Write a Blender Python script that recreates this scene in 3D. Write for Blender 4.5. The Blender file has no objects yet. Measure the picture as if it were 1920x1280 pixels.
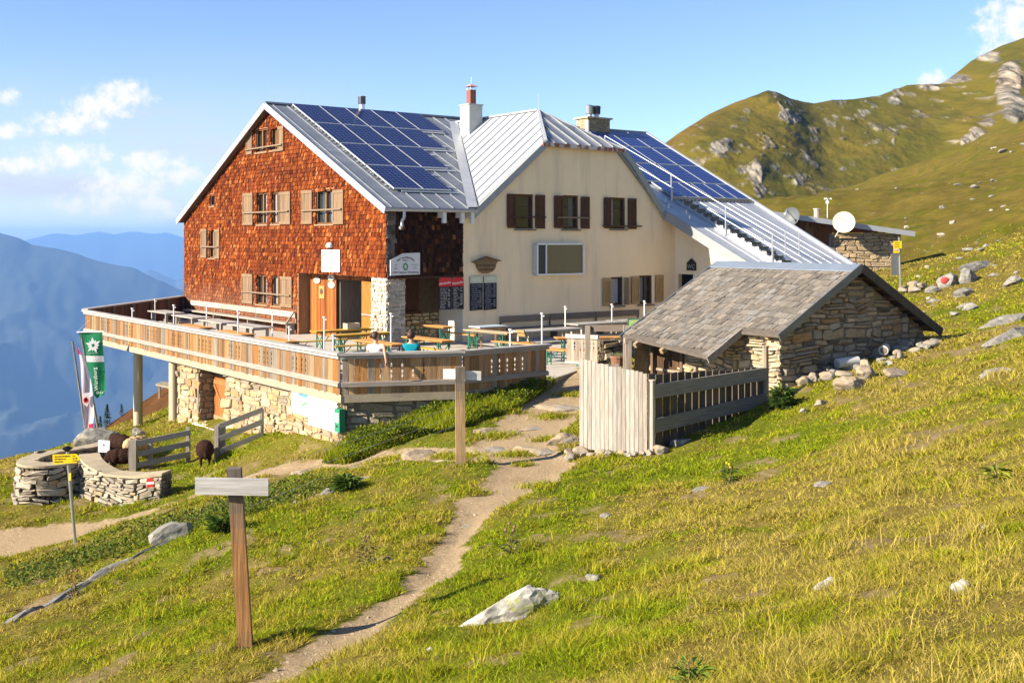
import bpy, bmesh, math, random
import numpy as np
from mathutils import Vector, Matrix, noise as mnoise

# ================================================================ camera, sky, sun, exposure
SC = bpy.context.scene
COL = SC.collection
R = math.radians

cam_d = bpy.data.cameras.new('camera'); cam = bpy.data.objects.new('camera', cam_d); COL.objects.link(cam)
cam.location = (0, 0, 0); cam.rotation_euler = (R(90), 0, 0)
cam_d.sensor_width = 36; cam_d.lens = 36 * 2100 / 1920          # about 39 mm
cam_d.shift_y = -190 / 1920                                       # level camera, lens shifted down (straight verticals)
cam_d.clip_start = 0.1; cam_d.clip_end = 60000
SC.camera = cam

SUN = Vector((-0.915, -0.403, 0)).normalized()
EL = R(27)
SUNV = Vector((SUN.x * math.cos(EL), SUN.y * math.cos(EL), math.sin(EL)))
sd = bpy.data.lights.new('sun', 'SUN'); so = bpy.data.objects.new('sun', sd); COL.objects.link(so)
sd.energy = 5.0; sd.angle = R(0.53); sd.color = (1.0, 0.89, 0.72)
so.rotation_euler = SUNV.to_track_quat('Z', 'Y').to_euler()

SC.view_settings.view_transform = 'Standard'; SC.view_settings.look = 'None'
SC.view_settings.gamma = 1; SC.view_settings.use_curve_mapping = False
SC.view_settings.exposure = 1.42
SC.cycles.max_bounces = 8; SC.cycles.volume_bounces = 0
SC.cycles.use_denoising = True

W = bpy.data.worlds.new('World'); SC.world = W; W.use_nodes = True
def build_world():
    nt = W.node_tree; nt.nodes.clear(); N = nt.nodes; L = nt.links
    def nd(t, **k):
        n = N.new(t)
        for a, b in k.items(): setattr(n, a, b)
        return n
    def mth(op, a, b=None, c=None):
        n = nd('ShaderNodeMath', operation=op)
        for i, v in enumerate((a, b, c)):
            if v is None: continue
            if isinstance(v, (int, float)): n.inputs[i].default_value = v
            else: L.new(v, n.inputs[i])
        return n.outputs[0]
    sky = nd('ShaderNodeTexSky', sky_type='NISHITA', sun_disc=False)
    sky.sun_elevation = EL; sky.sun_rotation = math.atan2(SUN.x, SUN.y)
    sky.altitude = 2200; sky.air_density = 0.9; sky.dust_density = 0.1; sky.ozone_density = 2.5
    bg = nd('ShaderNodeBackground'); bg.inputs[1].default_value = 0.086
    wb = nd('ShaderNodeMix', data_type='RGBA', blend_type='MULTIPLY'); wb.inputs[0].default_value = 1; wb.inputs[7].default_value = (.97, .95, 1, 1)   # daylight white balance
    L.new(sky.outputs[0], wb.inputs[6]); L.new(wb.outputs[2], bg.inputs[0])
    tc = nd('ShaderNodeTexCoord'); sp = nd('ShaderNodeSeparateXYZ'); L.new(tc.outputs['Generated'], sp.inputs[0])
    yy = mth('MAXIMUM', sp.outputs[1], 0.08)
    u = mth('DIVIDE', sp.outputs[0], yy); v = mth('DIVIDE', sp.outputs[2], yy)
    # cumulus over the valley and behind the ridge: bearing, height, half sizes (tangents)
    blobs = [(-.346, .129, .030, .016), (-.368, .119, .034, .014), (-.398, .104, .040, .012), (-.398, .076, .044, .012), (-.437, .067, .034, .010), (-.452, .098, .02, .008),
             (-.325, .070, .036, .010), (-.348, .048, .044, .018), (-.378, .032, .040, .012), (-.318, .030, .024, .014), (-.30, .058, .03, .008), (-.450, .127, .012, .008),
             (.447, .190, .036, .030), (.462, .200, .04, .034), (.436, .180, .022, .02), (.375, .144, .014, .009), (-.27, .022, .02, .006)]
    m = None
    cu = nd('ShaderNodeCombineXYZ'); L.new(u, cu.inputs[0]); L.new(v, cu.inputs[1])
    for (a, b, ra, rb) in blobs:
        e = mth('ADD', mth('POWER', mth('ABSOLUTE', mth('DIVIDE', mth('SUBTRACT', u, a), ra)), 2.0),
                mth('POWER', mth('ABSOLUTE', mth('DIVIDE', mth('SUBTRACT', v, b), rb)), 2.0))
        m = e if m is None else mth('MINIMUM', m, e)
    n1 = nd('ShaderNodeTexNoise'); n1.inputs['Scale'].default_value = 70; n1.inputs['Detail'].default_value = 7; n1.inputs['Roughness'].default_value = .6
    L.new(cu.outputs[0], n1.inputs['Vector'])
    n2 = nd('ShaderNodeTexNoise'); n2.inputs['Scale'].default_value = 1; n2.inputs['Detail'].default_value = 6; n2.inputs['Roughness'].default_value = .55
    mp = nd('ShaderNodeMapping'); mp.inputs['Scale'].default_value = (6, 30, 1); mp.inputs['Rotation'].default_value = (0, 0, -.12)
    L.new(cu.outputs[0], mp.inputs[0]); L.new(mp.outputs[0], n2.inputs['Vector'])
    dens = mth('SUBTRACT', mth('ADD', mth('SUBTRACT', 1.0, m), mth('MULTIPLY', mth('SUBTRACT', n1.outputs[0], .5), 4.4)), 0.2)
    ss = nd('ShaderNodeMapRange', interpolation_type='SMOOTHSTEP'); ss.inputs['From Min'].default_value = -.5; ss.inputs['From Max'].default_value = 1.3
    L.new(dens, ss.inputs['Value'])
    # thin high veil, stronger low down and to the left
    veil = nd('ShaderNodeMapRange', interpolation_type='SMOOTHSTEP'); veil.inputs['From Min'].default_value = .42; veil.inputs['From Max'].default_value = .72
    L.new(n2.outputs[0], veil.inputs['Value'])
    lo = nd('ShaderNodeMapRange', interpolation_type='SMOOTHSTEP'); lo.inputs['From Min'].default_value = .20; lo.inputs['From Max'].default_value = .03
    L.new(v, lo.inputs['Value'])
    le = nd('ShaderNodeMapRange', interpolation_type='SMOOTHSTEP'); le.inputs['From Min'].default_value = -.02; le.inputs['From Max'].default_value = -.30
    L.new(u, le.inputs['Value'])
    lv = mth('MULTIPLY', mth('MULTIPLY', lo.outputs[0], le.outputs[0]), mth('MULTIPLY_ADD', veil.outputs[0], .45, .55))
    cl = nd('ShaderNodeBackground'); cl.inputs[0].default_value = (1, .93, .92, 1); cl.inputs[1].default_value = .46
    hv = nd('ShaderNodeBackground'); hv.inputs[0].default_value = (.84, .84, .90, 1); hv.inputs[1].default_value = .36
    m1 = nd('ShaderNodeMixShader'); L.new(lv, m1.inputs[0]); L.new(bg.outputs[0], m1.inputs[1]); L.new(hv.outputs[0], m1.inputs[2])
    fr = mth('MULTIPLY', ss.outputs[0], .9)
    m2 = nd('ShaderNodeMixShader'); L.new(fr, m2.inputs[0]); L.new(m1.outputs[0], m2.inputs[1]); L.new(cl.outputs[0], m2.inputs[2])
    out = nd('ShaderNodeOutputWorld'); L.new(m2.outputs[0], out.inputs[0])
build_world()

random.seed(11); rng = np.random.default_rng(5)
rnd = random.random
def ru(a, b): return a + (b - a) * random.random()
def jit(c, a, b):
    k = ru(a, b); return (c[0] * k, c[1] * k, c[2] * k)

# ================================================================ materials
MATS = {}
def _mat(name):
    m = bpy.data.materials.new(name); m.use_nodes = True; m.node_tree.nodes.clear(); MATS[name] = m
    return m, m.node_tree.nodes, m.node_tree.links

def pm(name, c1, c2=None, scale=(6, 6, 6), rough=.8, metal=0.0, bump=0.0, bscale=None, detail=5, spec=.3, contrast=(.3, .7), c3=None, s3=(1, 1, 1), t3=(.55, .65), coat=0, trans=0.0, bdist=.02, uvgrid=None, tr_col=None):
    """procedural principled material: two noise-mixed tones, times the per-face colour 'col', an optional stain tone, bump"""
    m, N, L = _mat(name)
    tc = N.new('ShaderNodeTexCoord')
    def noise(sc, det=detail):
        mp = N.new('ShaderNodeMapping'); mp.inputs['Scale'].default_value = sc
        L.new(tc.outputs['Object'], mp.inputs[0])
        n = N.new('ShaderNodeTexNoise'); n.inputs['Scale'].default_value = 1; n.inputs['Detail'].default_value = det; n.inputs['Roughness'].default_value = .6
        L.new(mp.outputs[0], n.inputs['Vector']); return n.outputs[0]
    if c2 is None: c2 = tuple(x * .78 for x in c1)
    n0 = noise(scale)
    mr = N.new('ShaderNodeMapRange'); mr.inputs['From Min'].default_value, mr.inputs['From Max'].default_value = contrast
    L.new(n0, mr.inputs['Value'])
    mx = N.new('ShaderNodeMix'); mx.data_type = 'RGBA'; L.new(mr.outputs[0], mx.inputs[0])
    mx.inputs[6].default_value = (*c1, 1); mx.inputs[7].default_value = (*c2, 1)
    cur = mx.outputs[2]
    if c3 is not None:
        n3 = noise(s3); m3 = N.new('ShaderNodeMapRange'); m3.inputs['From Min'].default_value, m3.inputs['From Max'].default_value = t3
        L.new(n3, m3.inputs['Value'])
        mx3 = N.new('ShaderNodeMix'); mx3.data_type = 'RGBA'; L.new(m3.outputs[0], mx3.inputs[0]); L.new(cur, mx3.inputs[6]); mx3.inputs[7].default_value = (*c3, 1)
        cur = mx3.outputs[2]
    at = N.new('ShaderNodeAttribute'); at.attribute_name = 'col'
    mul = N.new('ShaderNodeMix'); mul.data_type = 'RGBA'; mul.blend_type = 'MULTIPLY'; mul.inputs[0].default_value = 1
    L.new(cur, mul.inputs[6]); L.new(at.outputs['Color'], mul.inputs[7]); cur = mul.outputs[2]
    if uvgrid:
        nx, ny, wd, lc = uvgrid
        uv = N.new('ShaderNodeUVMap'); sp = N.new('ShaderNodeSeparateXYZ'); L.new(uv.outputs[0], sp.inputs[0])
        def line(o, k):
            a = N.new('ShaderNodeMath'); a.operation = 'MULTIPLY'; L.new(o, a.inputs[0]); a.inputs[1].default_value = k
            b = N.new('ShaderNodeMath'); b.operation = 'FRACT'; L.new(a.outputs[0], b.inputs[0])
            c = N.new('ShaderNodeMath'); c.operation = 'LESS_THAN'; L.new(b.outputs[0], c.inputs[0]); c.inputs[1].default_value = wd
            return c.outputs[0]
        mxm = N.new('ShaderNodeMath'); mxm.operation = 'MAXIMUM'; L.new(line(sp.outputs[0], nx), mxm.inputs[0]); L.new(line(sp.outputs[1], ny), mxm.inputs[1])
        g = N.new('ShaderNodeMix'); g.data_type = 'RGBA'; L.new(mxm.outputs[0], g.inputs[0]); L.new(cur, g.inputs[6]); g.inputs[7].default_value = (*lc, 1); cur = g.outputs[2]
    b = N.new('ShaderNodeBsdfPrincipled'); L.new(cur, b.inputs['Base Color'])
    b.inputs['Roughness'].default_value = rough; b.inputs['Metallic'].default_value = metal; b.inputs['Specular IOR Level'].default_value = spec
    if coat: b.inputs['Coat Weight'].default_value = coat
    if bump:
        nb = noise(bscale or scale); bp = N.new('ShaderNodeBump'); bp.inputs['Strength'].default_value = bump; bp.inputs['Distance'].default_value = bdist
        L.new(nb, bp.inputs['Height']); L.new(bp.outputs[0], b.inputs['Normal'])
    o = N.new('ShaderNodeOutputMaterial')
    if trans:
        t = N.new('ShaderNodeBsdfTranslucent'); L.new(cur, t.inputs[0])
        s = N.new('ShaderNodeMixShader'); s.inputs[0].default_value = trans; L.new(b.outputs[0], s.inputs[1]); L.new(t.outputs[0], s.inputs[2]); L.new(s.outputs[0], o.inputs[0])
    else: L.new(b.outputs[0], o.inputs[0])
    return m

W1 = (1, 1, 1)
pm('shingle', (1, 1, 1), (.62, .55, .5), (22, 22, 2.5), .9, bump=.3, spec=.08)
pm('wood', (.90, .87, .83), (.50, .47, .44), (28, 28, 2), .85, bump=.35, spec=.15)           # grain up
pm('wood_x', (1, 1, 1), (.62, .6, .58), (2, 2, 30), .8, bump=.35)          # grain along
pm('wood_roof', (.62, .60, .58), (.36, .35, .34), (14, 14, 14), .85, bump=.3)
pm('stone', (.95, .90, .82), (.62, .57, .5), (7, 7, 12), .9, bump=.7, bscale=(18, 18, 30), c3=(.55, .42, .28), s3=(2.2, 2.2, 4), t3=(.58, .72))
pm('mortar', (.30, .245, .165), (.17, .14, .10), (5, 5, 5), .95, bump=.5, bscale=(30, 30, 30))
pm('plaster', (.88, .71, .47), (.80, .645, .42), (.9, .9, .6), .9, bump=.25, bscale=(14, 14, 14), c3=(.60, .49, .345), s3=(1.5, 1.5, .16), t3=(.52, .80))
pm('white_plaster', (.72, .68, .56), (.66, .62, .5), (2, 2, 2), .9, bump=.1, bscale=(20, 20, 20))
pm('concrete', (.38, .31, .215), (.28, .235, .165), (3, 3, 3), .9, bump=.3, bscale=(25, 25, 25), c3=(.24, .20, .15), s3=(1, 1, 6), t3=(.58, .75))
pm('deck', (.46, .42, .36), (.38, .35, .30), (2, 2, 2), .9, bump=.2, bscale=(20, 20, 20))
pm('column', (.52, .43, .275), (.46, .385, .25), (2, 2, 1), .85)
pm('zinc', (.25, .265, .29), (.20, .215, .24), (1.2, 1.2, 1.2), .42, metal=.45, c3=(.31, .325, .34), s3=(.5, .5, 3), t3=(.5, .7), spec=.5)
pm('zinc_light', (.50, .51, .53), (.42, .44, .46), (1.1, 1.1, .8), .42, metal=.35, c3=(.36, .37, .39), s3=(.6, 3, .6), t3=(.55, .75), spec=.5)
pm('fascia', (.34, .36, .37), (.27, .29, .30), (3, 3, 3), .5, metal=.4)
pm('rust', (.25, .09, .06), (.55, .52, .47), (5, 5, 2), .7, contrast=(.45, .58))
pm('steel', (.62, .63, .64), (.55, .56, .57), (8, 8, 8), .35, metal=.7)
pm('white_metal', (.80, .80, .78), (.74, .74, .73), (5, 5, 5), .4)
pm('dark_metal', (.03, .03, .035), (.05, .05, .05), (9, 9, 9), .5, metal=.3)
pm('solar', (.006, .010, .055), (.009, .016, .08), (1.5, 1.5, 1.5), .16, spec=.16, uvgrid=(6, 10, .07, (.10, .13, .24)))
pm('solar_fine', (.010, .025, .15), (.008, .02, .12), (1.5, 1.5, 1.5), .16, spec=.16, uvgrid=(5, 6, .08, (.07, .10, .22)))
pm('glass', (.015, .017, .018), (.04, .042, .04), (.9, .9, .9), .06, spec=.8)
pm('paint', (1, 1, 1), (.93, .93, .93), (4, 4, 4), .5)
pm('matte', (1, 1, 1), (.9, .9, .9), (10, 10, 10), .9)
pm('dark', (.012, .010, .008), (.02, .016, .012), (3, 3, 3), .9)
pm('brick', (.26, .10, .07), (.18, .07, .05), (9, 9, 14), .85)
pm('chimney_render', (.46, .46, .41), (.40, .41, .37), (3, 3, 3), .9, bump=.2)
pm('rock', (.25, .235, .205), (.13, .122, .11), (3, 3, 5), .9, bump=.8, bscale=(9, 9, 16), c3=(.33, .31, .24), s3=(4, 4, 4), t3=(.52, .62), contrast=(.35, .65))
pm('lichen_rock', (.44, .42, .37), (.17, .16, .145), (4, 4, 6), .9, bump=.8, bscale=(10, 10, 14), c3=(.27, .28, .10), s3=(5, 5, 5), t3=(.55, .63), contrast=(.4, .62))
pm('tan_rock', (.34, .265, .175), (.21, .165, .115), (3, 3, 5), .95, bump=.7, bscale=(9, 9, 14), c3=(.27, .255, .225), s3=(2, 2, 2), t3=(.52, .66))
pm('wool', (.045, .020, .012), (.02, .010, .007), (22, 22, 22), 1, bump=1, bscale=(40, 40, 40), spec=.1)
pm('pale_wool', (.50, .36, .20), (.40, .28, .15), (22, 22, 22), 1, bump=1, bscale=(40, 40, 40), spec=.1)
pm('skin', (.55, .30, .20), (.50, .27, .18), (9, 9, 9), .55)
pm('hair', (.035, .016, .010), (.07, .03, .018), (60, 60, 12), .5)
pm('cloth', (1, 1, 1), (.86, .86, .86), (12, 12, 12), .95)
pm('flag', (1, 1, 1), (.93, .93, .93), (3, 3, 3), .8, trans=.35)
pm('leaf', (1, 1, 1), (.75, .8, .7), (6, 6, 6), .7, trans=.3, spec=.08)
pm('grass_blade', (1, 1, 1), (.85, .85, .85), (3, 3, 3), .8, trans=.35, spec=.04)
pm('mountain_grass', (.70, .70, .66), (.48, .49, .44), (.09, .09, .16), .95, spec=.05, bump=.55, bscale=(.42, .42, .6), bdist=.9, detail=9, c3=(.86, .76, .62), s3=(.03, .03, .05), t3=(.45, .7))
pm('far_forest', (.022, .032, .026), (.04, .05, .036), (.0022, .0022, .004), 1, detail=8, c3=(.06, .065, .05), s3=(.0011, .0011, .002), t3=(.55, .68))

# ================================================================ builders
ORG = {}
class MB:
    def __init__(s): s.v = []; s.f = []; s.c = []; s.m = []
    def face(s, pts, col=W1, m=0):
        i = len(s.v); s.v.extend([tuple(p) for p in pts]); s.f.append(tuple(range(i, i + len(pts)))); s.c.append(col); s.m.append(m)
    def box(s, o, a, b, c, col=W1, m=0):
        o, a, b, c = map(Vector, (o, a, b, c))
        P = [o, o + a, o + a + b, o + b, o + c, o + a + c, o + a + b + c, o + b + c]
        i = len(s.v); s.v.extend([tuple(p) for p in P])
        for q in ((0, 3, 2, 1), (4, 5, 6, 7), (0, 1, 5, 4), (1, 2, 6, 5), (2, 3, 7, 6), (3, 0, 4, 7)):
            s.f.append(tuple(i + k for k in q)); s.c.append(col); s.m.append(m)
    def cbox(s, c, x, y, z, col=W1, m=0):
        s.box((c[0] - x / 2, c[1] - y / 2, c[2] - z / 2), (x, 0, 0), (0, y, 0), (0, 0, z), col, m)
    def bar(s, p0, p1, w, h, col=W1, m=0, up=(0, 0, 1)):
        """rectangular bar from p0 to p1; w sideways, h along up"""
        p0, p1 = Vector(p0), Vector(p1); d = (p1 - p0).normalized(); up = Vector(up)
        if abs(d.dot(up)) > .95: up = Vector((0, 1, 0))
        sd_ = d.cross(up).normalized(); u2 = sd_.cross(d).normalized()
        s.box(p0 - sd_ * w / 2 - u2 * h / 2, p1 - p0, sd_ * w, u2 * h, col, m)
    def tube(s, p0, p1, r0, r1=None, n=8, col=W1, m=0, caps=True):
        p0, p1 = Vector(p0), Vector(p1); r1 = r0 if r1 is None else r1
        d = (p1 - p0).normalized(); a = d.orthogonal().normalized(); b = d.cross(a)
        i = len(s.v)
        for p, r in ((p0, r0), (p1, r1)):
            for k in range(n):
                t = 2 * math.pi * k / n; s.v.append(tuple(p + (a * math.cos(t) + b * math.sin(t)) * r))
        for k in range(n):
            s.f.append((i + k, i + (k + 1) % n, i + n + (k + 1) % n, i + n + k)); s.c.append(col); s.m.append(m)
        if caps:
            s.f.append(tuple(i + k for k in range(n))[::-1]); s.c.append(col); s.m.append(m)
            s.f.append(tuple(i + n + k for k in range(n))); s.c.append(col); s.m.append(m)
    def path(s, pts, r, n=6, col=W1, m=0):
        for a, b in zip(pts[:-1], pts[1:]): s.tube(a, b, r, r, n, col, m)
    def prism(s, pts, vec, col=W1, m=0):
        vec = Vector(vec); A = [Vector(p) for p in pts]; B = [p + vec for p in A]; n = len(A)
        s.face(A[::-1], col, m); s.face(B, col, m)
        for k in range(n): s.face((A[k], A[(k + 1) % n], B[(k + 1) % n], B[k]), col, m)
    def build(s, name, mat, parent=None, smooth=False, base=None):
        mats = mat if isinstance(mat, (list, tuple)) else [mat]
        if parent is not None: L0 = ORG[parent.name]
        elif base is not None: L0 = Vector(base)
        else:
            a = np.array(s.v); L0 = Vector(((a[:, 0].min() + a[:, 0].max()) / 2, (a[:, 1].min() + a[:, 1].max()) / 2, a[:, 2].min()))
        me = bpy.data.meshes.new(name)
        me.from_pydata([(p[0] - L0[0], p[1] - L0[1], p[2] - L0[2]) for p in s.v], [], s.f)
        for x in mats: me.materials.append(MATS[x])
        if len(mats) > 1: me.polygons.foreach_set('material_index', s.m)
        at = me.attributes.new('col', 'FLOAT_COLOR', 'FACE')
        at.data.foreach_set('color', np.array([(c[0], c[1], c[2], 1.0) for c in s.c], np.float32).ravel())
        uv = me.uv_layers.new(name='UVMap')
        Q = ((0, 0), (1, 0), (1, 1), (0, 1)); buf = []
        for f in s.f:
            if len(f) == 4: buf.extend(Q)
            else: buf.extend([(0, 0)] * len(f))
        uv.data.foreach_set('uv', np.array(buf, np.float32).ravel())
        if smooth: me.polygons.foreach_set('use_smooth', [True] * len(me.polygons))
        me.update()
        return link(name, me, parent, L0)

def link(name, me, parent, L0):
    o = bpy.data.objects.new(name, me); COL.objects.link(o)
    if parent is not None: o.parent = parent
    else: o.location = L0
    ORG[o.name] = Vector(L0)
    return o

def tag(o, label, cat, group=None):
    o['label'] = label; o['category'] = cat
    if group: o['group'] = group
    return o
def thing(name, label, cat, loc=(0, 0, 0), group=None):
    o = bpy.data.objects.new(name, None); COL.objects.link(o); o.location = loc; o.empty_display_size = .3
    ORG[o.name] = Vector(loc)
    return tag(o, label, cat, group)
def kind(o, k): o['kind'] = k; return o
def dup(root, loc, rz, label, group=None):
    r = root.copy(); COL.objects.link(r); r.location = loc; r.rotation_euler = (0, 0, rz); r['label'] = label
    if group: r['group'] = group
    for ch in list(root.children):
        c = ch.copy(); COL.objects.link(c); c.parent = r
        for g in list(ch.children):
            d = g.copy(); COL.objects.link(d); d.parent = c
    return r

def mesh_np(name, V, nf, loops, cols, mat, parent=None, kind_=None, smooth=False, L0=(0, 0, 0), mats=None, pattr=None):
    """fast mesh from numpy: nf = vertices per face, cols per face"""
    me = bpy.data.meshes.new(name)
    me.vertices.add(len(V)); me.vertices.foreach_set('co', np.asarray(V, np.float32).ravel())
    me.loops.add(len(loops)); me.loops.foreach_set('vertex_index', np.asarray(loops, np.int32))
    nf = np.asarray(nf, np.int32); st = np.zeros(len(nf), np.int32); st[1:] = np.cumsum(nf)[:-1]
    me.polygons.add(len(nf)); me.polygons.foreach_set('loop_start', st)
    try: me.polygons.foreach_set('loop_total', nf)
    except Exception: pass
    if smooth: me.polygons.foreach_set('use_smooth', np.ones(len(nf), bool))
    me.update(calc_edges=True)
    if cols is not None:
        at = me.attributes.new('col', 'FLOAT_COLOR', 'FACE')
        at.data.foreach_set('color', np.c_[np.asarray(cols, np.float32), np.ones(len(nf), np.float32)].ravel())
    if pattr:
        for k, a in pattr.items():
            if a.ndim == 2:
                at = me.attributes.new(k, 'FLOAT_COLOR', 'POINT'); at.data.foreach_set('color', np.c_[a, np.ones(len(a))].astype(np.float32).ravel())
            else:
                at = me.attributes.new(k, 'FLOAT', 'POINT'); at.data.foreach_set('value', a.astype(np.float32))
    me.materials.append(MATS[mat])
    o = link(name, me, parent, Vector(L0))
    if kind_: o['kind'] = kind_
    return o

def grid_mesh(name, X, Y, Z, mat, kind_='structure', pattr=None, parent=None):
    n, m = X.shape
    V = np.stack([X, Y, Z], -1).reshape(-1, 3)
    i = (np.arange(n - 1)[:, None] * m + np.arange(m - 1)[None]).ravel()
    loops = np.stack([i, i + 1, i + m + 1, i + m], -1).ravel()
    return mesh_np(name, V, np.full(len(i), 4), loops, None, mat, parent, kind_, True, pattr=pattr)

def text(mb_parent, s, origin, right, up, size, col, name='lettering', mat='paint', depth=.004, align='CENTER'):
    """flat letters on a sign: origin = anchor point of the baseline"""
    cu = bpy.data.curves.new('letters', 'FONT'); cu.body = s; cu.size = size; cu.align_x = align; cu.resolution_u = 2; cu.extrude = depth / 2
    tmp = bpy.data.objects.new('letters', cu); COL.objects.link(tmp)
    dg = bpy.context.evaluated_depsgraph_get(); me = bpy.data.meshes.new_from_object(tmp.evaluated_get(dg))
    bpy.data.objects.remove(tmp); bpy.data.curves.remove(cu)
    right = Vector(right).normalized(); up = Vector(up).normalized(); nrm = right.cross(up)
    L0 = ORG[mb_parent.name]; o0 = Vector(origin) - L0
    for v in me.vertices: v.co = o0 + right * v.co.x + up * v.co.y + nrm * v.co.z
    at = me.attributes.new('col', 'FLOAT_COLOR', 'FACE'); n = len(me.polygons)
    at.data.foreach_set('color', np.tile(np.array([*col, 1], np.float32), n))
    me.materials.clear(); me.materials.append(MATS[mat])
    me.name = name
    return link(name, me, mb_parent, L0)

def skin_mesh(verts, edges, radii, sub=2, root=0):
    """a continuous body grown on a skeleton; returns a mesh"""
    me = bpy.data.meshes.new('skeleton'); me.from_pydata(verts, edges, [])
    o = bpy.data.objects.new('skeleton', me); COL.objects.link(o)
    o.modifiers.new('skin', 'SKIN'); 
    lay = me.skin_vertices[0].data if me.skin_vertices else None
    for i, r in enumerate(radii):
        rr = r if isinstance(r, tuple) else (r, r)
        lay[i].radius = rr; lay[i].use_root = (i == root)
    md = o.modifiers.new('sub', 'SUBSURF'); md.levels = sub; md.render_levels = sub
    dg = bpy.context.evaluated_depsgraph_get(); dg.update()
    out = bpy.data.meshes.new_from_object(o.evaluated_get(dg))
    bpy.data.objects.remove(o); bpy.data.meshes.remove(me)
    return out
def finish_mesh(me, name, mat, parent, L0, col=W1, smooth=True):
    for a in list(me.attributes):
        if a.name == 'col': me.attributes.remove(a)
    at = me.attributes.new('col', 'FLOAT_COLOR', 'FACE'); at.data.foreach_set('color', np.tile(np.array([*col, 1], np.float32), len(me.polygons)))
    me.materials.clear(); me.materials.append(MATS[mat]); me.name = name
    if smooth: me.polygons.foreach_set('use_smooth', [True] * len(me.polygons))
    return link(name, me, parent, L0)

def rock(name, loc, size, mat, label=None, cat='rock', group=None, rz=0.0, seed=0, tilt=(0, 0), sub=3, flat=.55, parent=None):
    """an angular stone: a sphere cut by random planes, then roughened"""
    bm = bmesh.new(); bmesh.ops.create_icosphere(bm, subdivisions=sub, radius=1)
    rs = random.Random(seed * 7 + 3)
    planes = []
    for k in range(9):
        n = Vector((rs.gauss(0, 1), rs.gauss(0, 1), rs.gauss(0, .8))).normalized(); planes.append((n, rs.uniform(flat, .95)))
    off = Vector((seed * 3.1, seed * 1.7, seed * .9))
    M = Matrix.Rotation(rz, 3, 'Z') @ Matrix.Rotation(tilt[0], 3, 'X') @ Matrix.Rotation(tilt[1], 3, 'Y')
    for v in bm.verts:
        p = v.co.copy()
        for n, d in planes:
            e = p.dot(n) - d
            if e > 0: p -= n * e * .92
        p *= 1 + .16 * mnoise.noise(p * 2.2 + off) + .06 * mnoise.noise(p * 6 + off)
        v.co = M @ Vector((p.x * size[0] / 2, p.y * size[1] / 2, p.z * size[2] / 2))
    me = bpy.data.meshes.new(name); bm.to_mesh(me); bm.free()
    L0 = Vector(loc)
    if parent is not None:
        d = L0 - ORG[parent.name]
        for v in me.vertices: v.co += d
        L0 = ORG[parent.name]
    o = finish_mesh(me, name, mat, parent, L0, smooth=False)
    if label: tag(o, label, cat, group)
    return o

# ---- surface patterns made of real pieces
def inside_holes(a, z, holes, pad=0.0):
    return any(h[0] - pad < a < h[1] + pad and h[2] - pad < z < h[3] + pad for h in holes)
def shingles(mb, P, a0, a1, z0, z1, top, holes, pal, w=(.09, .17), h=.17, thick=.036, bottom=None):
    """P(a, z, out) -> point; overlapping rows of split shingles"""
    z = z0; row = 0
    while z < z1:
        a = a0 + ru(-.1, 0)
        while a < a1:
            ww = ru(*w); x0, x1 = max(a, a0), min(a + ww - .006, a1); xc = (x0 + x1) / 2; a += ww
            if x1 - x0 < .03: continue
            zt = min(z + h * 1.25, top(xc))
            zb = z + ru(-.018, .018)
            if bottom is not None: zb = max(zb, bottom(xc))
            if zt - zb < .05: continue
            if inside_holes(xc, (zb + min(zt, zb + h)) / 2, holes, .0): continue
            for hh in holes:
                if hh[0] < xc < hh[1]:
                    if zt > hh[2] and zb < hh[2]: zt = min(zt, hh[2])
            if zt - zb < .04: continue
            t = thick * ru(.7, 1.5); tl = ru(-.004, .004); c = pal(xc, z)
            A = [P(x0, zt, .004), P(x1, zt, .004), P(x1, zb, t + tl), P(x0, zb, t - tl)]
            Bk = [P(x1, zb, 0), P(x0, zb, 0)]
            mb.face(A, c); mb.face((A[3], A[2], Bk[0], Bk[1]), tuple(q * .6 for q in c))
            mb.face((A[0], A[3], Bk[1]), c); mb.face((A[1], A[2], Bk[0]), c)
        z += h * ru(.94, 1.06); row += 1

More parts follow.
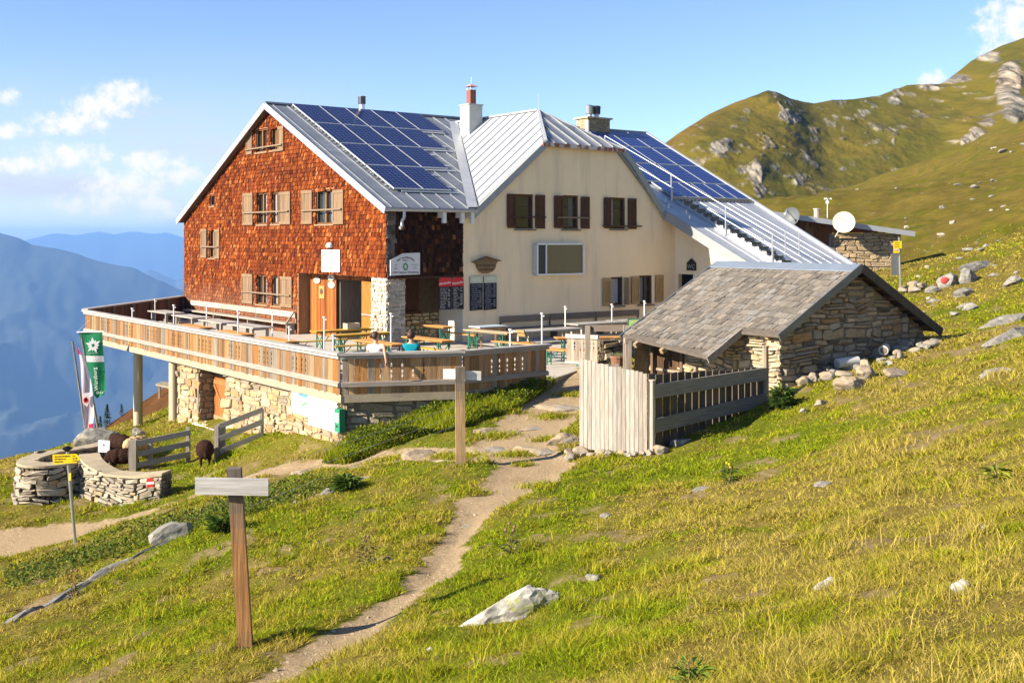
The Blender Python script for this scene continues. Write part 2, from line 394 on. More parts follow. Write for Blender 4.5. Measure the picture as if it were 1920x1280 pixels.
def stones(mb, P, a0, a1, z0, z1, test, hh=(.10, .28), ww=(.18, .62), out=(.02, .07), pal=None, gap=.012, wob=1.0):
    """wavy courses of irregular, mostly flat stones; P(a, z, out) -> point, test(a, z) keeps a stone"""
    sx = ru(0, 50); amp = .10 * wob
    def warp(a, z): return z + amp * mnoise.noise(Vector((a * 1.1 + sx, z * 1.0, 2.))) + amp * .45 * mnoise.noise(Vector((a * 3.3 + sx, z * 2.5, 7.)))
    z = z0 - .2
    while z < z1 + .2:
        h = ru(*hh) if rnd() < .6 else ru(hh[0], (hh[0] + hh[1]) / 2); a = a0 + ru(-.3, 0)
        while a < a1:
            wd = ru(*ww) * (1.3 if rnd() < .15 else 1) * (.6 if rnd() < .25 else 1); u = rnd()
            if u < .30 and h > hh[0] * 1.5: f = ru(.35, .65); parts = [(z, z + h * f), (z + h * f, z + h)]
            elif u < .42 and h > hh[0] * 2.2: parts = [(z, z + h * .34), (z + h * .34, z + h * .68), (z + h * .68, z + h)]
            else: parts = [(z, z + h)]
            for (zb, zt) in parts:
                e0, e1 = (a, a + wd) if len(parts) == 1 else (a + ru(-.08, .05) * wd, a + wd * ru(.9, 1.08))
                x0, x1 = max(e0, a0), min(e1, a1)
                if x1 - x0 < .05: continue
                cx, cz = (x0 + x1) / 2, (zb + zt) / 2
                wz = warp(cx, cz)
                if not test(cx, wz) or not (z0 - .02 < wz < z1): continue
                hw, hz = (x1 - x0) / 2 - gap * ru(.3, 1.3), (zt - zb) / 2 - gap * ru(.2, 1.2)
                if hw < .02 or hz < .015: continue
                d = ru(*out) * (1.5 if rnd() < .12 else 1); k = []
                ro = ru(-.16, .16) * wob * min(1, hz / hw * 1.6)
                for (fx, fz) in ((-1, -.72), (-.84, -1), (.82, -1), (1, -.70), (1, .72), (.84, 1), (-.8, 1), (-1, .70)):
                    x, y = fx * hw * ru(.74, 1.05), fz * hz * ru(.66, 1.08); k.append((x - ro * y, y + ro * x))
                c = pal(cx, wz); b = ru(.86, .97)
                tx, tz = ru(-.35, .35) * d, ru(-.4, .4) * d
                Wp = lambda x, y, o: P(cx + x, warp(cx + x, cz) - cz + cz + y, o)
                F_ = [Wp(x * b, y * b, d + tx * x / hw + tz * y / hz + ru(-.006, .006)) for x, y in k]
                M_ = [Wp(x, y, d * .6) for x, y in k]
                B_ = [Wp(x * 1.02, y * 1.02, -.03) for x, y in k]
                ce = Wp(0, 0, d + ru(-.004, .012))
                for q in range(8):
                    q2 = (q + 1) % 8
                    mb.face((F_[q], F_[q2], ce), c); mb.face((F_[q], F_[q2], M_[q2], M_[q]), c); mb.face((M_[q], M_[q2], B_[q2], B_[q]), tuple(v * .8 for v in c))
            a += wd
        z += h

def stone_pal(base=((.52, .44, .32), (.45, .36, .24), (.38, .34, .28), (.56, .50, .40), (.42, .30, .17), (.30, .27, .23)), wts=(5, 4, 3, 3, 2, 1.2)):
    def f(a, z):
        c = random.choices(base, wts)[0]; k = ru(.82, 1.15)
        return tuple(x * k for x in c)
    return f

def walls(mb, P, a0, a1, z0, top, holes, brk=(), out=0.0, col=W1):
    """a flat wall with rectangular holes, top follows top(a)"""
    xs = sorted(set([a0, a1] + [min(max(h[i], a0), a1) for h in holes for i in (0, 1)] + list(brk)))
    for xa, xb in zip(xs[:-1], xs[1:]):
        if xb - xa < 1e-4: continue
        xm = (xa + xb) / 2
        hs = sorted([(h[2], h[3]) for h in holes if h[0] < xm < h[1]])
        z = z0
        for hb, ht in hs:
            if hb > z: mb.face((P(xa, z, out), P(xb, z, out), P(xb, hb, out), P(xa, hb, out)), col)
            z = max(z, ht)
        ta, tb = top(xa + 1e-5), top(xb - 1e-5)
        if max(ta, tb) > z + .01: mb.face((P(xa, z, out), P(xb, z, out), P(xb, max(tb, z), out), P(xa, max(ta, z), out)), col)
def reveal(mb, P, h, d, col=W1):
    a0, a1, z0, z1 = h
    for (q0, q1) in (((a0, z0), (a1, z0)), ((a1, z0), (a1, z1)), ((a1, z1), (a0, z1)), ((a0, z1), (a0, z0))):
        mb.face((P(*q0, 0), P(*q1, 0), P(*q1, -d), P(*q0, -d)), col)
def pbox(mb, P, a0, a1, z0, z1, o0, o1, col=W1, m=0):
    o = Vector(P(a0, z0, o0)); mb.box(o, Vector(P(a1, z0, o0)) - o, Vector(P(a0, z0, o1)) - o, Vector(P(a0, z1, o0)) - o, col, m)
# ---------------------------------------------------------------- terrain maths
def _hash(ix, iy, seed):
    h = (ix.astype(np.int64) * 374761393 + iy.astype(np.int64) * 668265263 + seed * 1442695041) & 0x7fffffff
    h = ((h ^ (h >> 13)) * 1274126177) & 0x7fffffff
    h = ((h ^ (h >> 15)) * 2246822519) & 0x7fffffff
    return ((h ^ (h >> 16)) & 0xffff) / 65535.0

def vnoise(x, y, seed=0):
    x = np.asarray(x, float); y = np.asarray(y, float)
    ix = np.floor(x); iy = np.floor(y)
    fx = x - ix; fy = y - iy
    fx = fx * fx * (3 - 2 * fx); fy = fy * fy * (3 - 2 * fy)
    a = _hash(ix, iy, seed); b = _hash(ix + 1, iy, seed)
    c = _hash(ix, iy + 1, seed); d = _hash(ix + 1, iy + 1, seed)
    return (a + (b - a) * fx) * (1 - fy) + (c + (d - c) * fx) * fy

def fbm(x, y, seed=0, octv=4, gain=0.5):
    s = 0.0; a = 1.0; n = 0.0
    for o in range(octv):
        s = s + a * vnoise(x * 2 ** o + 17.3 * o, y * 2 ** o - 9.1 * o, seed + o); n += a; a *= gain
    return s / n

# surveyed ground heights (x, y, z), metres; the eye of the photographer is the origin
SURVEY = np.array([(0, 0, -1.65), (0, -6, -1.3), (-6, 0, -3.2), (8, 0, 0), (-2.9, 12.3, -4.51), (-0.74, 13.3, -4.34), (-1.03, 22.7, -4.59), (0, 7.7, -3.04), (2.35, 5.26, -2.08), (-6.15, 17, -5.91), (-6, 20, -5.33), (-7.77, 17, -5.87), (-9.34, 24, -6.46), (-10.74, 23.5, -6.83), (-12.8, 28, -6.67), (-11.79, 27.5, -6.42), (-8.67, 28, -6.47), (-7.55, 26, -6), (-6.56, 27, -5.59), (-4.95, 26, -5.32), (-3.16, 25.5, -5.1), (-1.9, 25, -4.76), (1, 23.3, -4.55), (2.83, 23.3, -4.55), (0.51, 27, -4.37), (1.76, 29.5, -4.21), (1.35, 31.5, -3.78), (-0.56, 19.5, -4.64), (-0.72, 18.8, -4.66), (-1.14, 15, -4.43), (-1.63, 13.2, -4.4), (-2.13, 11.2, -4.27), (3.24, 20, -4.29), (5.13, 24.5, -4.08), (6.56, 27, -3.69), (10.89, 29.9, -2.71), (7.92, 26, -3.37), (4.37, 17, -3.64), (6.7, 19, -3.17), (9.85, 22, -2.62), (5.64, 12.6, -2.7), (14.77, 33, -2.36), (13.54, 36, -2.57), (24.62, 55, 0), (15.64, 45, -2.04), (21.26, 62, -1.92), (14.91, 58, -1.93), (-11.71, 37.9, -6.35), (-13.78, 40.6, -7.11), (-10.69, 36.5, -5.94), (-6.9, 31.5, -5.28), (-4.3, 28.2, -5.21), (-3.5, 28.3, -4.78), (-1.38, 28.9, -4.1), (-0.14, 29.7, -4.03), (-8.62, 31.5, -6.33), (-9.74, 31, -6.27), (-8.05, 31, -5.83), (-14.17, 31, -6.35), (-13.29, 31, -6.2), (-15.6, 42, -7.24), (-6.93, 20.5, -5.86), (-8, 20, -6.29), (24.67, 110, 3.46), (30.17, 120, 4.4), (40.76, 135, 5.98), (48.68, 145, 6.77), (55.43, 150, 8.93), (59.21, 150, 11.14), (64.29, 150, 13.21), (68.57, 150, 15.21), (33.48, 95, 2.26), (31.79, 75, 1.79), (49.24, 110, 6.29), (24.99, 82, 0.39), (0, 45, -4.5), (-8, 45, -4.9), (5, 50, -4), (10, 55, -3), (-12, 41, -6), (-20, 48, -10), (-24, 36, -9.5), (-32, 45, -18), (-15, 70, -12), (-30, 80, -24), (-60, 100, -50), (0, 80, -5), (0, 110, -6), (10, 100, -3), (-40, 160, -40), (20, 190, 0), (60, 190, 10), (90, 190, 22), (100, 140, 27), (60, 60, 14), (40, 20, 7), (25, 8, 4.2), (30, 32, 2.8), (90, 60, 27), (-14, 10, -6.6), (-20, 18, -8.2), (-30, 15, -12), (-14, 20, -7), (-40, 28, -18), (10, 130, 0.5), (110, 185, 30), (25, 175, 1.5)])

def _tps_fit(P, lam=0.02):
    n = len(P); X = P[:, :2] / 20.0
    D = np.sqrt(((X[:, None] - X[None]) ** 2).sum(-1)); K = np.where(D > 0, D * D * np.log(D + 1e-12), 0) + lam * np.eye(n)
    Q = np.c_[np.ones(n), X]
    A = np.zeros((n + 3, n + 3)); A[:n, :n] = K; A[:n, n:] = Q; A[n:, :n] = Q.T
    return np.linalg.solve(A, np.r_[P[:, 2], 0, 0, 0])
_W = _tps_fit(SURVEY)

def tps(x, y):
    x = np.asarray(x, float).ravel() / 20.0; y = np.asarray(y, float).ravel() / 20.0
    out = _W[-3] + _W[-2] * x + _W[-1] * y
    for (px, py, _), w in zip(SURVEY, _W):
        r2 = (x - px / 20.0) ** 2 + (y - py / 20.0) ** 2 + 1e-12
        out = out + w * r2 * np.log(r2) * 0.5
    return out

DECK = [(-4.4, 28.2), (-1.2, 28.9), (0.85, 30.7), (2.0, 33.3), (4.4, 37.0), (6.5, 40.5), (9.6, 45.4), (19.0, 52.0), (11.0, 66.0), (-10.5, 64.0), (-15.8, 55.0), (-11.0, 37.4)]
def in_poly(x, y, poly):
    x = np.asarray(x); y = np.asarray(y); inside = np.zeros(x.shape, bool)
    n = len(poly)
    for i in range(n):
        x0, y0 = poly[i]; x1, y1 = poly[(i + 1) % n]
        c = ((y0 > y) != (y1 > y)) & (x < (x1 - x0) * (y - y0) / (y1 - y0 + 1e-12) + x0)
        inside ^= c
    return inside

def seg_dist(x, y, line):
    """distance to a polyline of (x, y, halfwidth), minus the local half width"""
    best = np.full(np.shape(x), 1e9)
    for (x0, y0, w0), (x1, y1, w1) in zip(line[:-1], line[1:]):
        dx, dy = x1 - x0, y1 - y0
        t = np.clip(((x - x0) * dx + (y - y0) * dy) / (dx * dx + dy * dy), 0, 1)
        d = np.hypot(x - x0 - t * dx, y - y0 - t * dy) - (w0 + t * (w1 - w0))
        best = np.minimum(best, d)
    return best

def H(x, y, fine=True):
    x = np.asarray(x, float); shp = x.shape; x = x.ravel(); y = np.asarray(y, float).ravel()
    z = tps(x, y)
    if fine:
        d = np.hypot(x, y)
        p = path_mask(x, y)
        k = np.clip(1 - p, 0.12, 1)
        z = z + k * (0.16 * (fbm(x * 0.7, y * 0.7, 3, 3) - 0.5) + 0.15 * (fbm(x * 2.6, y * 2.6, 8, 3) - 0.5))
        far = np.clip((d - 45) / 40, 0, 1)
        z = z + far * (1.6 * (fbm(x * 0.10, y * 0.10, 21, 4) - 0.5) + 0.7 * (fbm(x * 0.35, y * 0.35, 31, 3) - 0.5))
        z = z - 0.10 * p
    m = in_poly(x, y, DECK)
    z = np.where(m, np.minimum(z, -4.35), z)
    return z.reshape(shp)

def path_mask(x, y):
    m = np.zeros(np.shape(x))
    for line in PATHS:
        m = np.maximum(m, np.clip(0.5 - (seg_dist(x, y, line) + 0.5 * (fbm(x * 1.4, y * 1.4, 5, 3) - 0.5)) / 0.5, 0, 1))
    return m

# worn tracks: (x, y, half width)
PATHS = [[(-2.45, 10.7, 0.33), (-2.13, 11.2, 0.33), (-1.63, 13.2, 0.27), (-1.14, 15, 0.26), (-0.84, 17.6, 0.2), (-0.68, 19, 0.28), (-0.39, 20.3, 0.55), (0.21, 22, 0.75), (0.55, 23, 0.65)],
         [(0.55, 23, 0.6), (-0.02, 25, 0.95), (0.61, 27, 0.85), (1.26, 29.5, 0.75), (1.52, 32, 1.1)],
         [(-14.4, 24, 0.9), (-11.43, 25, 1), (-10.24, 25.3, 0.8), (-9.02, 25.6, 0.35), (-7.76, 26.3, 0.2), (-5.91, 27, 0.35), (-4.24, 26.2, 0.55), (-2.43, 25.5, 0.5), (-0.7, 24.5, 0.7)]]
# ================================================================ ground, grass, mountains
def lush(x, y):
    """0 dry straw turf .. 1 fresh green"""
    a = fbm(x * .35, y * .35, 41, 4); b = fbm(x * 1.6, y * 1.6, 43, 3)
    v = .46 + 1.7 * (a - .5) + 1.3 * (b - .5)
    def g(cx, cy, r, k): return k * np.exp(-((x - cx) ** 2 + (y - cy) ** 2) / (r * r))
    v = v + g(3.3, 21.3, 2.6, .95) + g(-4, 15, 4.5, .12) + g(-8, 30, 3.5, .35) + g(-1.5, 27.5, 2.5, .5) + g(-6, 21, 3, .15) + g(7, 24.8, 1.6, .25)
    v = v - np.clip((x - 1.0) / 9, 0, .2) - np.clip((y - 50) / 120, 0, .1)
    return np.clip(v, 0, 1)
def bare(x, y):
    """patches of bare soil"""
    return np.clip((fbm(x * 1.5, y * 1.5, 61, 4) - .65) / .05, 0, 1)
BANK = [(-4.5, 26.6), (-3.9, 26.0), (-2.9, 26.4), (-1.2, 26.9), (.2, 28.4), (1.2, 31.0), (.9, 31.2), (-.3, 29.7), (-1.2, 28.75), (-4.0, 28.0)]

def ground_material():
    m, N, L = _mat('ground')
    tc = N.new('ShaderNodeTexCoord')
    def nz(sc, det=6, ro=.65):
        n = N.new('ShaderNodeTexNoise'); n.inputs['Scale'].default_value = sc; n.inputs['Detail'].default_value = det; n.inputs['Roughness'].default_value = ro
        L.new(tc.outputs['Object'], n.inputs['Vector']); return n.outputs[0]
    def rampn(v, a, b):
        r = N.new('ShaderNodeMapRange'); r.inputs['From Min'].default_value = a; r.inputs['From Max'].default_value = b; L.new(v, r.inputs['Value']); return r.outputs[0]
    def mix(f, a, b):
        x = N.new('ShaderNodeMix'); x.data_type = 'RGBA'
        if isinstance(f, (int, float)): x.inputs[0].default_value = f
        else: L.new(f, x.inputs[0])
        for i, c in ((6, a), (7, b)):
            if isinstance(c, tuple): x.inputs[i].default_value = (*c, 1)
            else: L.new(c, x.inputs[i])
        return x.outputs[2]
    def mth(op, a, b):
        n = N.new('ShaderNodeMath'); n.operation = op
        for i, v in enumerate((a, b)):
            if isinstance(v, (int, float)): n.inputs[i].default_value = v
            else: L.new(v, n.inputs[i])
        return n.outputs[0]
    def attr(k):
        a = N.new('ShaderNodeAttribute'); a.attribute_name = k; return a.outputs['Fac']
    fine = nz(9, 8, .7); mid = nz(1.1, 6); big = nz(.12, 5)
    lu = mth('ADD', attr('lush'), mth('MULTIPLY', mth('SUBTRACT', fine, .5), 1.5))
    gr = mix(rampn(lu, .15, .85), (.175, .135, .035), (.105, .125, .010))
    gr = mix(rampn(mid, .5, .75), gr, (.19, .155, .022))
    gr = mix(mth('MULTIPLY', rampn(big, .5, .7), .5), gr, (.17, .165, .012))
    gr = mix(mth('MULTIPLY', rampn(fine, .55, .78), .55), gr, (.075, .06, .015))
    soil = mix(rampn(nz(14, 8), .35, .65), (.40, .295, .175), (.30, .22, .13))
    soil = mix(rampn(nz(55, 4), .62, .7), soil, (.46, .40, .32))
    pth = mth('ADD', attr('path'), mth('MULTIPLY', mth('SUBTRACT', nz(3.2, 7), .5), 1.3))
    c = mix(rampn(pth, .38, .56), gr, soil)
    br = mth('MULTIPLY', attr('bare'), rampn(fine, .42, .58))
    c = mix(br, c, (.27, .19, .11))
    rk = mth('MULTIPLY', attr('rocky_shade'), rampn(nz(.9, 8, .7), .62, .66))
    c = mix(rk, c, mix(rampn(nz(2.5), .4, .6), (.40, .37, .32), (.27, .25, .22)))
    dk = N.new('ShaderNodeMix'); dk.data_type = 'RGBA'; dk.blend_type = 'MULTIPLY'; L.new(attr('rocky_shade'), dk.inputs[0]); L.new(c, dk.inputs[6]); L.new(mix(rampn(nz(.55, 7, .7), .4, .62), (.42, .43, .25), (.72, .66, .50)), dk.inputs[7]); c = dk.outputs[2]   # far turf darkened: self-shadow of the grass put into the colour
    b = N.new('ShaderNodeBsdfPrincipled'); L.new(c, b.inputs['Base Color']); b.inputs['Roughness'].default_value = .95; b.inputs['Specular IOR Level'].default_value = .02
    bp = N.new('ShaderNodeBump'); bp.inputs['Strength'].default_value = .8; bp.inputs['Distance'].default_value = .06
    L.new(nz(16, 8, .75), bp.inputs['Height']); L.new(bp.outputs[0], b.inputs['Normal'])
    o = N.new('ShaderNodeOutputMaterial'); L.new(b.outputs[0], o.inputs[0])
ground_material()

th = np.linspace(R(-50), R(50), 620); rr = np.r_[np.geomspace(1.2, 185, 430)]
TH, RR = np.meshgrid(th, rr)
GX = RR * np.sin(TH); GY = RR * np.cos(TH) - .5
GZ = H(GX, GY)
fx, fy = GX.ravel(), GY.ravel()
dd = np.hypot(fx, fy)
grid_mesh('ground', GX, GY, GZ, 'ground', pattr=dict(path=path_mask(fx, fy), lush=lush(fx, fy), bare=bare(fx, fy) * (dd < 45), rocky_shade=np.clip((dd - 36) / 32, 0, 1) * .8))
# the ground behind the photographer and the valley floor far below complete the sheet
bx, by = np.meshgrid(np.linspace(-60, 60, 30), np.linspace(-40, 1.5, 20)); bz = np.clip(tps(bx, by).reshape(bx.shape), -25, 25) - .25
grid_mesh('hillside_ground', bx, by, bz, 'ground', pattr=dict(path=np.zeros(bx.size), lush=np.full(bx.size, .4), bare=np.zeros(bx.size), rocky_shade=np.zeros(bx.size)))
vx, vy = np.meshgrid(np.linspace(-16000, 9000, 12), np.linspace(-800, 25000, 12))
grid_mesh('valley_floor', vx, vy, np.full(vx.shape, -1450.0), 'far_forest')

def blades_mesh(name, x, y, h, w, col, mat='grass_blade', bend=.5, seed=1, z=None, kind_='stuff'):
    g = np.random.default_rng(seed); n = len(x)
    z = (H(x, y) if z is None else z) - .015
    a = g.uniform(0, 2 * np.pi, n); ca, sa = np.cos(a), np.sin(a)
    la = g.uniform(0, 2 * np.pi, n); lb = h * bend * g.uniform(.2, 1.3, n)
    lx, ly = np.cos(la) * lb, np.sin(la) * lb
    B = np.stack([x, y, z], -1)
    side = np.stack([ca, sa, np.zeros(n)], -1) * (w / 2)[:, None]
    midp = B + np.stack([lx * .35, ly * .35, h * .6], -1); tip = B + np.stack([lx, ly, h], -1)
    V = np.stack([B - side, B + side, midp + side * .8, midp - side * .8, tip], 1).reshape(-1, 3)
    i = np.arange(n) * 5
    loops = np.stack([i, i + 1, i + 2, i + 3, i + 3, i + 2, i + 4], -1).ravel()
    nf = np.tile([4, 3], n); cc = np.repeat(col, 2, axis=0)
    return mesh_np(name, V, nf, loops, cc, mat, kind_=kind_)

def blade_cols(lu, g):
    n = len(lu); k = np.clip(lu + g.normal(0, .22, n), 0, 1)[:, None]
    straw = np.array([.45, .355, .085]); olive = np.array([.395, .355, .024]); green = np.array([.25, .325, .012])
    c = np.where(k < .5, straw + (olive - straw) * k * 2, olive + (green - olive) * (k - .5) * 2)
    return c * g.uniform(.5, 1.35, n)[:, None]

def grass():
    """two layers: a dense short mat lying every which way, and looser tufts"""
    g = np.random.default_rng(9)
    def scatter(n, r0, r1, thr):
        t = np.where(g.uniform(0, 1, n) < .9, g.uniform(R(-29), R(29), n), g.uniform(R(-50), R(50), n)); r = r0 * np.exp(g.uniform(0, np.log(r1 / r0), n)); x = r * np.sin(t); y = r * np.cos(t)
        tuft = fbm(x * 1.9, y * 1.9, 77, 3); pm_ = path_mask(x, y) + .7 * (fbm(x * 3.1, y * 3.1, 15, 2) - .5)
        keep = (pm_ < .40) & ~in_poly(x, y, DECK) & ~in_poly(x, y, HUTFOOT) & (bare(x, y) < g.uniform(.35, 1, n)) & thr(tuft, g.uniform(0, 1, n)) & (g.uniform(0, 1, n) < np.clip((r1 - r) / (r1 * .55), 0, 1) ** .8)
        return x[keep], y[keep], r[keep], tuft[keep]
    x, y, r, tuft = scatter(1050000, 4.2, 75, lambda tf, u: u < np.clip(.85 + 1.4 * (tf - .5), .4, 1)); n = len(x)
    lu = np.clip(lush(x, y) + .85 * (vnoise(x * 4.3, y * 4.3, 91) - .5) + .5 * (vnoise(x * 11, y * 11, 95) - .5) + .05, 0, 1)
    h = (.028 + .03 * np.clip((tuft - .4) * 3, 0, 1)) * g.uniform(.6, 1.4, n) * (1 + r / 70)
    w = np.maximum(.0065, .00085 * r) * g.uniform(.7, 1.3, n)
    blades_mesh('grass', x, y, h, w, blade_cols(lu, g), bend=1.9, seed=3)
    x, y, r, tuft = scatter(420000, 4.2, 60, lambda tf, u: u < np.clip(.15 + 3.2 * (tf - .48), .02, 1)); n = len(x)
    lu = np.clip(lush(x, y) + .8 * (vnoise(x * 4.3, y * 4.3, 91) - .5), 0, 1)
    h = (.05 + .085 * np.clip((tuft - .45) * 3, 0, 1)) * g.uniform(.6, 1.35, n)
    w = np.maximum(.0055, .0007 * r) * g.uniform(.7, 1.3, n)
    blades_mesh('tufted_grass', x, y, h, w, blade_cols(lu, g), bend=1.1, seed=13)
    # ragged tufts reaching into the trodden ground
    tx, ty = [], []
    for px, py, rad, m in ((1.0, 27.7, .45, 500), (-.35, 26.2, .5, 550), (1.55, 29.9, .4, 350), (.1, 24.35, .5, 500), (-1.15, 24.6, .5, 500), (-.1, 28.1, .4, 400), (1.5, 26.0, .35, 350), (.75, 25.6, .3, 260), (-2.9, 25.6, .5, 500), (-1.55, 25.0, .3, 250), (.2, 23.3, .25, 160), (-.7, 20.9, .3, 200), (.5, 21.2, .3, 200)):
        tx.append(g.normal(px, rad * .55, m)); ty.append(g.normal(py, rad * .3, m))
    x = np.concatenate(tx); y = np.concatenate(ty); k = ~in_poly(x, y, DECK); x, y = x[k], y[k]
    blades_mesh('path_edge_grass', x, y, g.uniform(.05, .15, len(x)), np.full(len(x), .018), blade_cols(np.full(len(x), .6), g), bend=1.2, seed=19)
    # taller seeding tussocks
    cx, cy, hh = [], [], []
    for k in range(260):
        rr_ = 4.5 * math.exp(ru(0, math.log(34 / 4.5))); tt = R(ru(-30, 30)); px, py = rr_ * math.sin(tt), rr_ * math.cos(tt)
        if path_mask(np.array([px]), np.array([py]))[0] > .2 or in_poly(np.array([px]), np.array([py]), DECK)[0] or in_poly(np.array([px]), np.array([py]), HUTFOOT)[0]: continue
        m = random.randint(40, 110); s = ru(.06, .2)
        cx.append(g.normal(px, s, m)); cy.append(g.normal(py, s, m)); hh.append(g.uniform(.07, ru(.13, .27), m))
    x = np.concatenate(cx); y = np.concatenate(cy); h = np.concatenate(hh); r = np.hypot(x, y)
    blades_mesh('tall_grass', x, y, h, np.maximum(.005, .0007 * r) * g.uniform(.7, 1.2, len(x)), blade_cols(lush(x, y) * .8, g) * 1.05, bend=.75, seed=8)
HUTFOOT = [(6.45, 26.95), (11.5, 30.3), (8.6, 34.6), (3.6, 31.4), (4.9, 29.2)]
grass()

def herbs(name, poly, n, seed, hmax=.45, cols=((.06, .11, .018), (.10, .16, .025), (.15, .17, .035)), edge=None, leafs=(.035, .085), k0=.15):
    """dense broad leaved herbs: many small leaves filling clumps"""
    g = np.random.default_rng(seed)
    P_ = np.array(poly); x = g.uniform(P_[:, 0].min(), P_[:, 0].max(), n * 4); y = g.uniform(P_[:, 1].min(), P_[:, 1].max(), n * 4)
    k = in_poly(x, y, poly) & ~in_poly(x, y, DECK); x, y = x[k][:n], y[k][:n]; n = len(x)
    cl = fbm(x * 1.1, y * 1.1, seed, 3); top = hmax * np.clip(k0 + 1.9 * (cl - .3), .1, 1)
    z = H(x, y) + top * g.uniform(0, 1, n) ** .6
    s = g.uniform(*leafs, n)
    d1 = g.normal(0, 1, (n, 3)); d1[:, 2] = np.abs(d1[:, 2]) * .7; d1 /= np.linalg.norm(d1, axis=1)[:, None]
    d2 = np.cross(d1, g.normal(0, 1, (n, 3))); d2 /= np.linalg.norm(d2, axis=1)[:, None] + 1e-9
    C = np.stack([x, y, z], -1)
    V = np.stack([C, C + d1 * (s * .55)[:, None] + d2 * (s * .32)[:, None], C + d1 * s[:, None], C + d1 * (s * .55)[:, None] - d2 * (s * .32)[:, None]], 1).reshape(-1, 3)
    i = np.arange(n) * 4; loops = np.stack([i, i + 1, i + 2, i + 3], -1).ravel()
    c = np.array(cols)[g.integers(0, len(cols), n)] * g.uniform(.7, 1.3, n)[:, None]
    return mesh_np(name, V, np.full(n, 4), loops, c, 'leaf', kind_='stuff')
herbs('bank_herbs', BANK, 30000, 23, .42, cols=((.10, .15, .010), (.15, .20, .012), (.22, .22, .025), (.07, .10, .010)))
herbs('slope_herbs', [(-9.2, 20.5), (-6.2, 21.8), (-4.3, 22.3), (-3.2, 23.6), (-4.8, 24.6), (-6.5, 24.5), (-8.7, 23.4), (-10.2, 22.4)], 9000, 29, .22, cols=((.11, .16, .02), (.16, .19, .03), (.24, .21, .05), (.08, .12, .02)))
g_ = np.random.default_rng(77)
def bank_grass():
    n = 26000; P_ = np.array(BANK); x = g_.uniform(P_[:, 0].min(), P_[:, 0].max(), n); y = g_.uniform(P_[:, 1].min(), P_[:, 1].max(), n)
    k = in_poly(x, y, BANK) & ~in_poly(x, y, DECK); x, y = x[k], y[k]
    t = fbm(x * 1.4, y * 1.4, 5, 3)
    blades_mesh('bank_grass', x, y, (.18 + .5 * np.clip(t - .35, 0, 1)) * g_.uniform(.6, 1.2, len(x)), np.full(len(x), .017), blade_cols(np.full(len(x), .85), g_), bend=.75, seed=4)
bank_grass()

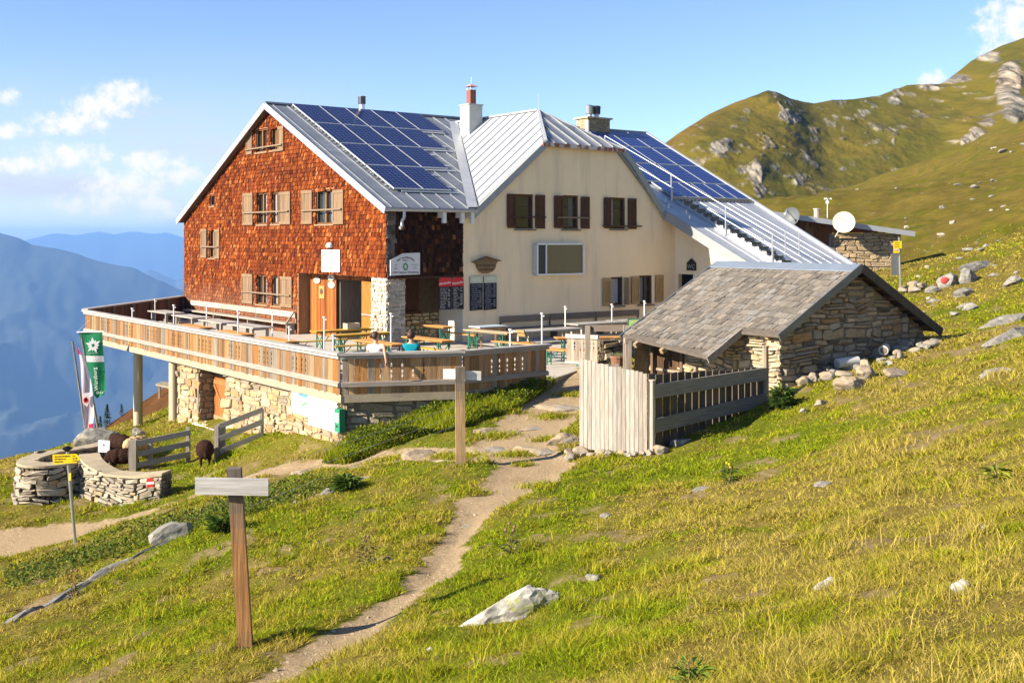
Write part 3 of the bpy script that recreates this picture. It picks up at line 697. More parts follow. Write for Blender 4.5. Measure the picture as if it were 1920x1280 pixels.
# ---- the grassy ridge behind the hut
def ridge():
    us = np.linspace(1120, 2120, 720)
    ry = np.interp(us, [1100, 1180, 1250, 1290, 1330, 1380, 1440, 1462, 1480, 1505, 1525, 1560, 1600, 1650, 1680, 1700, 1730, 1765, 1790, 1820, 1850, 1880, 1920, 2000, 2120],
                   [395, 325, 268, 240, 215, 192, 171, 176, 185, 190, 193, 188, 187, 182, 170, 162, 160, 158, 140, 116, 100, 86, 72, 30, -20])
    dr = np.interp(us, [1100, 1250, 1440, 1525, 1600, 1760, 1920, 2120], [385, 388, 392, 400, 408, 412, 400, 380])
    db = np.interp(us, [1100, 1250, 1440, 1525, 1760, 1920, 2120], [272, 274, 279, 286, 290, 262, 240])
    ker = np.exp(-(np.arange(-60, 61) / 34.) ** 2); ker /= ker.sum(); smo = lambda a: np.convolve(np.pad(a, 60, mode='edge'), ker, 'valid')
    dr = smo(smo(smo(dr))); db = smo(smo(smo(db)))
    v = np.r_[np.linspace(-.35, 0, 12)[:-1], np.linspace(0, 1, 300), [1.03, 1.08, 1.2, 1.5]]
    U, V_ = np.meshgrid(us, v); D = db + (dr - db) * np.clip(V_, -.4, 1.5)
    zr = (450 - ry) / 2100 * dr; zs = smo(smo(zr)); zb = 2.0
    prof = np.where(V_ <= 1, np.sign(V_) * np.abs(V_) ** 1.12, 1 - (V_ - 1) * 1.2)
    Z = zb + (zs - zb) * prof + (zr - zs) * np.clip(V_, 0, 1) ** 16
    X = (U - 960) / 2100 * D
    px, py = U, 450 - 2100 * Z / D
    w = np.clip(1 - np.abs(V_ - .55) / .62, 0, 1) ** .7
    n1 = fbm(X / 34, Z / 26 + D / 60, 5, 4) - .5; n2 = np.abs(fbm(X / 9, Z / 9, 15, 5) - .5); n3 = fbm(X / 2.6, Z / 2.0, 25, 4) - .5
    rib = lambda a, b, r: np.exp(-((px - (a[0] + (b[0] - a[0]) * np.clip((py - a[1]) / (b[1] - a[1]), 0, 1))) / r) ** 2) * np.clip((py - a[1] + 18) / 25, 0, 1) * np.clip((b[1] + 40 - py) / 60, 0, 1)
    spur = 15 * rib((1445, 178), (1488, 232), 26) + 9 * rib((1415, 300), (1425, 370), 24) + 8 * rib((1350, 270), (1360, 300), 22) + 14 * rib((1890, 120), (1895, 235), 30) + 9 * rib((1820, 250), (1790, 290), 20) + 6 * rib((1655, 185), (1700, 240), 40) - 9 * rib((1520, 200), (1560, 330), 40) + 7 * rib((1290, 250), (1330, 330), 50)
    rk = np.zeros_like(px)
    spots = [(1350, 287, 20, 17, 1), (1365, 272, 14, 8, .8), (1418, 335, 15, 26, 1), (1424, 360, 14, 14, 1), (1395, 322, 22, 9, .6), (1474, 222, 14, 10, .9), (1494, 225, 10, 10, .9), (1892, 165, 26, 46, 1.15), (1905, 210, 26, 26, 1.1), (1870, 120, 34, 12, .55), (1835, 260, 26, 14, .8), (1815, 272, 20, 12, .7),
             (1790, 148, 50, 12, .8), (1850, 108, 36, 12, .8), (1745, 165, 30, 8, .65), (1678, 192, 14, 10, .7), (1615, 215, 24, 12, .5), (1582, 232, 9, 16, .6), (1676, 268, 8, 12, .6), (1690, 240, 10, 12, .55), (1480, 290, 28, 8, .5), (1510, 295, 16, 14, .55), (1500, 335, 18, 20, .5), (1455, 315, 18, 16, .5), (1590, 305, 8, 14, .5), (1614, 318, 12, 8, .45), (1405, 215, 12, 6, .5), (1375, 240, 7, 10, .5), (1300, 290, 20, 10, .45), (1850, 235, 16, 12, .6), (1770, 300, 14, 8, .5)]
    for (a, b, ra, rb, k) in spots: rk = np.maximum(rk, k * np.exp(-(((px - a) / ra) ** 2 + ((py - b) / rb) ** 2)))
    rk = np.clip((rk + .75 * (fbm(X / 6, Z / 4.5, 33, 5) - .5) + .25 * n3 - .36) / .16, 0, 1) * (V_ < 1.02)
    rk2 = np.clip((fbm(X / 4, Z / 2.6, 83, 5) - .665) / .03, 0, 1) * .6
    rk = np.maximum(rk, rk2)
    disp = w * (9 * n1 + 4.0 * n2 + 1.3 * n3 + spur * .34) + rk * (.5 + 1.6 * (np.abs(fbm(X / 2.4, Z / 9, 115, 5) - .5) * 2 - .2) + 1.6 * n3)
    D2 = D - disp * .85; Z2 = Z + disp * .30
    X2 = (U - 960) / 2100 * D2
    a = fbm(X2 / 14, Z2 / 10, 51, 5); b = fbm(X2 / 3.0, Z2 / 2.2, 57, 4)
    k = np.clip(.5 + 1.5 * (a - .5) + 1.1 * (b - .5), 0, 1)[..., None]
    gcol = np.array([.105, .098, .006]) * k + np.array([.165, .128, .014]) * (1 - k)
    dark = np.clip((fbm(X2 / 4.5, Z2 / 2.5, 91, 4) - .54) / .1, 0, 1)[..., None] * (.55 * np.clip((1560 - px) / 120, .25, 1))[..., None]
    gcol = gcol * (1 - dark) + np.array([.052, .055, .005]) * dark
    rust = np.clip((V_ - .72) / .28, 0, 1)[..., None] * np.clip((1420 - px) / 120, 0, 1)[..., None]
    gcol = gcol * (1 - .55 * rust) + np.array([.20, .11, .018]) * .55 * rust
    rc = (np.array([.27, .245, .215]) * (-.12 + 2.0 * fbm(X2 / 1.3, Z2 / 4.2, 71, 6, .62))[..., None])
    rc = rc * (.22 + .78 * np.clip(np.abs(fbm(X2 / 2.6, Z2 / 6.5, 131, 5) - .5) * 16, 0, 1) * np.clip(np.abs(fbm(X2 / 1.9 + Z2 / 7, Z2 / 5.5 - X2 / 12, 137, 4) - .5) * 18, .25, 1))[..., None] * 1.25
    c = gcol * (1 - rk[..., None]) + rc * rk[..., None]
    return grid_mesh('mountainside', X2, D2, Z2, 'mountain_grass', pattr=dict(col=c.reshape(-1, 3)))
ridge()

# ---- heather coloured shoulder falling to the valley, seen under the terrace
def shoulder():
    u = np.linspace(0, 1, 90); v = np.linspace(0, 1, 60)
    U, V_ = np.meshgrid(u, v)
    cx = np.interp(U, [0, .25, .5, .75, 1], [-34.5, -29.7, -26.6, -23.6, -14.0]); cz = np.interp(U, [0, .25, .5, .75, 1], [-20.0, -13.7, -11.6, -9.9, -6.5])
    # from the crest (v = 1) down towards the viewer (v = 0)
    X = cx + (1 - V_) * 6 ; Y = 80 - 34 * (1 - V_) ; Z = cz - 6.5 * (1 - V_) ** 1.2 + .8 * (fbm(X / 3, Y / 3, 3, 4) - .5) * (1 - V_ * .5)
    back = np.stack([X[-1] - 6, Y[-1] + 25, Z[-1] - 18])
    X = np.r_[X, back[0][None]]; Y = np.r_[Y, back[1][None]]; Z = np.r_[Z, back[2][None]]
    k = fbm(X / 2.2, Y / 4.5, 13, 5)[..., None]; kk = np.clip((k - .38) / .24, 0, 1)
    c = np.array([.125, .055, .02]) * kk + np.array([.09, .078, .012]) * (1 - kk)
    c = c * (.8 + .5 * fbm(X / .6, Y / 1.2, 17, 3))[..., None]
    grid_mesh('heather_slope', X, Y, Z, 'mountain_grass', pattr=dict(col=c.reshape(-1, 3)))
shoulder()

# ---- far mountains
def far_range(name, pts, dr, db, zb, amp, sc, seed, cols):
    us = np.linspace(pts[0][0], pts[-1][0], 300); P_ = np.array(pts)
    zr = (450 - np.interp(us, P_[:, 0], P_[:, 1])) / 2100 * dr
    v = np.r_[np.linspace(0, 1, 110), 1.1, 1.3]; U, V_ = np.meshgrid(us, v)
    D = db + (dr - db) * V_; prof = np.where(V_ <= 1, V_ ** .9, 1 - (V_ - 1))
    Z = zb + (zr - zb) * prof; X = (U - 960) / 2100 * D
    w = np.sin(np.clip(V_, 0, 1) * np.pi) ** .6
    n = fbm(X / sc, D / sc, seed, 5) - .5; r = np.abs(fbm(X / sc * 2.1, D / sc * 1.3, seed + 9, 5) - .5)
    Z = Z + w * amp * (1.4 * n - 1.2 * r) + (1 - w) * amp * .10 * (fbm(X / sc * 6, D / sc, seed + 3, 3) - .5)
    grid_mesh(name, X, D, Z, 'far_forest', pattr=dict(col=np.tile(np.array(cols), (X.size, 1))))
far_range('far_mountain', [(-500, 405), (-200, 415), (0, 436), (30, 447), (60, 460), (140, 474), (190, 489), (250, 505), (300, 527), (340, 545), (420, 585), (520, 640), (640, 720)], 6200, 3000, -1440, 330, 900, 4, (1, 1, 1))
far_range('distant_mountains', [(-500, 470), (-100, 460), (40, 452), (75, 444), (100, 438), (140, 441), (185, 434), (215, 440), (250, 434), (285, 438), (310, 436), (345, 445), (420, 440), (520, 455), (700, 445), (900, 455), (1100, 450), (1500, 470)], 15000, 11500, -1440, 400, 2600, 14, (1, 1, 1))
far_range('valley_mountain', [(150, 600), (240, 520), (280, 505), (330, 525), (420, 505), (560, 520), (800, 500), (1200, 520)], 9800, 7800, -1440, 300, 1500, 24, (1, 1, 1))
# ================================================================ the lodge
# house frame: origin at the front corner, U along the timber gable (to the left), Vv along the ridge (to the right, away)
C0 = Vector((-4.48, 40, 0)); U = Vector((-.602, .799, 0)); Vv = Vector((.799, .602, 0)); Zv = Vector((0, 0, 1))
ZF = -3.83
def hp(t, s, z): return C0 + U * t + Vv * s + Zv * z
def Pg(a, z, o=0): return hp(a, -o, z)            # timber gable: a along U, out towards the terrace
def Ps(a, z, o=0): return hp(-o, a, z)            # long side: a along Vv, out towards the yard
RZ, RT, SL = 5.80, 9.6, .466
def main_z(t): return RZ - SL * abs(t - RT)
GW, GL = 19.6, 21.0                               # gable width, house length

lodge = thing('mountain_lodge', 'large mountain lodge with red shingled gable, cream plaster wall and solar panels', 'lodge', tuple(hp(8, 9, ZF)))

def shingle_pal(a, z):
    base = random.choices(((.225, .053, .012), (.185, .039, .010), (.295, .083, .018), (.13, .028, .009), (.42, .155, .045), (.075, .020, .009)), (4.2, 4.2, 2.8, 2.6, 1.0, 1.5))[0]
    k = ru(.68, 1.02); n = mnoise.noise(Vector((a * .45, z * .6, 3)))
    c = [x * k * (1 + .35 * n) for x in base]
    lo = max(0, min(1, (-1.9 - z + mnoise.noise(Vector((a * 1.1, z, 9))) * .7) / 1.1))   # rain-washed foot of the wall
    g = (.24, .13, .08)
    return tuple(c[i] * (1 - .5 * lo) + g[i] * .5 * lo for i in range(3))
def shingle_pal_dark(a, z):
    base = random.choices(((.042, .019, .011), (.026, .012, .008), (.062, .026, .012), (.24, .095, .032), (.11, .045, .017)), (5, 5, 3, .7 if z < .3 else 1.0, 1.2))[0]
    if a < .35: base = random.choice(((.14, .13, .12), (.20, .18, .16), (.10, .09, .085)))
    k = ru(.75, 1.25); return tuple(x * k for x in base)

g_open = [(9.99, 11.15, 3.80, 4.80), (8.82, 9.63, 3.80, 4.76),                      # attic
          (9.96, 11.01, .67, 2.04), (8.69, 9.55, .67, 2.03), (3.98, 5.48, .62, 1.97),  # first floor
          (15.73, 16.33, 1.60, 2.15), (15.63, 16.44, -.85, .50),
          (9.96, 11.07, -2.78, -1.50), (8.58, 9.50, -2.78, -1.50)]
porch_g = (1.20, 6.98, ZF - .05, -1.34)
pier = (-.01, 1.21, ZF - .05, -1.36)
g_top = lambda a: main_z(a) - .13
mb = MB(); walls(mb, Pg, 0, GW, ZF - 1.5, g_top, g_open + [porch_g, pier], (RT,), 0, (.5, .2, .1))
for h in g_open: reveal(mb, Pg, h, .22, (.32, .15, .07))
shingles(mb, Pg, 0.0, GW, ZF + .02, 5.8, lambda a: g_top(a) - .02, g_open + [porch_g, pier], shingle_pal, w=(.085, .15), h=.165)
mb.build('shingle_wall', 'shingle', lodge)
# shaded long side above the serving porch
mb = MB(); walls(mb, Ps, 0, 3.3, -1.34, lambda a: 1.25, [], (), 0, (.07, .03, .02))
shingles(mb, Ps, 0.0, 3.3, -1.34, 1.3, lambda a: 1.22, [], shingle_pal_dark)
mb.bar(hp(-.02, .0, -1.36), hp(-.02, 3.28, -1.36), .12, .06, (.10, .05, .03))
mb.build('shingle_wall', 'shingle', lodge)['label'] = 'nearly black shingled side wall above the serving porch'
# porch ceiling and the floors behind it
mb = MB(); mb.box(hp(0.02, .02, -1.34), U * 7, Vv * 3.27, Zv * .05, (.20, .10, .05)); mb.build('porch_ceiling', 'wood', lodge)

# ---- porch inside: panelled entrance wall, dark doorway, serving hatch wall, lit white return
PX = .45
def Pe(a, z, o=0): return hp(a, PX - o, z)
mb = MB(); door_h = (2.02, 4.53, ZF, -1.54)
a = 1.64
while a < 6.98:
    w = .115 * ru(.92, 1.08); x1 = min(a + w, 6.98); c = random.choice(((.34, .11, .028), (.42, .15, .035), (.25, .075, .022), (.38, .13, .03), (.46, .19, .05)))
    if a >= 4.50 or x1 <= 2.02: pbox(mb, Pe, a, x1 - .006, ZF, -1.34, -.04, ru(0, .008), c)
    else: pbox(mb, Pe, a, x1 - .006, -1.54, -1.34, -.04, .004, c)
    a += w
mb.box(hp(6.98, 0, ZF), Vv * PX, U * .06, Zv * 2.49, (.40, .26, .14)); mb.box(hp(6.93, -.03, ZF), Vv * .08, U * .10, Zv * 2.47, (.36, .22, .12))
mb.build('panel_wall', 'wood', lodge)
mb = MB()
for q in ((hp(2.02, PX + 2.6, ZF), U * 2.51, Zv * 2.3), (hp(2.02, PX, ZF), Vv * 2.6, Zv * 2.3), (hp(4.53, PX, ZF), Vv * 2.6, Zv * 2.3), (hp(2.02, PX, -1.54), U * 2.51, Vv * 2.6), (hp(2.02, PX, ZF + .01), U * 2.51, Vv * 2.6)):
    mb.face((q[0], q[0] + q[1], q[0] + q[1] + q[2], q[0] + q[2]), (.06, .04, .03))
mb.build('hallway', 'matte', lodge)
dr = MB(); pbox(dr, Pe, 1.66, 2.50, ZF + .01, -1.55, .01, .06, (.44, .17, .035)); pbox(dr, Pe, 1.70, 2.46, ZF + .1, -1.64, .06, .072, (.48, .19, .04))
door = dr.build('door', 'wood', lodge)
hd = MB(); hd.bar(Pe(2.35, -2.78, .13), Pe(1.72, -2.80, .13), .04, .05); hd.tube(Pe(2.35, -2.78, .07), Pe(2.35, -2.78, .14), .03); hd.tube(Pe(1.72, -2.8, .07), Pe(1.72, -2.8, .14), .03)
hd.build('handle', 'steel', door)
dr = MB(); dr.box(hp(2.54, PX + .1, ZF + .01), Vv * .9, U * .06, Zv * 2.26, (.30, .12, .03)); dr.box(hp(4.47, PX + .1, ZF + .01), Vv * .95, U * .05, Zv * 2.26, (.30, .27, .22)); dr.build('door', 'wood', lodge)['label'] = 'inner door leaf half in the dark'
# serving hatch wall
def Pw(a, z, o=0): return hp(1.64 - o, a, z)
hatch = (.75, 2.35, -2.72, -1.42)
mb = MB(); walls(mb, Pw, PX, 3.3, ZF - .1, lambda a: -1.34, [hatch], (), 0, (.6, .5, .36)); reveal(mb, Pw, hatch, .25, (.12, .06, .03))
mb.build('hatch_wall', 'mortar', lodge)
mb = MB(); stones(mb, Pw, PX + .02, 3.28, ZF, -2.75, lambda a, z: True, (.12, .24), (.2, .5), (.01, .04), stone_pal(((.66, .55, .36), (.58, .46, .28), (.70, .62, .45)), (3, 2, 2)))
mb.build('sill_stonework', 'stone', lodge)
hw = MB(); pbox(hw, Pw, .75, .83, -2.72, -1.42, -.2, .02, (.16, .07, .03)); pbox(hw, Pw, 1.28, 1.36, -2.72, -1.42, -.2, .0, (.14, .06, .028)); pbox(hw, Pw, 1.75, 2.35, -2.72, -1.42, -.05, .05, (.15, .065, .03)); pbox(hw, Pw, .7, 2.4, -2.80, -2.70, -.2, .14, (.14, .065, .03))
hatch_o = hw.build('serving_window', 'wood', lodge)
pp = MB(); pbox(pp, Pw, .83, 1.75, -2.72, -1.42, -.22, -.2); pp.build('pane', 'glass', hatch_o)
mb = MB(); mb.face((hp(0, 3.298, ZF - .1), hp(1.66, 3.298, ZF - .1), hp(1.66, 3.298, -1.34), hp(0, 3.298, -1.34)), W1); mb.build('porch_return_wall', 'white_plaster', lodge)
# corner pillar of dressed stone
mb = MB(); T0, T1, S0, S1, ZT = .06, 1.16, .05, .80, -1.37
mb.box(hp(T0, S0, ZF - .1), U * (T1 - T0), Vv * (S1 - S0), Zv * (ZT - ZF + .1), (.8, .8, .8))
pal = stone_pal(((.50, .48, .42), (.44, .42, .36), (.56, .54, .49), (.38, .35, .29), (.40, .26, .10)), (4, 3, 3, 2, .5))
stones(mb, lambda a, z, o: hp(a, S0 - o, z), T0 - .03, T1 + .02, ZF, ZT, lambda a, z: True, (.12, .22), (.18, .46), (.02, .05), pal, .012, .3)
stones(mb, lambda a, z, o: hp(T0 - o, a, z), S0 - .03, S1 + .02, ZF, ZT, lambda a, z: True, (.12, .22), (.18, .42), (.02, .05), pal, .012, .3)
stones(mb, lambda a, z, o: hp(a, S1 + o, z), T0, T1, ZF, ZT, lambda a, z: True, (.12, .22), (.18, .46), (.02, .05), pal, .012, .3)
mb.build('stone_pillar', 'stone', lodge)

# ---- cream plaster wall with the cross gable
EAV = [(3.3, 1.12), (3.75, 1.16), (7.18, 3.92), (11.14, 3.88), (11.9, 3.25), (13.0, 1.95), (13.62, 1.28), (14.48, .62)]
def c_top(a): return float(np.interp(a, [p[0] for p in EAV], [p[1] for p in EAV]))
s_open = [(5.78, 6.66, .44, 1.79), (8.15, 8.98, .44, 1.80), (10.72, 11.56, .47, 1.77), (10.74, 11.42, -2.72, -1.54), (12.33, 13.10, -2.72, -1.50)]
mb = MB(); walls(mb, Ps, 3.3, 14.48, ZF - 1.2, c_top, s_open, [p[0] for p in EAV], 0)
for h in s_open: reveal(mb, Ps, h, .2, (.95, .95, .95))
mb.build('plaster_wall', 'plaster', lodge)
# annex wall under the catslide roof, turned to face the terrace
def Pa(a, z, o=0): return hp(-a, 14.48 - o, z)
an_open = [(.20, 1.08, ZF - .2, -1.47), (1.62, 2.4, -2.5, -1.5)]
mb = MB(); walls(mb, Pa, 0, 5.2, ZF - 1.2, lambda a: 1.326 - SL * a - .16, an_open, (), 0)
for h in an_open: reveal(mb, Pa, h, .22, (.8, .75, .65))
mb.face((hp(-5.2, 14.48, ZF - 1.2), hp(-5.2, 20, ZF - 1.2), hp(-5.2, 20, -1.3), hp(-5.2, 14.48, -1.3)))
mb.face((hp(0, 14.48, ZF - 1), hp(-5.2, 14.48, ZF - 1), hp(-5.2, 14.48, ZF - 1), hp(0, 14.48, ZF - 1)))
mb.build('annex_wall', 'plaster', lodge)
mb = MB(); pbox(mb, Pa, .2, 1.08, ZF - .2, -1.47, -.6, -.22, (.3, .3, .3)); mb.build('doorway', 'dark', lodge)
mb = MB(); pbox(mb, Pa, 2.62, 3.05, -.42, -.10, -.05, .05, (.42, .20, .06)); mb.build('roof_beam_end', 'wood', lodge)
# remaining hidden walls
mb = MB()
mb.face((hp(0, 20, ZF - 1), hp(GW, 20.8, ZF - 1), hp(GW, 20.8, main_z(GW) - .13), hp(RT, 20.8, RZ - .15), hp(0, 20, main_z(0) - .15)))
mb.face((hp(GW, 0, ZF - 1), hp(GW, 20.8, ZF - 1), hp(GW, 20.8, main_z(GW) - .13), hp(GW, 0, main_z(GW) - .13)))
mb.build('rear_wall', 'plaster', lodge)

# ---- windows
def window(P, holes, fr=(.18, .095, .045), shut=None, shcol=(.27, .19, .12), bar=None, sill=False, mull=True, pane_d=.15, lite=None, barcol=(.30, .22, .15)):
    for i, h in enumerate(holes):
        a0, a1, z0, z1 = h; f = MB(); w = .07
        for (x0, x1, y0, y1) in ((a0, a1, z0, z0 + w), (a0, a1, z1 - w, z1), (a0, a0 + w, z0 + w, z1 - w), (a1 - w, a1, z0 + w, z1 - w)): pbox(f, P, x0, x1, y0, y1, -.16, -.05, fr)
        if mull:
            xm = (a0 + a1) / 2; pbox(f, P, xm - .035, xm + .035, z0 + w, z1 - w, -.16, -.06, (.42, .20, .07) if lite else fr)
        if sill: pbox(f, P, a0 - .08, a1 + .08, z0 - .07, z0 - .01, -.1, .09, (.25, .23, .20))
        else: pbox(f, P, a0 - .06, a1 + .06, z0 - .06, z0, -.02, .05, tuple(x * 1.3 for x in shcol))
        wo = f.build('window', 'wood', lodge)
        g = MB(); pbox(g, P, a0 + w, a1 - w, z0 + w, z1 - w, -.19, -pane_d); g.build('pane', 'glass', wo)
        if i == 0: first = wo
    for (a0, a1, z0, z1) in (shut or []):
        f = MB(); n = max(2, round((a1 - a0) / .16)); d = (a1 - a0) / n
        for k in range(n): pbox(f, P, a0 + k * d, a0 + (k + 1) * d - .008, z0 + .04, z1 - .04, .035, .06 + ru(0, .004), jit(shcol, .82, 1.15))
        for (y0, y1) in ((z0, z0 + .13), (z1 - .13, z1)): pbox(f, P, a0, a1, y0, y1, .062, .082, tuple(x * 1.05 for x in shcol))
        for x0 in (a0, a1 - .07): pbox(f, P, x0, x0 + .07, z0 + .13, z1 - .13, .064, .080, tuple(x * .98 for x in shcol))
        f.build('shutter', 'wood', first)
    if bar:
        f = MB(); f.bar(P(bar[0], bar[2], .11), P(bar[1], bar[2], .11), .05, .06, barcol); f.build('crossbar', 'wood', first)
BR = (.29, .20, .125)
window(Pg, [g_open[0], g_open[1]], shut=[(11.41, 12.03, 3.77, 4.82), (8.26, 8.80, 3.72, 4.75)], shcol=BR, bar=(12.0, 8.35, 3.98), lite=1)
window(Pg, [g_open[2], g_open[3]], shut=[(11.33, 12.39, .66, 2.07), (7.63, 8.69, .65, 2.0)], shcol=BR, bar=(12.3, 7.75, 1.20), lite=1)
window(Pg, [g_open[4]], shut=[(5.68, 6.62, .64, 1.99), (3.09, 3.95, .60, 1.92)], shcol=BR, bar=(6.5, 3.2, 1.18), lite=1)
window(Pg, [g_open[5]], shcol=BR, mull=False)
window(Pg, [g_open[6]], shut=[(16.60, 17.31, -.85, .53), (15.03, 15.63, -.87, .50)], shcol=BR, bar=(17.2, 15.1, -.32), lite=1)
window(Pg, [g_open[7], g_open[8]], shut=[(11.36, 12.48, -2.80, -1.49), (7.48, 8.58, -2.78, -1.51)], shcol=BR, bar=(12.4, 7.6, -2.28), lite=1)
def curtain(P, a0, a1, z0, z1, o, col):
    mb = MB(); n = 8
    for k in range(n):
        x0, x1 = a0 + (a1 - a0) * k / n, a0 + (a1 - a0) * (k + 1) / n; d = .015 * (k % 2); mb.face((P(x0, z0, o + d), P(x1, z0, o + .015 - d), P(x1, z1, o + .015 - d), P(x0, z1, o + d)), col)
    mb.build('curtain', 'cloth', lodge)
curtain(Ps, 8.55, 8.75, .55, 1.7, -.145, (.16, .15, .13)); curtain(Ps, 10.80, 10.98, .55, 1.7, -.145, (.30, .31, .32)); curtain(Ps, 10.84, 11.26, -2.62, -1.62, -.145, (.38, .39, .42)); curtain(Ps, 12.45, 12.72, -2.62, -1.58, -.145, (.22, .23, .25))
curtain(Pg, 10.15, 10.40, .75, 1.95, -.145, (.26, .27, .30)); curtain(Pg, 9.22, 9.45, .75, 1.95, -.145, (.28, .29, .32)); curtain(Pg, 4.15, 4.42, .72, 1.88, -.145, (.30, .31, .34)); curtain(Pg, 10.15, 10.4, -2.7, -1.6, -.145, (.22, .23, .26)); curtain(Pg, 9.2, 9.4, -2.7, -1.6, -.145, (.24, .25, .28))
DB = (.115, .060, .034)
window(Ps, [s_open[0]], (.16, .075, .035), mull=False, shut=[(5.33, 5.76, .46, 1.78), (6.72, 7.19, .45, 1.78)], shcol=DB, bar=(5.5, 7.2, .90), sill=True, barcol=(.10, .06, .045))
window(Ps, [s_open[1]], (.16, .075, .035), mull=False, shut=[(7.67, 8.12, .47, 1.77), (9.06, 9.52, .46, 1.76)], shcol=DB, bar=(7.8, 9.5, .90), sill=True)
window(Ps, [s_open[2]], (.16, .075, .035), mull=False, shut=[(10.31, 10.69, .48, 1.76), (11.66, 12.13, .46, 1.75)], shcol=DB, bar=(10.2, 12.4, .58), sill=True, barcol=(.13, .08, .05))
YB = (.50, .36, .18)
window(Ps, [s_open[3]], (.15, .08, .04), [(10.26, 10.70, -2.72, -1.57)], YB, None, True, False)
f = MB(); pbox(f, Ps, 11.47, 11.53, -2.70, -1.56, .02, .30, YB); f.build('shutter', 'wood', lodge)
window(Ps, [s_open[4]], (.13, .07, .035), [(11.86, 12.30, -2.70, -1.53), (13.26, 13.72, -2.66, -1.5)], YB, None, True, True)
window(Pa, [an_open[1]], (.45, .25, .12), None, YB, None, False, False)

# ---- roofs
def slab(mb, pts, th, col=W1): mb.prism(pts, (0, 0, -th), col)
def rp(t, s, dz=0): return hp(t, s, main_z(t) + dz)
mb = MB()
slab(mb, [rp(-.35, -.28), rp(-.35, 3.62), rp(RT, 3.62), rp(RT, -.28)], .10)
slab(mb, [rp(.15, 3.62), rp(.15, 13.72), rp(RT, 13.72), rp(RT, 3.62)], .10)
slab(mb, [rp(19.9, -.28), rp(19.9, 21.6), rp(RT, 21.95), rp(RT, -.28)], .10)
for k in range(0, 15):                                                # standing seams on the bare strip and below the panels
    s = .02 + k * .66
    if s > 7.6: break
    mb.bar(rp(-.34 if s < 3.6 else .4 + (s - 3.9) * 9.06 / 5.3, s, .015), rp(9.5, s, .015), .03, .035, (1.08, 1.08, 1.08))
for s in (8.1, 8.75): mb.bar(rp(.4 + (s - 3.9) * 9.06 / 5.3, s, .015), rp(RT - .1, s, .015), .03, .035, (1.08, 1.08, 1.08))
mb.bar(rp(RT, -.3, .03), rp(RT, 21.95, .03), .22, .08, (.95, .95, .95))
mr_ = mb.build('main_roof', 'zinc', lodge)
mb = MB()                                                             # barge boards of the timber gable
mb.bar(rp(-.38, -.29, -.10), rp(RT, -.29, -.10), .04, .26); mb.bar(rp(19.92, -.29, -.10), rp(RT, -.29, -.10), .04, .26)
mb.build('barge_board', 'zinc_light', lodge)
mb = MB(); mb.bar(rp(-.2, -.10, -.17), rp(RT, -.10, -.17), .3, .05, (.25, .16, .1)); mb.bar(rp(19.8, -.10, -.17), rp(RT, -.10, -.17), .3, .05, (.25, .16, .1)); mb.build('soffit', 'wood', lodge)
# catslide on the right: tapers towards its foot
def vs(t): return 20.0 + (t + 5.3) * (1.95 / 14.9)
mb = MB(); slab(mb, [rp(-5.3, 13.72), rp(-5.3, vs(-5.3)), rp(RT, 21.95), rp(RT, 13.72)], .10)
for k in range(1, 21):
    s = 13.9 + k * .61
    if s > vs(-5.3) - .05: break
    mb.bar(rp(-5.28, s, .006), rp(1.0, s, .006), .07, .022, (.98, .98, .98))
mb.bar(rp(-5.3, vs(-5.3) - .02, .04), rp(RT, 21.93, .04), .16, .10, (1.1, 1.1, 1.1))
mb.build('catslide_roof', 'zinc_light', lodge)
mb = MB(); mb.bar(rp(.22, 13.70, -.17), rp(-5.3, 13.70, -.17), .05, .40); mb.bar(rp(-5.31, 13.7, -.1), rp(-5.31, vs(-5.3), -.1), .05, .22); mb.bar(hp(.22, 13.70, main_z(.22) - .17), hp(.22, 13.42, main_z(.22) - .17), .05, .40); mb.build('fascia', 'fascia', lodge)
mb = MB(); mb.box(rp(.1, 13.75, -.18), rp(-5.2, 13.75) - rp(.1, 13.75), Vv * .75, Zv * .05, (.42, .22, .08)); mb.build('soffit', 'wood', lodge)
# cross gable roof with half hip
CZ, CS, CT = 5.52, 9.16, 2.85
def cl(s): return 1.12 + (s - 3.75) * (CZ - 1.12) / (CS - 3.75)       # left plane height
def cr(s): return 1.28 + (13.62 - s) * (CZ - 1.28) / (13.62 - CS)     # right plane
mb = MB()
slab(mb, [hp(-.16, 3.45, cl(3.45)), hp(-.16, 7.15, cl(7.15)), hp(CT, CS, CZ), hp(9.2, CS, CZ), hp(2.2, 3.45 + 1.2, cl(4.65))], .08)
mb2 = MB(); slab(mb2, [hp(-.16, 11.16, cr(11.16)), hp(-.16, 13.75, cr(13.75)), hp(1.2, 13.75, cr(13.75)), hp(9.2, CS, CZ), hp(CT, CS, CZ)], .08)
for k in range(1, 12):                                               # seams up the left plane
    t = -.1 + k * .62
    vals = 3.75 + max(0, (t * SL + 1.326 - 1.12)) * (CS - 3.75) / (CZ - 1.12)
    s_top = CS if t > CT else 7.15 + (CS - 7.15) * (t + .16) / (CT + .16)
    if s_top - vals > .3: mb.bar(hp(t, vals, cl(vals) + .02), hp(t, s_top - .03, cl(s_top - .03) + .02), .022, .045, (.85, .85, .85))
mb.bar(hp(CT, CS, CZ + .03), hp(9.2, CS, CZ + .03), .2, .07, (1.05, 1.05, 1.05))
mb.bar(hp(-.17, 7.15, cl(7.15) + .03), hp(CT, CS, CZ + .03), .12, .06, (1.1, 1.1, 1.1))
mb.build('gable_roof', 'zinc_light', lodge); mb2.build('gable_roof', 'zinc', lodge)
mb = MB()
slab(mb, [hp(-.22, 6.98, 3.82), hp(-.22, 11.30, 3.76), hp(CT, CS + .05, CZ + .01), hp(CT, CS - .05, CZ + .01)], .07, (1, 1, 1))
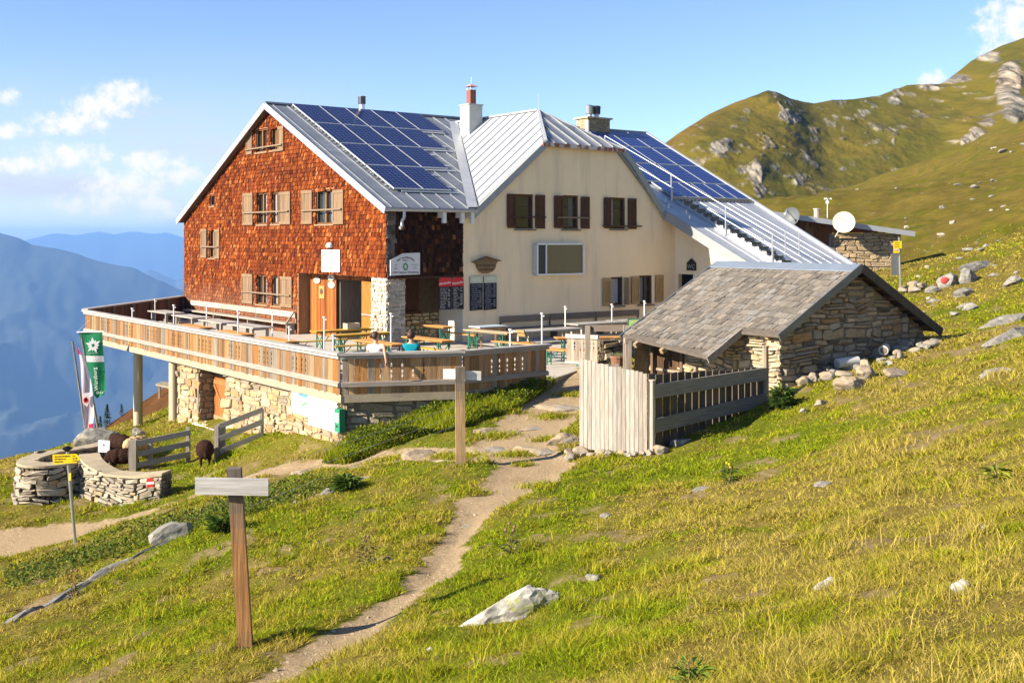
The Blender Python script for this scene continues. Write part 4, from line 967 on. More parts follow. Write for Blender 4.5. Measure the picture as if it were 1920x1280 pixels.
for k in range(1, 7):
    s = 6.98 + k * .62; e = 1 - abs(s - CS) / (2.2 if s > CS else 2.2); tt = -.2 + (CT + .2) * max(.05, e) * .97; zz = lambda t: 3.80 + (t + .22) * (CZ - 3.8) / (CT + .22)
    mb.bar(hp(-.2, s, zz(-.2) + .03), hp(tt, s, zz(tt) + .03), .04, .06, (1.12, 1.12, 1.12))
mb.bar(hp(-.2, 11.28, 3.80), hp(CT, CS, CZ + .03), .12, .06, (1.1, 1.1, 1.1))
mb.build('half_hip_roof', 'zinc', lodge)
mb = MB(); mb.bar(hp(-.24, 6.95, 3.77), hp(-.24, 11.34, 3.71), .05, .15); mb.build('rusty_eave_flashing', 'rust', lodge)
mb = MB()
mb.bar(hp(-.17, 3.5, cl(3.5) - .12), hp(-.17, 7.12, cl(7.12) - .12), .06, .24); mb.build('rake_fascia', 'fascia', lodge); mb = MB()
E2 = [(11.18, 3.86), (11.75, 3.38), (12.5, 2.55), (13.1, 1.82), (13.75, 1.12)]
for (s0, z0), (s1, z1) in zip(E2[:-1], E2[1:]): mb.bar(hp(-.17, s0, z0 - .08), hp(-.17, s1, z1 - .08), .06, .24)
mb.build('rake_fascia', 'fascia', lodge)
mb = MB()                                                             # valley flashing
va = [(0.05, 3.9), (9.0, CS - .05)]
def vz(t): return main_z(t) + .035
for t0, t1 in ((-.3, 3.), (3., 6.2), (6.2, 9.0)):
    s0 = 3.9 + (t0) * (CS - 3.9) / 9.06; s1 = 3.9 + t1 * (CS - 3.9) / 9.06
    mb.face((hp(t0, s0 - .42, vz(t0)), hp(t0, s0 + .05, vz(t0) + .02), hp(t1, s1 + .05, vz(t1) + .02), hp(t1, s1 - .42, vz(t1))), (1.05, 1.05, 1.05))
mb.build('valley_flashing', 'zinc_light', lodge)
# hatch lid behind the cross ridge
mb = MB(); mb.box(hp(5.4, 9.5, 5.25), U * 1.0, Vv * 2.0, Zv * .12, (.9, .9, .9)); mb.box(hp(5.5, 9.6, 4.4), U * .8, Vv * 1.8, Zv * .85, (.8, .8, .82)); mb.build('roof_hatch', 'zinc', lodge)
# gutter, outlet, brackets
mb = MB()
n = 7
for k in range(n):
    a0, a1 = math.pi + math.pi * k / n, math.pi + math.pi * (k + 1) / n
    q = lambda a, s: hp(-.47 + .09 * math.cos(a), s, 1.10 + .09 * math.sin(a))
    mb.face((q(a0, -.28), q(a0, 3.62), q(a1, 3.62), q(a1, -.28)))
mb.path([hp(-.47, .45, 1.02), hp(-.47, .45, .8), hp(-.36, .42, .68), hp(-.36, .42, .5), hp(-.42, .3, .42)], .055, 8)
mb.build('gutter', 'zinc_light', lodge)
mb = MB()
for s in (2.15, 2.95, 3.4):
    mb = MB(); mb.box(hp(-.42, s, .82), U * .4, Vv * .14, Zv * .2, (.75, .75, .73)); mb.box(hp(-.42, s, .62), U * .12, Vv * .14, Zv * .22, (.75, .75, .73)); mb.build('eave_bracket', 'paint', lodge)

# ---- solar panels
def panel(t1, s0, w, l, mat, lift=.13, skew=0.0):
    f = MB(); A = rp(t1 - l, s0 + skew, lift); B = rp(t1 - l, s0 + w + skew, lift); C = rp(t1, s0 + w, lift); D = rp(t1, s0, lift)
    f.prism([A, B, C, D], (0, 0, -.05), (.62, .63, .65)); p = f.build('solar_panel', 'white_metal', lodge)
    e = .022; x = (B - A).normalized() * e; y = (D - A).normalized() * e; up = Zv * .006
    g = MB(); g.face((A + x + y + up, B - x + y + up, C - x - y + up, D + x - y + up)); g.build('cells', mat, p)
for r, (t1, n) in enumerate(((9.42, 5), (7.30, 4), (5.18, 3), (3.06, 2))):
    for k in range(n): panel(t1, .90 + k * 1.285, 1.265, 2.06, 'solar')
mb = MB()
for r, (t1, n) in enumerate(((9.42, 5), (7.30, 4), (5.18, 3), (3.06, 2))):
    for dt in (.5, 1.6): mb.bar(rp(t1 - dt, .8, .05), rp(t1 - dt, .9 + n * 1.285 + (.35 if r else .1), .05), .05, .05)
    mb.bar(rp(t1 - 2.12, 1.2, .05), rp(t1 - 2.12, .9 + n * 1.285 + (.3 if r else 0), .05), .05, .05)
for s in (.84,):
    for k in range(28): mb.cbox(rp(9.3 - k * .3, s, .06), .07, .07, .07, (.55, .55, .55))
mb.build('panel_rack', 'steel', lodge)
for r, (t1, l) in enumerate(((9.15, 2.1), (7.0, 2.15), (4.78, 2.1))):
    sr = 21.62 - (9.2 - t1) * .131
    for k in range(4):
        panel(t1, sr - (k + 1) * 1.46, 1.43, l - .04, 'solar_fine', skew=-l * .131)
for k in range(6): panel(2.62, 20.76 - (k + 1) * .86, .84, 1.55, 'solar_fine', skew=-.2)
mb = MB(); mb.bar(rp(1.02, 15.3, .06), rp(1.02, 20.6, .06), .1, .1, (.6, .6, .6))
for k in range(22): mb.cbox(rp(.92, 15.4 + k * .235, .03), .08, .08, .09, (.35, .35, .35))
mb.build('panel_rack', 'steel', lodge)

# ---- roof walkway
mb = MB()
for k in range(15):
    t = .55 - k * .39
    o = rp(t, 15.3, .12); mb.box(o, Vv * .62, -U * .24, Zv * .03, (.35, .36, .38)); mb.box(o - Zv * .1, Vv * .62, U * .02, Zv * .1, (.45, .46, .48)); mb.box(o - Zv * .14, Vv * .03, -U * .24, Zv * .15); mb.box(o + Vv * .6 - Zv * .14, Vv * .03, -U * .24, Zv * .15)
mb.bar(rp(.7, 15.24, .08), rp(-5.25, 15.24, .08), .05, .12); mb.bar(rp(.7, 15.98, .08), rp(-5.25, 15.98, .08), .05, .12)
mb.build('roof_steps', 'steel', lodge)
mb = MB()
ps = [5.2, .8, -2.4, -4.9]
for t in ps: mb.tube(rp(t, 15.05, .0), rp(t, 15.05, 1.2), .028); mb.tube(rp(t, 15.12, .0), rp(t, 15.12, .5), .025)
for hgt in (1.2, .65):
    for a, b in zip(ps[:-1], ps[1:]): mb.tube(rp(a, 15.05, hgt), rp(b, 15.05, hgt), .020)
mb.build('roof_railing', 'steel', lodge)
mb = MB()
for t, s in ((-4.2, 16.7), (-4.2, 17.6)): mb = MB(); mb.tube(rp(t, s, 0), rp(t, s, 1.0), .022); mb.build('roof_stanchion', 'steel', lodge)
mb = MB()
for t, s in ((.1, 14.2), (-1.0, 14.35)): mb = MB(); mb.path([rp(t, s, 0), rp(t, s, .2), rp(t + .15, s - .05, .2), rp(t + .15, s - .05, .35)], .03); mb.build('snow_hook', 'steel', lodge)

# ---- chimneys
ch = MB(); c = hp(6.9, 8.5, 0); w = .36
ch.box(c - U * w - Vv * w + Zv * 4.2, U * 2 * w, Vv * 2 * w, Zv * 1.88, W1); ch.box(c - U * (w + .04) - Vv * (w + .04) + Zv * 6.06, U * (2 * w + .08), Vv * (2 * w + .08), Zv * .05, (.9, .9, .9))
cho = ch.build('chimney', 'chimney_render', lodge)
f = MB(); w = .155; f.box(c - U * w - Vv * w + Zv * 6.11, U * 2 * w, Vv * 2 * w, Zv * .66); f.build('flue', 'brick', cho)
f = MB()
for a in (-1, 1):
    for b in (-1, 1): f.tube(c + U * a * .13 + Vv * b * .13 + Zv * 6.77, c + U * a * .13 + Vv * b * .13 + Zv * 6.93, .015)
ap = c + Zv * 7.06; q = [c + U * a * .24 + Vv * b * .24 + Zv * 6.92 for a, b in ((-1, -1), (1, -1), (1, 1), (-1, 1))]
for k in range(4): f.face((q[k], q[(k + 1) % 4], ap), (.5, .3, .28))
f.face(q, (.4, .25, .22)); f.tube(ap, ap + Zv * .3, .008, n=4); f.build('cowl', 'paint', cho)
ch = MB(); c = hp(9.3, 17.9, 0); stones(ch, lambda a, z, o: c + Vv * a - U * (.45 + o) + Zv * z, -.75, .75, 5.2, 6.25, lambda a, z: True, (.07, .12), (.15, .4), (.01, .03), stone_pal(((.50, .42, .28), (.42, .34, .22), (.36, .30, .2)), (2, 2, 1)), .008, .3)
stones(ch, lambda a, z, o: c - Vv * (.75 + o) + U * a + Zv * z, -.45, .45, 5.2, 6.25, lambda a, z: True, (.07, .12), (.15, .4), (.01, .03), stone_pal(((.56, .48, .33), (.5, .42, .28)), (1, 1)), .008, .3)
ch.box(c - Vv * .75 - U * .45 + Zv * 5, Vv * 1.5, U * .9, Zv * 1.25, (.45, .38, .26)); ch.box(c - Vv * .86 - U * .56 + Zv * 6.25, Vv * 1.72, U * 1.12, Zv * .08, (.62, .52, .36))
cho = ch.build('chimney', 'stone', lodge)
for k, sv in enumerate((-.25, .22)):
    f = MB(); b = c + Vv * sv + Zv * 6.33; f.tube(b, b + Zv * .22, .13, .13, 10, (.8, .8, .8))
    for j in range(14):
        a = 2 * math.pi * j / 14; d = Vector((math.cos(a), math.sin(a), 0)); e = Vector((-math.sin(a), math.cos(a), 0))
        f.face((b + d * .20 + Zv * .22, b + d * .17 + e * .09 + Zv * .22, b + d * .19 + e * .09 + Zv * .62, b + d * .22 + Zv * .62), (.62, .62, .62) if k == 0 else (.10, .10, .11))
    f.tube(b + Zv * .2, b + Zv * .22, .2, .2, 12, (.3, .3, .3)); f.tube(b + Zv * .62, b + Zv * .66, .22, .1, 12, (.25, .25, .25)); f.build('chimney_cowl', 'steel', cho)
f = MB(); b = rp(RT, 4.4); f.tube(b, b + Zv * .32, .12, .12, 10); f.tube(b + Zv * .3, b + Zv * .62, .17, .17, 10, (.12, .12, .13)); f.tube(b + Zv * .62, b + Zv * .65, .18, .18, 10, (.3, .3, .3)); f.build('roof_vent', 'steel', lodge)
f = MB(); b = rp(8.6, 16.9); f.tube(b, b + Zv * .7, .10, .10, 10, (.9, .9, .88)); f.tube(b + Zv * .66, b + Zv * .72, .13, .13, 10, (.9, .9, .88)); f.build('roof_vent', 'white_metal', lodge)
for b, hh in ((rp(RT, .1), .55), (hp(CT, CS, CZ), .7)): f = MB(); f.tube(b, b + Zv * hh, .010, .006, 5); f.build('lightning_rod', 'steel', lodge)

# ---- signs and boards fixed to the lodge
BK = (.02, .02, .02)
def board(name, P, pts, o0, o1, col, label, cat, mat='paint', group=None):
    mb = MB(); z0 = [Vector(P(a, z, o0)) for a, z in pts]; d = Vector(P(pts[0][0], pts[0][1], o1)) - z0[0]
    mb.prism(z0, d, col); o = mb.build(name, mat); tag(o, label, cat, group); return o
rg = -U; rs_ = Vv                                                     # reading direction on the gable / on the long side
s = board('lodge_sign', Pg, [(4.82, -1.23), (3.38, -1.22), (3.38, -.37), (4.82, -.38)], .04, .08, (.92, .92, .90), 'white square sign with small green emblem above the dark entrance', 'sign')
for k, chh in enumerate('Karl von Edel-Hütte'):
    x = 4.66 - k * .062; text(s, chh, Pg(x, -.66 + .13 * math.sin(math.pi * k / 18), .085), rg, Zv, .10, (.45, .45, .48))
def emblem(par, c, right, r, col, inner=(.85, .88, .8)):
    """oval green badge with a pale flower"""
    mb = MB(); right = Vector(right); nn = Vector(right).cross(Zv)
    rim = [Vector(c) + right * r * math.cos(a) + Zv * r * 1.25 * math.sin(a) + nn * .004 for a in np.linspace(0, 2 * math.pi, 20, endpoint=False)]
    mb.face(rim, col)
    for k in range(6):
        a = k * math.pi / 3 + .3; d = right * math.cos(a) + Zv * math.sin(a) * 1.2; e = right * -math.sin(a) + Zv * math.cos(a)
        cc = Vector(c) + nn * .008; mb.face((cc, cc + d * r * .4 + e * r * .14, cc + d * r * .72, cc + d * r * .4 - e * r * .14), inner)
    mb.build('emblem', 'paint', par)
emblem(s, Pg(4.10, -.95, .08), rg, .13, (.10, .38, .12))
s = board('lodge_sign', Ps, [(.11, -1.27), (1.35, -1.25), (1.35, -.46), (.62, -.48), (.11, -.72)], .05, .09, (.66, .67, .66), 'white sign with cut corner and green edelweiss badge on black shingles', 'sign')
txt = 'Karl von Edel-Hütte'
for k, chh in enumerate(txt):
    a = (k / (len(txt) - 1) - .5) * 1.35; text(s, chh, Ps(.75 + .50 * math.sin(a), -1.10 + .46 * math.cos(a) - .02, .095), Vv * math.cos(a) - Zv * math.sin(a), Zv * math.cos(a) + Vv * math.sin(a), .115, BK)
text(s, '2238 m', Ps(.73, -.76, .095), rs_, Zv, .08, BK); text(s, 'DAV Sektion Würzburg', Ps(.74, -1.20, .095), rs_, Zv, .112, BK)
for k in range(3):
    text(s, ('erbaut', 'Karl', 'Stilluptal')[k], Ps(.33, -.90 - k * .07, .095), rs_, Zv, .045, (.25, .25, .25)); text(s, ('nach Zerstörung', 'wieder', 'erbaut 1951')[k], Ps(1.12, -.90 - k * .07, .095), rs_, Zv, .045, (.25, .25, .25))
emblem(s, Ps(.73, -.96, .095), rs_, .11, (.06, .26, .14))
lampb = MB(); b = Vector(Pg(4.12, -.24, .1))
for k in range(6):
    r0, r1 = .15 * math.cos(math.pi / 2 * k / 6), .15 * math.cos(math.pi / 2 * (k + 1) / 6); lampb.tube(b + Zv * .15 * math.sin(math.pi / 2 * k / 6), b + Zv * .15 * math.sin(math.pi / 2 * (k + 1) / 6), max(r0, .005), max(r1, .004), 12, caps=False)
lampb.tube(b - Zv * .05, b, .13, .15, 12); lampb.bar(b, Pg(4.12, -.22, 0), .05, .05)
tag(lampb.build('wall_lamp', 'white_metal'), 'small round white lamp on shingles above the white entrance sign', 'lamp')
def oval(a, z, lab, r=.27):
    mb = MB(); c = Vector(Pe(a, z, .02)); rim = [c + U * r * math.cos(q) + Zv * r * .48 * math.sin(q) for q in np.linspace(0, 2 * math.pi, 18, endpoint=False)]
    mb.prism(rim, -Vv * .03, (.66, .60, .46)); o = mb.build('oval_plaque', 'paint'); tag(o, lab, 'plaque', 'oval plaques by the entrance')
    m2 = MB(); m2.face([c - Vv * .034 + U * .09 * math.cos(q) + Zv * .05 * math.sin(q) for q in np.linspace(0, 2 * math.pi, 10, endpoint=False)], (.45, .32, .12)); m2.build('motif', 'paint', o)
oval(6.18, -1.62, 'oval cream plaque nearest the window shutters on the entrance panelling'); oval(4.98, -1.48, 'topmost oval cream plaque, just under the porch ceiling'); oval(4.94, -1.77, 'oval cream plaque directly beside the dark doorway')
s = board('wooden_plaque', Pe, [(6.02, -2.34), (5.55, -2.34), (5.55, -1.83), (6.02, -1.83)], .01, .04, (.45, .24, .07), 'small brown board with dark disc on the entrance panelling', 'plaque')
mb = MB(); mb.face([Vector(Pe(5.78, -2.06, .045)) + U * .14 * math.cos(q) + Zv * .12 * math.sin(q) for q in np.linspace(0, 2 * math.pi, 14, endpoint=False)], (.10, .06, .03)); mb.build('disc', 'paint', s)
# display case
dc = MB(); a0, a1, z0, z1 = 6.66, 9.09, -1.39, -.13
for (x0, x1, y0, y1) in ((a0, a1, z0, z0 + .06), (a0, a1, z1 - .06, z1), (a0, a0 + .06, z0, z1), (a1 - .05, a1, z0, z1), (7.12, 7.16, z0, z1)): pbox(dc, Ps, x0, x1, y0, y1, .0, .24)
o = dc.build('display_case', 'white_metal'); tag(o, 'white framed glass display case on the cream wall below three windows', 'display case')
f = MB(); pbox(f, Ps, a0 + .06, 7.12, z0 + .06, z1 - .06, .02, .18, (.05, .055, .05)); f.build('recess', 'paint', o)
f = MB(); pbox(f, Ps, 7.16, a1 - .05, z0 + .06, z1 - .06, .02, .19, (.175, .155, .075)); f.build('back_panel', 'paint', o)
f = MB(); pbox(f, Ps, a0 - .05, a0, z0 + .02, z1 - .02, .02, .22, (.45, .46, .46)); f.build('side_panel', 'paint', o)
# carved wooden sign
s = board('carved_sign', Ps, [(3.86, -.92), (3.74, -.80), (4.31, -.62), (4.90, -.78), (4.80, -.92), (4.76, -1.08), (4.62, -1.20), (4.42, -1.26), (4.2, -1.27), (4.02, -1.20), (3.92, -1.08)], .02, .07, (.30, .21, .11), 'carved brown wooden sign with little gable on the cream wall', 'sign', 'wood')
text(s, 'SELBSTBEDIENUNG', Ps(4.33, -1.0, .075), rs_, Zv, .105, (.06, .035, .015)); text(s, 'SONNENDECK', Ps(4.33, -1.15, .075), rs_, Zv, .105, (.06, .035, .015))
mb = MB(); mb.bar(Ps(3.66, -.84, .09), Ps(4.31, -.63, .09), .12, .03, (.22, .14, .08)); mb.bar(Ps(4.31, -.63, .09), Ps(4.98, -.80, .09), .12, .03, (.22, .14, .08)); mb.build('little_roof', 'wood', s)
# menus
def chalk(par, P, a0, a1, z0, z1, n, o, right, col=(.62, .62, .6)):
    mb = MB(); dz = (z1 - z0) / n
    for k in range(n):
        z = z1 - (k + .7) * dz; x = a0 + ru(.02, .08); end = a1 - (.18 if rnd() < .6 else .04) - ru(0, .12)
        while x < end:
            w = ru(.012, .03); h = dz * ru(.25, .55)
            mb.face((P(x, z, o), P(x + w, z, o), P(x + w, z + h, o), P(x, z + h * ru(.6, 1), o)), col); x += w + ru(.008, .03)
        if rnd() < .7:
            x = a1 - .13
            for q in range(3): mb.face((P(x, z, o), P(x + .022, z, o), P(x + .022, z + dz * .45, o), P(x, z + dz * .45, o)), col); x += .032
    mb.build('chalk_writing', 'matte', par)
for k, (a0, a1, lab) in enumerate(((2.18, 2.73, 'red topped menu blackboard nearest the serving hatch'), (2.75, 3.29, 'red topped menu blackboard at the corner of the cream wall'))):
    pts = [(a0, -2.56), (a1, -2.58), (a1, -1.50), (a1 - .06, -1.40), ((a0 + a1) / 2, -1.345), (a0 + .06, -1.40), (a0, -1.50)]
    s = board('menu_board', Ps, pts, .05, .075, (.030, .026, .026), lab, 'menu board', 'matte', 'menu boards by the serving hatch')
    mb = MB(); mb.face([Ps(a, z, .079) for a, z in ((a0, -1.72), (a1, -1.72), (a1, -1.50), (a1 - .06, -1.40), ((a0 + a1) / 2, -1.345), (a0 + .06, -1.40), (a0, -1.50))], (.62, .03, .035)); mb.build('red_header', 'paint', s)
    text(s, 'Almdudler', Ps((a0 + a1) / 2, -1.63, .084), Vv + Zv * .10, Zv, .125, (.9, .9, .88)); chalk(s, Ps, a0 + .02, a1 - .02, -2.54, -1.76, 14, .081, rs_)
for k, (a0, a1, lab) in enumerate(((3.60, 4.18, 'menu blackboard with pale header under the carved sign, left of the two'), (4.24, 4.84, 'menu blackboard with pale header under the carved sign, right of the two'))):
    s = board('menu_board', Ps, [(a0, -2.66), (a1, -2.64), (a1, -1.36), (a0, -1.37)], .02, .045, (.018, .020, .032), lab, 'menu board', 'matte', 'menu boards on the cream wall')
    mb = MB(); mb.face([Ps(a, z, .049) for a, z in ((a0, -1.63), (a1, -1.63), (a1, -1.36), (a0, -1.37))], (.55, .58, .42)); mb.face([Ps(a, z, .052) for a, z in ((a0 + .1, -1.56), (a1 - .1, -1.56), (a1 - .14, -1.42), (a0 + .1, -1.42))], (.62, .64, .50)); mb.build('pale_header', 'paint', s)
    chalk(s, Ps, a0 + .02, a1 - .02, -2.62, -1.66, 13, .051, rs_, (.36, .38, .42))
s = board('toilet_sign', Pa, [(.74, -1.30), (1.28, -1.30), (1.28, -.98), (1.01, -.78), (.74, -.98)], .02, .05, (.014, .014, .015), 'black house shaped toilet sign above the dark doorway', 'sign')
text(s, 'WC', Pa(1.01, -1.22, .055), -U, Zv, .26, (.30, .30, .30))
fl = MB(); pbox(fl, Pw, .62, .75, -2.78, -2.48, .05, .18, (.75, .04, .10)); tag(fl.build('red_bucket', 'paint'), 'small red bucket on the sill by the stone pillar', 'bucket')
fb = herbs('flower_box_plants', [(0, 0), (.01, 0), (.01, .01)], 0, 5) if False else None
# ================================================================ terrace
PT0 = Vector((-4.27, 28.0, 0)); PT1 = Vector((-1.257, 28.7, 0)); PT2 = Vector((.94, 30.5, 0)); PTL = Vector((-17.2, 45.2, 0)); PTH = hp(GW + .1, -.02, 0)
TOP = -2.80
terr = thing('terrace', 'raised guest terrace with plank parapet, stone base wall and two round columns', 'terrace', (-4.3, 28, -6.0))
deck_pts = [PTL, PT0, PT1, PT2, Vector((2.0, 33.2, 0)), Vector((4.6, 37.2, 0)), Vector((9.5, 45.4, 0)), hp(-.02, 14.4, 0), hp(-.02, 3.3, 0), hp(1.6, 3.25, 0), hp(1.62, .5, 0), hp(6.95, .5, 0), hp(6.95, .02, 0), PTH]
mb = MB(); A = [p + Zv * ZF for p in deck_pts]
mb.face(A, (1, 1, 1)); mb.face([p - Zv * .22 for p in A][::-1], (.7, .65, .55))
mb.build('floor_slab', 'deck', terr)
def off(p, q, d):
    """unit outward (towards the viewer's side) normal of an edge p->q"""
    e = (q - p).normalized(); return Vector((e.y, -e.x, 0)) * d
edges = [(PTL, PT0), (PT0, PT1), (PT1, PT2), (PT2, Vector((2.0, 33.2, 0))), (Vector((2.0, 33.2, 0)), Vector((4.6, 37.2, 0)))]
mb = MB()
for k, (p, q) in enumerate(edges):
    n = off(p, q, 1); e = (q - p).normalized()
    o = p + Zv * (ZF - .235 if k < 3 else ZF - .23) - n * .3
    mb.box(o - e * (.02 if k else 0), (q - p) + e * (.04 if k < 2 else 0), n * (.33 + .002 * k), Zv * .20 if k < 3 else Zv * .226, (1, 1, 1))
mb.build('slab_edge', 'concrete', terr)
# stone base
bpal = stone_pal(((.56, .43, .26), (.50, .37, .21), (.46, .37, .25), (.62, .50, .32), (.44, .28, .14), (.36, .31, .25)), (4, 4, 3, 2, 1.6, 1))
def Pt(a, z, o=0): return PT0 + U * a + (-Vv) * (o - .16) + Zv * z
niche = (7.65, 9.85, -7.2, ZF - .2)
zt_ = ZF - .235
mb = MB(); walls(mb, Pt, 0, 11.65, -7.3, lambda a: zt_, [niche], (), 0, (1, 1, 1))
e1, n1 = (PT1 - PT0).normalized(), off(PT0, PT1, 1)
e2, n2 = (PT2 - PT1).normalized(), off(PT1, PT2, 1)
def P1(a, z, o=0): return PT0 + e1 * a + n1 * (o - .16) + Zv * z
def P2(a, z, o=0): return PT1 + e2 * a + n2 * (o - .16) + Zv * z
L1, L2 = (PT1 - PT0).length, (PT2 - PT1).length
walls(mb, P1, 0.02, L1, -6.3, lambda a: zt_, [], (), 0); walls(mb, P2, 0, L2, -5.5, lambda a: zt_, [], (), 0)
def Pn(a, z, o=0): return PT0 + U * a + Vv * (.16 + .55 - o) + Zv * z
walls(mb, Pn, 7.0, 10.0, -7.3, lambda a: zt_, [], (), 0)
mb.face((Pt(9.85, -7.3), Pn(9.85, -7.3), Pn(9.85, zt_), Pt(9.85, zt_))); mb.face((Pt(7.65, -7.3), Pn(7.65, -7.3), Pn(7.65, zt_), Pt(7.65, zt_)))
mb.face((Pt(11.65, -7.6), Pt(11.65, -7.6) + Vv * 5, Pt(11.65, zt_) + Vv * 5, Pt(11.65, zt_)))
mb.build('base_wall', 'mortar', terr)
mb = MB()
stones(mb, Pt, 0.0, 11.65, -7.0, zt_ - .02, lambda a, z: not (niche[0] - .05 < a < niche[1] + .05), (.14, .34), (.22, .75), (.015, .06), bpal)
stones(mb, P1, -.12, L1, -6.0, zt_ - .02, lambda a, z: True, (.12, .26), (.25, .8), (.02, .08), stone_pal(((.42, .36, .26), (.36, .31, .22), (.47, .40, .29), (.32, .26, .18)), (3, 3, 2, 1)))
stones(mb, P2, 0, L2, -5.2, zt_ - .02, lambda a, z: True, (.12, .26), (.25, .8), (.02, .08), stone_pal(((.42, .36, .26), (.36, .31, .22), (.47, .40, .29)), (3, 3, 2)))
stones(mb, lambda a, z, o: PT0 + U * (9.85 - o) + Vv * (.16 + a) + Zv * z, 0, .55, -7, zt_ - .02, lambda a, z: True, (.12, .26), (.2, .5), (.02, .06), stone_pal(((.40, .34, .25), (.34, .29, .21), (.30, .26, .2)), (2, 2, 1)))
stones(mb, Pn, 9.78, 9.86, -7, zt_, lambda a, z: True, (.14, .3), (.1, .2), (.01, .03), bpal)
mb.build('stonework', 'stone', terr)
mb = MB()
for k in range(7):
    a = 8.72 + k * .15; pbox(mb, Pn, a, a + .142, -5.85, -4.35, .03, .06 + ru(0, .006), jit((.44, .16, .05), .85, 1.15))
pbox(mb, Pn, 8.7, 9.78, -4.62, -4.48, .066, .09, (.48, .20, .07)); pbox(mb, Pn, 8.7, 9.78, -5.75, -5.62, .066, .09, (.46, .30, .16)); mb.bar(Pn(8.75, -5.55, .08), Pn(9.7, -4.65, .08), .03, .1, (.46, .18, .06))
mb.build('cellar_door', 'wood', terr)
mb = MB(); pbox(mb, Pt, 7.7, 9.6, -6.9, -5.86, -.5, .25, (.8, .75, .65)); pbox(mb, Pt, 7.65, 9.7, -5.86, -5.80, -.55, .28, (.95, .9, .8))
stones(mb, lambda a, z, o: Pt(a, z, .25 + o), 7.7, 9.6, -6.8, -5.9, lambda a, z: True, (.12, .22), (.2, .5), (.01, .04), bpal)
mb.build('cellar_step', 'stone', terr)
# columns
for t, zb in ((12.55, -6.6), (16.2, -7.5)):
    mb = MB(); c = PT0 + U * t + Vv * .35; mb.tube(c + Zv * zb, c + Zv * (ZF - .22), .165, .165, 20); mb.build('column', 'column', terr, smooth=False)
# parapet: planks, carved slots, rails
warm = ((.38, .225, .10), (.34, .18, .07), (.42, .27, .13), (.27, .16, .08), (.31, .26, .20), (.25, .22, .185), (.36, .155, .05), (.20, .12, .065))
cool = ((.55, .37, .20), (.50, .30, .14), (.43, .36, .28), (.40, .34, .26), (.60, .36, .16), (.35, .22, .11))
def parapet(p, q, slots, palette, name, zt=TOP, zb=ZF - .06, wd=(.115, .15), wts=None, rail=True, n=None):
    e = (q - p).normalized(); n = off(p, q, 1) if n is None else n; Lg = (q - p).length
    mb = MB(); a = .03
    marks = sorted(slots); si = 0; notch_l = False
    while a < Lg - .04:
        w = ru(*wd); b = min(a + w, Lg - .03); notch_r = False
        if si < len(marks) and b >= marks[si]: b = max(marks[si], a + .06); notch_r = True; si += 1
        k = .82 if rnd() < .12 else 1; c = jit(random.choice(palette), .85, 1.15); o = ru(0, .006)
        zz = [(.64, .0), (.58, .026), (.51, .004), (.49, .004), (.44, .022), (.40, .004), (.38, .004), (.33, .022), (.28, .0)]
        Hh = zt - zb
        R_ = [(b - .003, zb)] + ([(b - .003 - d * 1.15, zb + f * Hh + .1) for f, d in zz[::-1]] if notch_r else []) + [(b - .003, zt - .06)]
        Lf = ([(a + .003, zt - .06)] + ([(a + .003 + d * 1.15, zb + f * Hh + .1) for f, d in zz] if notch_l else []) + [(a + .003, zb)])
        mb.prism([p + e * x + n * o + Zv * z for x, z in R_ + Lf], n * .026, c)
        notch_l = notch_r; a = b
    bd = mb.build(name, 'wood', terr)
    if rail:
        mb = MB(); mb.bar(p - e * .06 + n * .02 + Zv * (zt - .05), q + e * .06 + n * .02 + Zv * (zt - .05), .26, .06, (.46, .43, .40)); mb.bar(p - e * .02 + n * .06 + Zv * (zt - .12), q + e * .02 + n * .06 + Zv * (zt - .12), .07, .10, (.42, .39, .36))
        mb.build('handrail', 'wood_x', terr)
        mb = MB(); mb.bar(p + n * .065 + Zv * (zb + .27), q + n * .065 + Zv * (zb + .27), .07, .10, (.36, .31, .26)); mb.bar(p + n * .05 + Zv * (zb + .33), q + n * .05 + Zv * (zb + .33), .04, .03, (.40, .35, .30)); mb.build('lower_rail', 'wood_x', terr)
        for k in range(int(Lg / 2.0) + 1): x = min(.1 + k * 2.0, Lg - .1); mb = MB(); mb.bar(p + e * x - n * .06 + Zv * ZF, p + e * x - n * .06 + Zv * (zt - .08), .09, .09, (.30, .24, .18)); mb.build('parapet_post', 'wood', terr)
long_slots = []
Lw = (PTL - PT0).length
for c in (1.9, 4.0, 6.2, 8.5, 10.9, 13.3, 15.8, 18.4):
    long_slots += [Lw - c - k * .27 for k in range(4)]
parapet(PTL, PT0, long_slots, warm, 'parapet_planks', wd=(.10, .145))
parapet(PT0, PT1, [.98 + k * .275 for k in range(5)], ((.55, .34, .165), (.48, .26, .11), (.45, .37, .28), (.60, .40, .22), (.38, .23, .12), (.58, .29, .10)), 'parapet_planks', wd=(.13, .2))
parapet(PT1, PT2, [.92 + k * .262 for k in range(5)], cool, 'parapet_planks', wd=(.13, .19))
parapet(PTH, PTL, [], ((.16, .10, .07), (.20, .13, .09), (.13, .085, .06)), 'parapet_planks', n=off(PTH, PTL, 1), zt=TOP + .06)
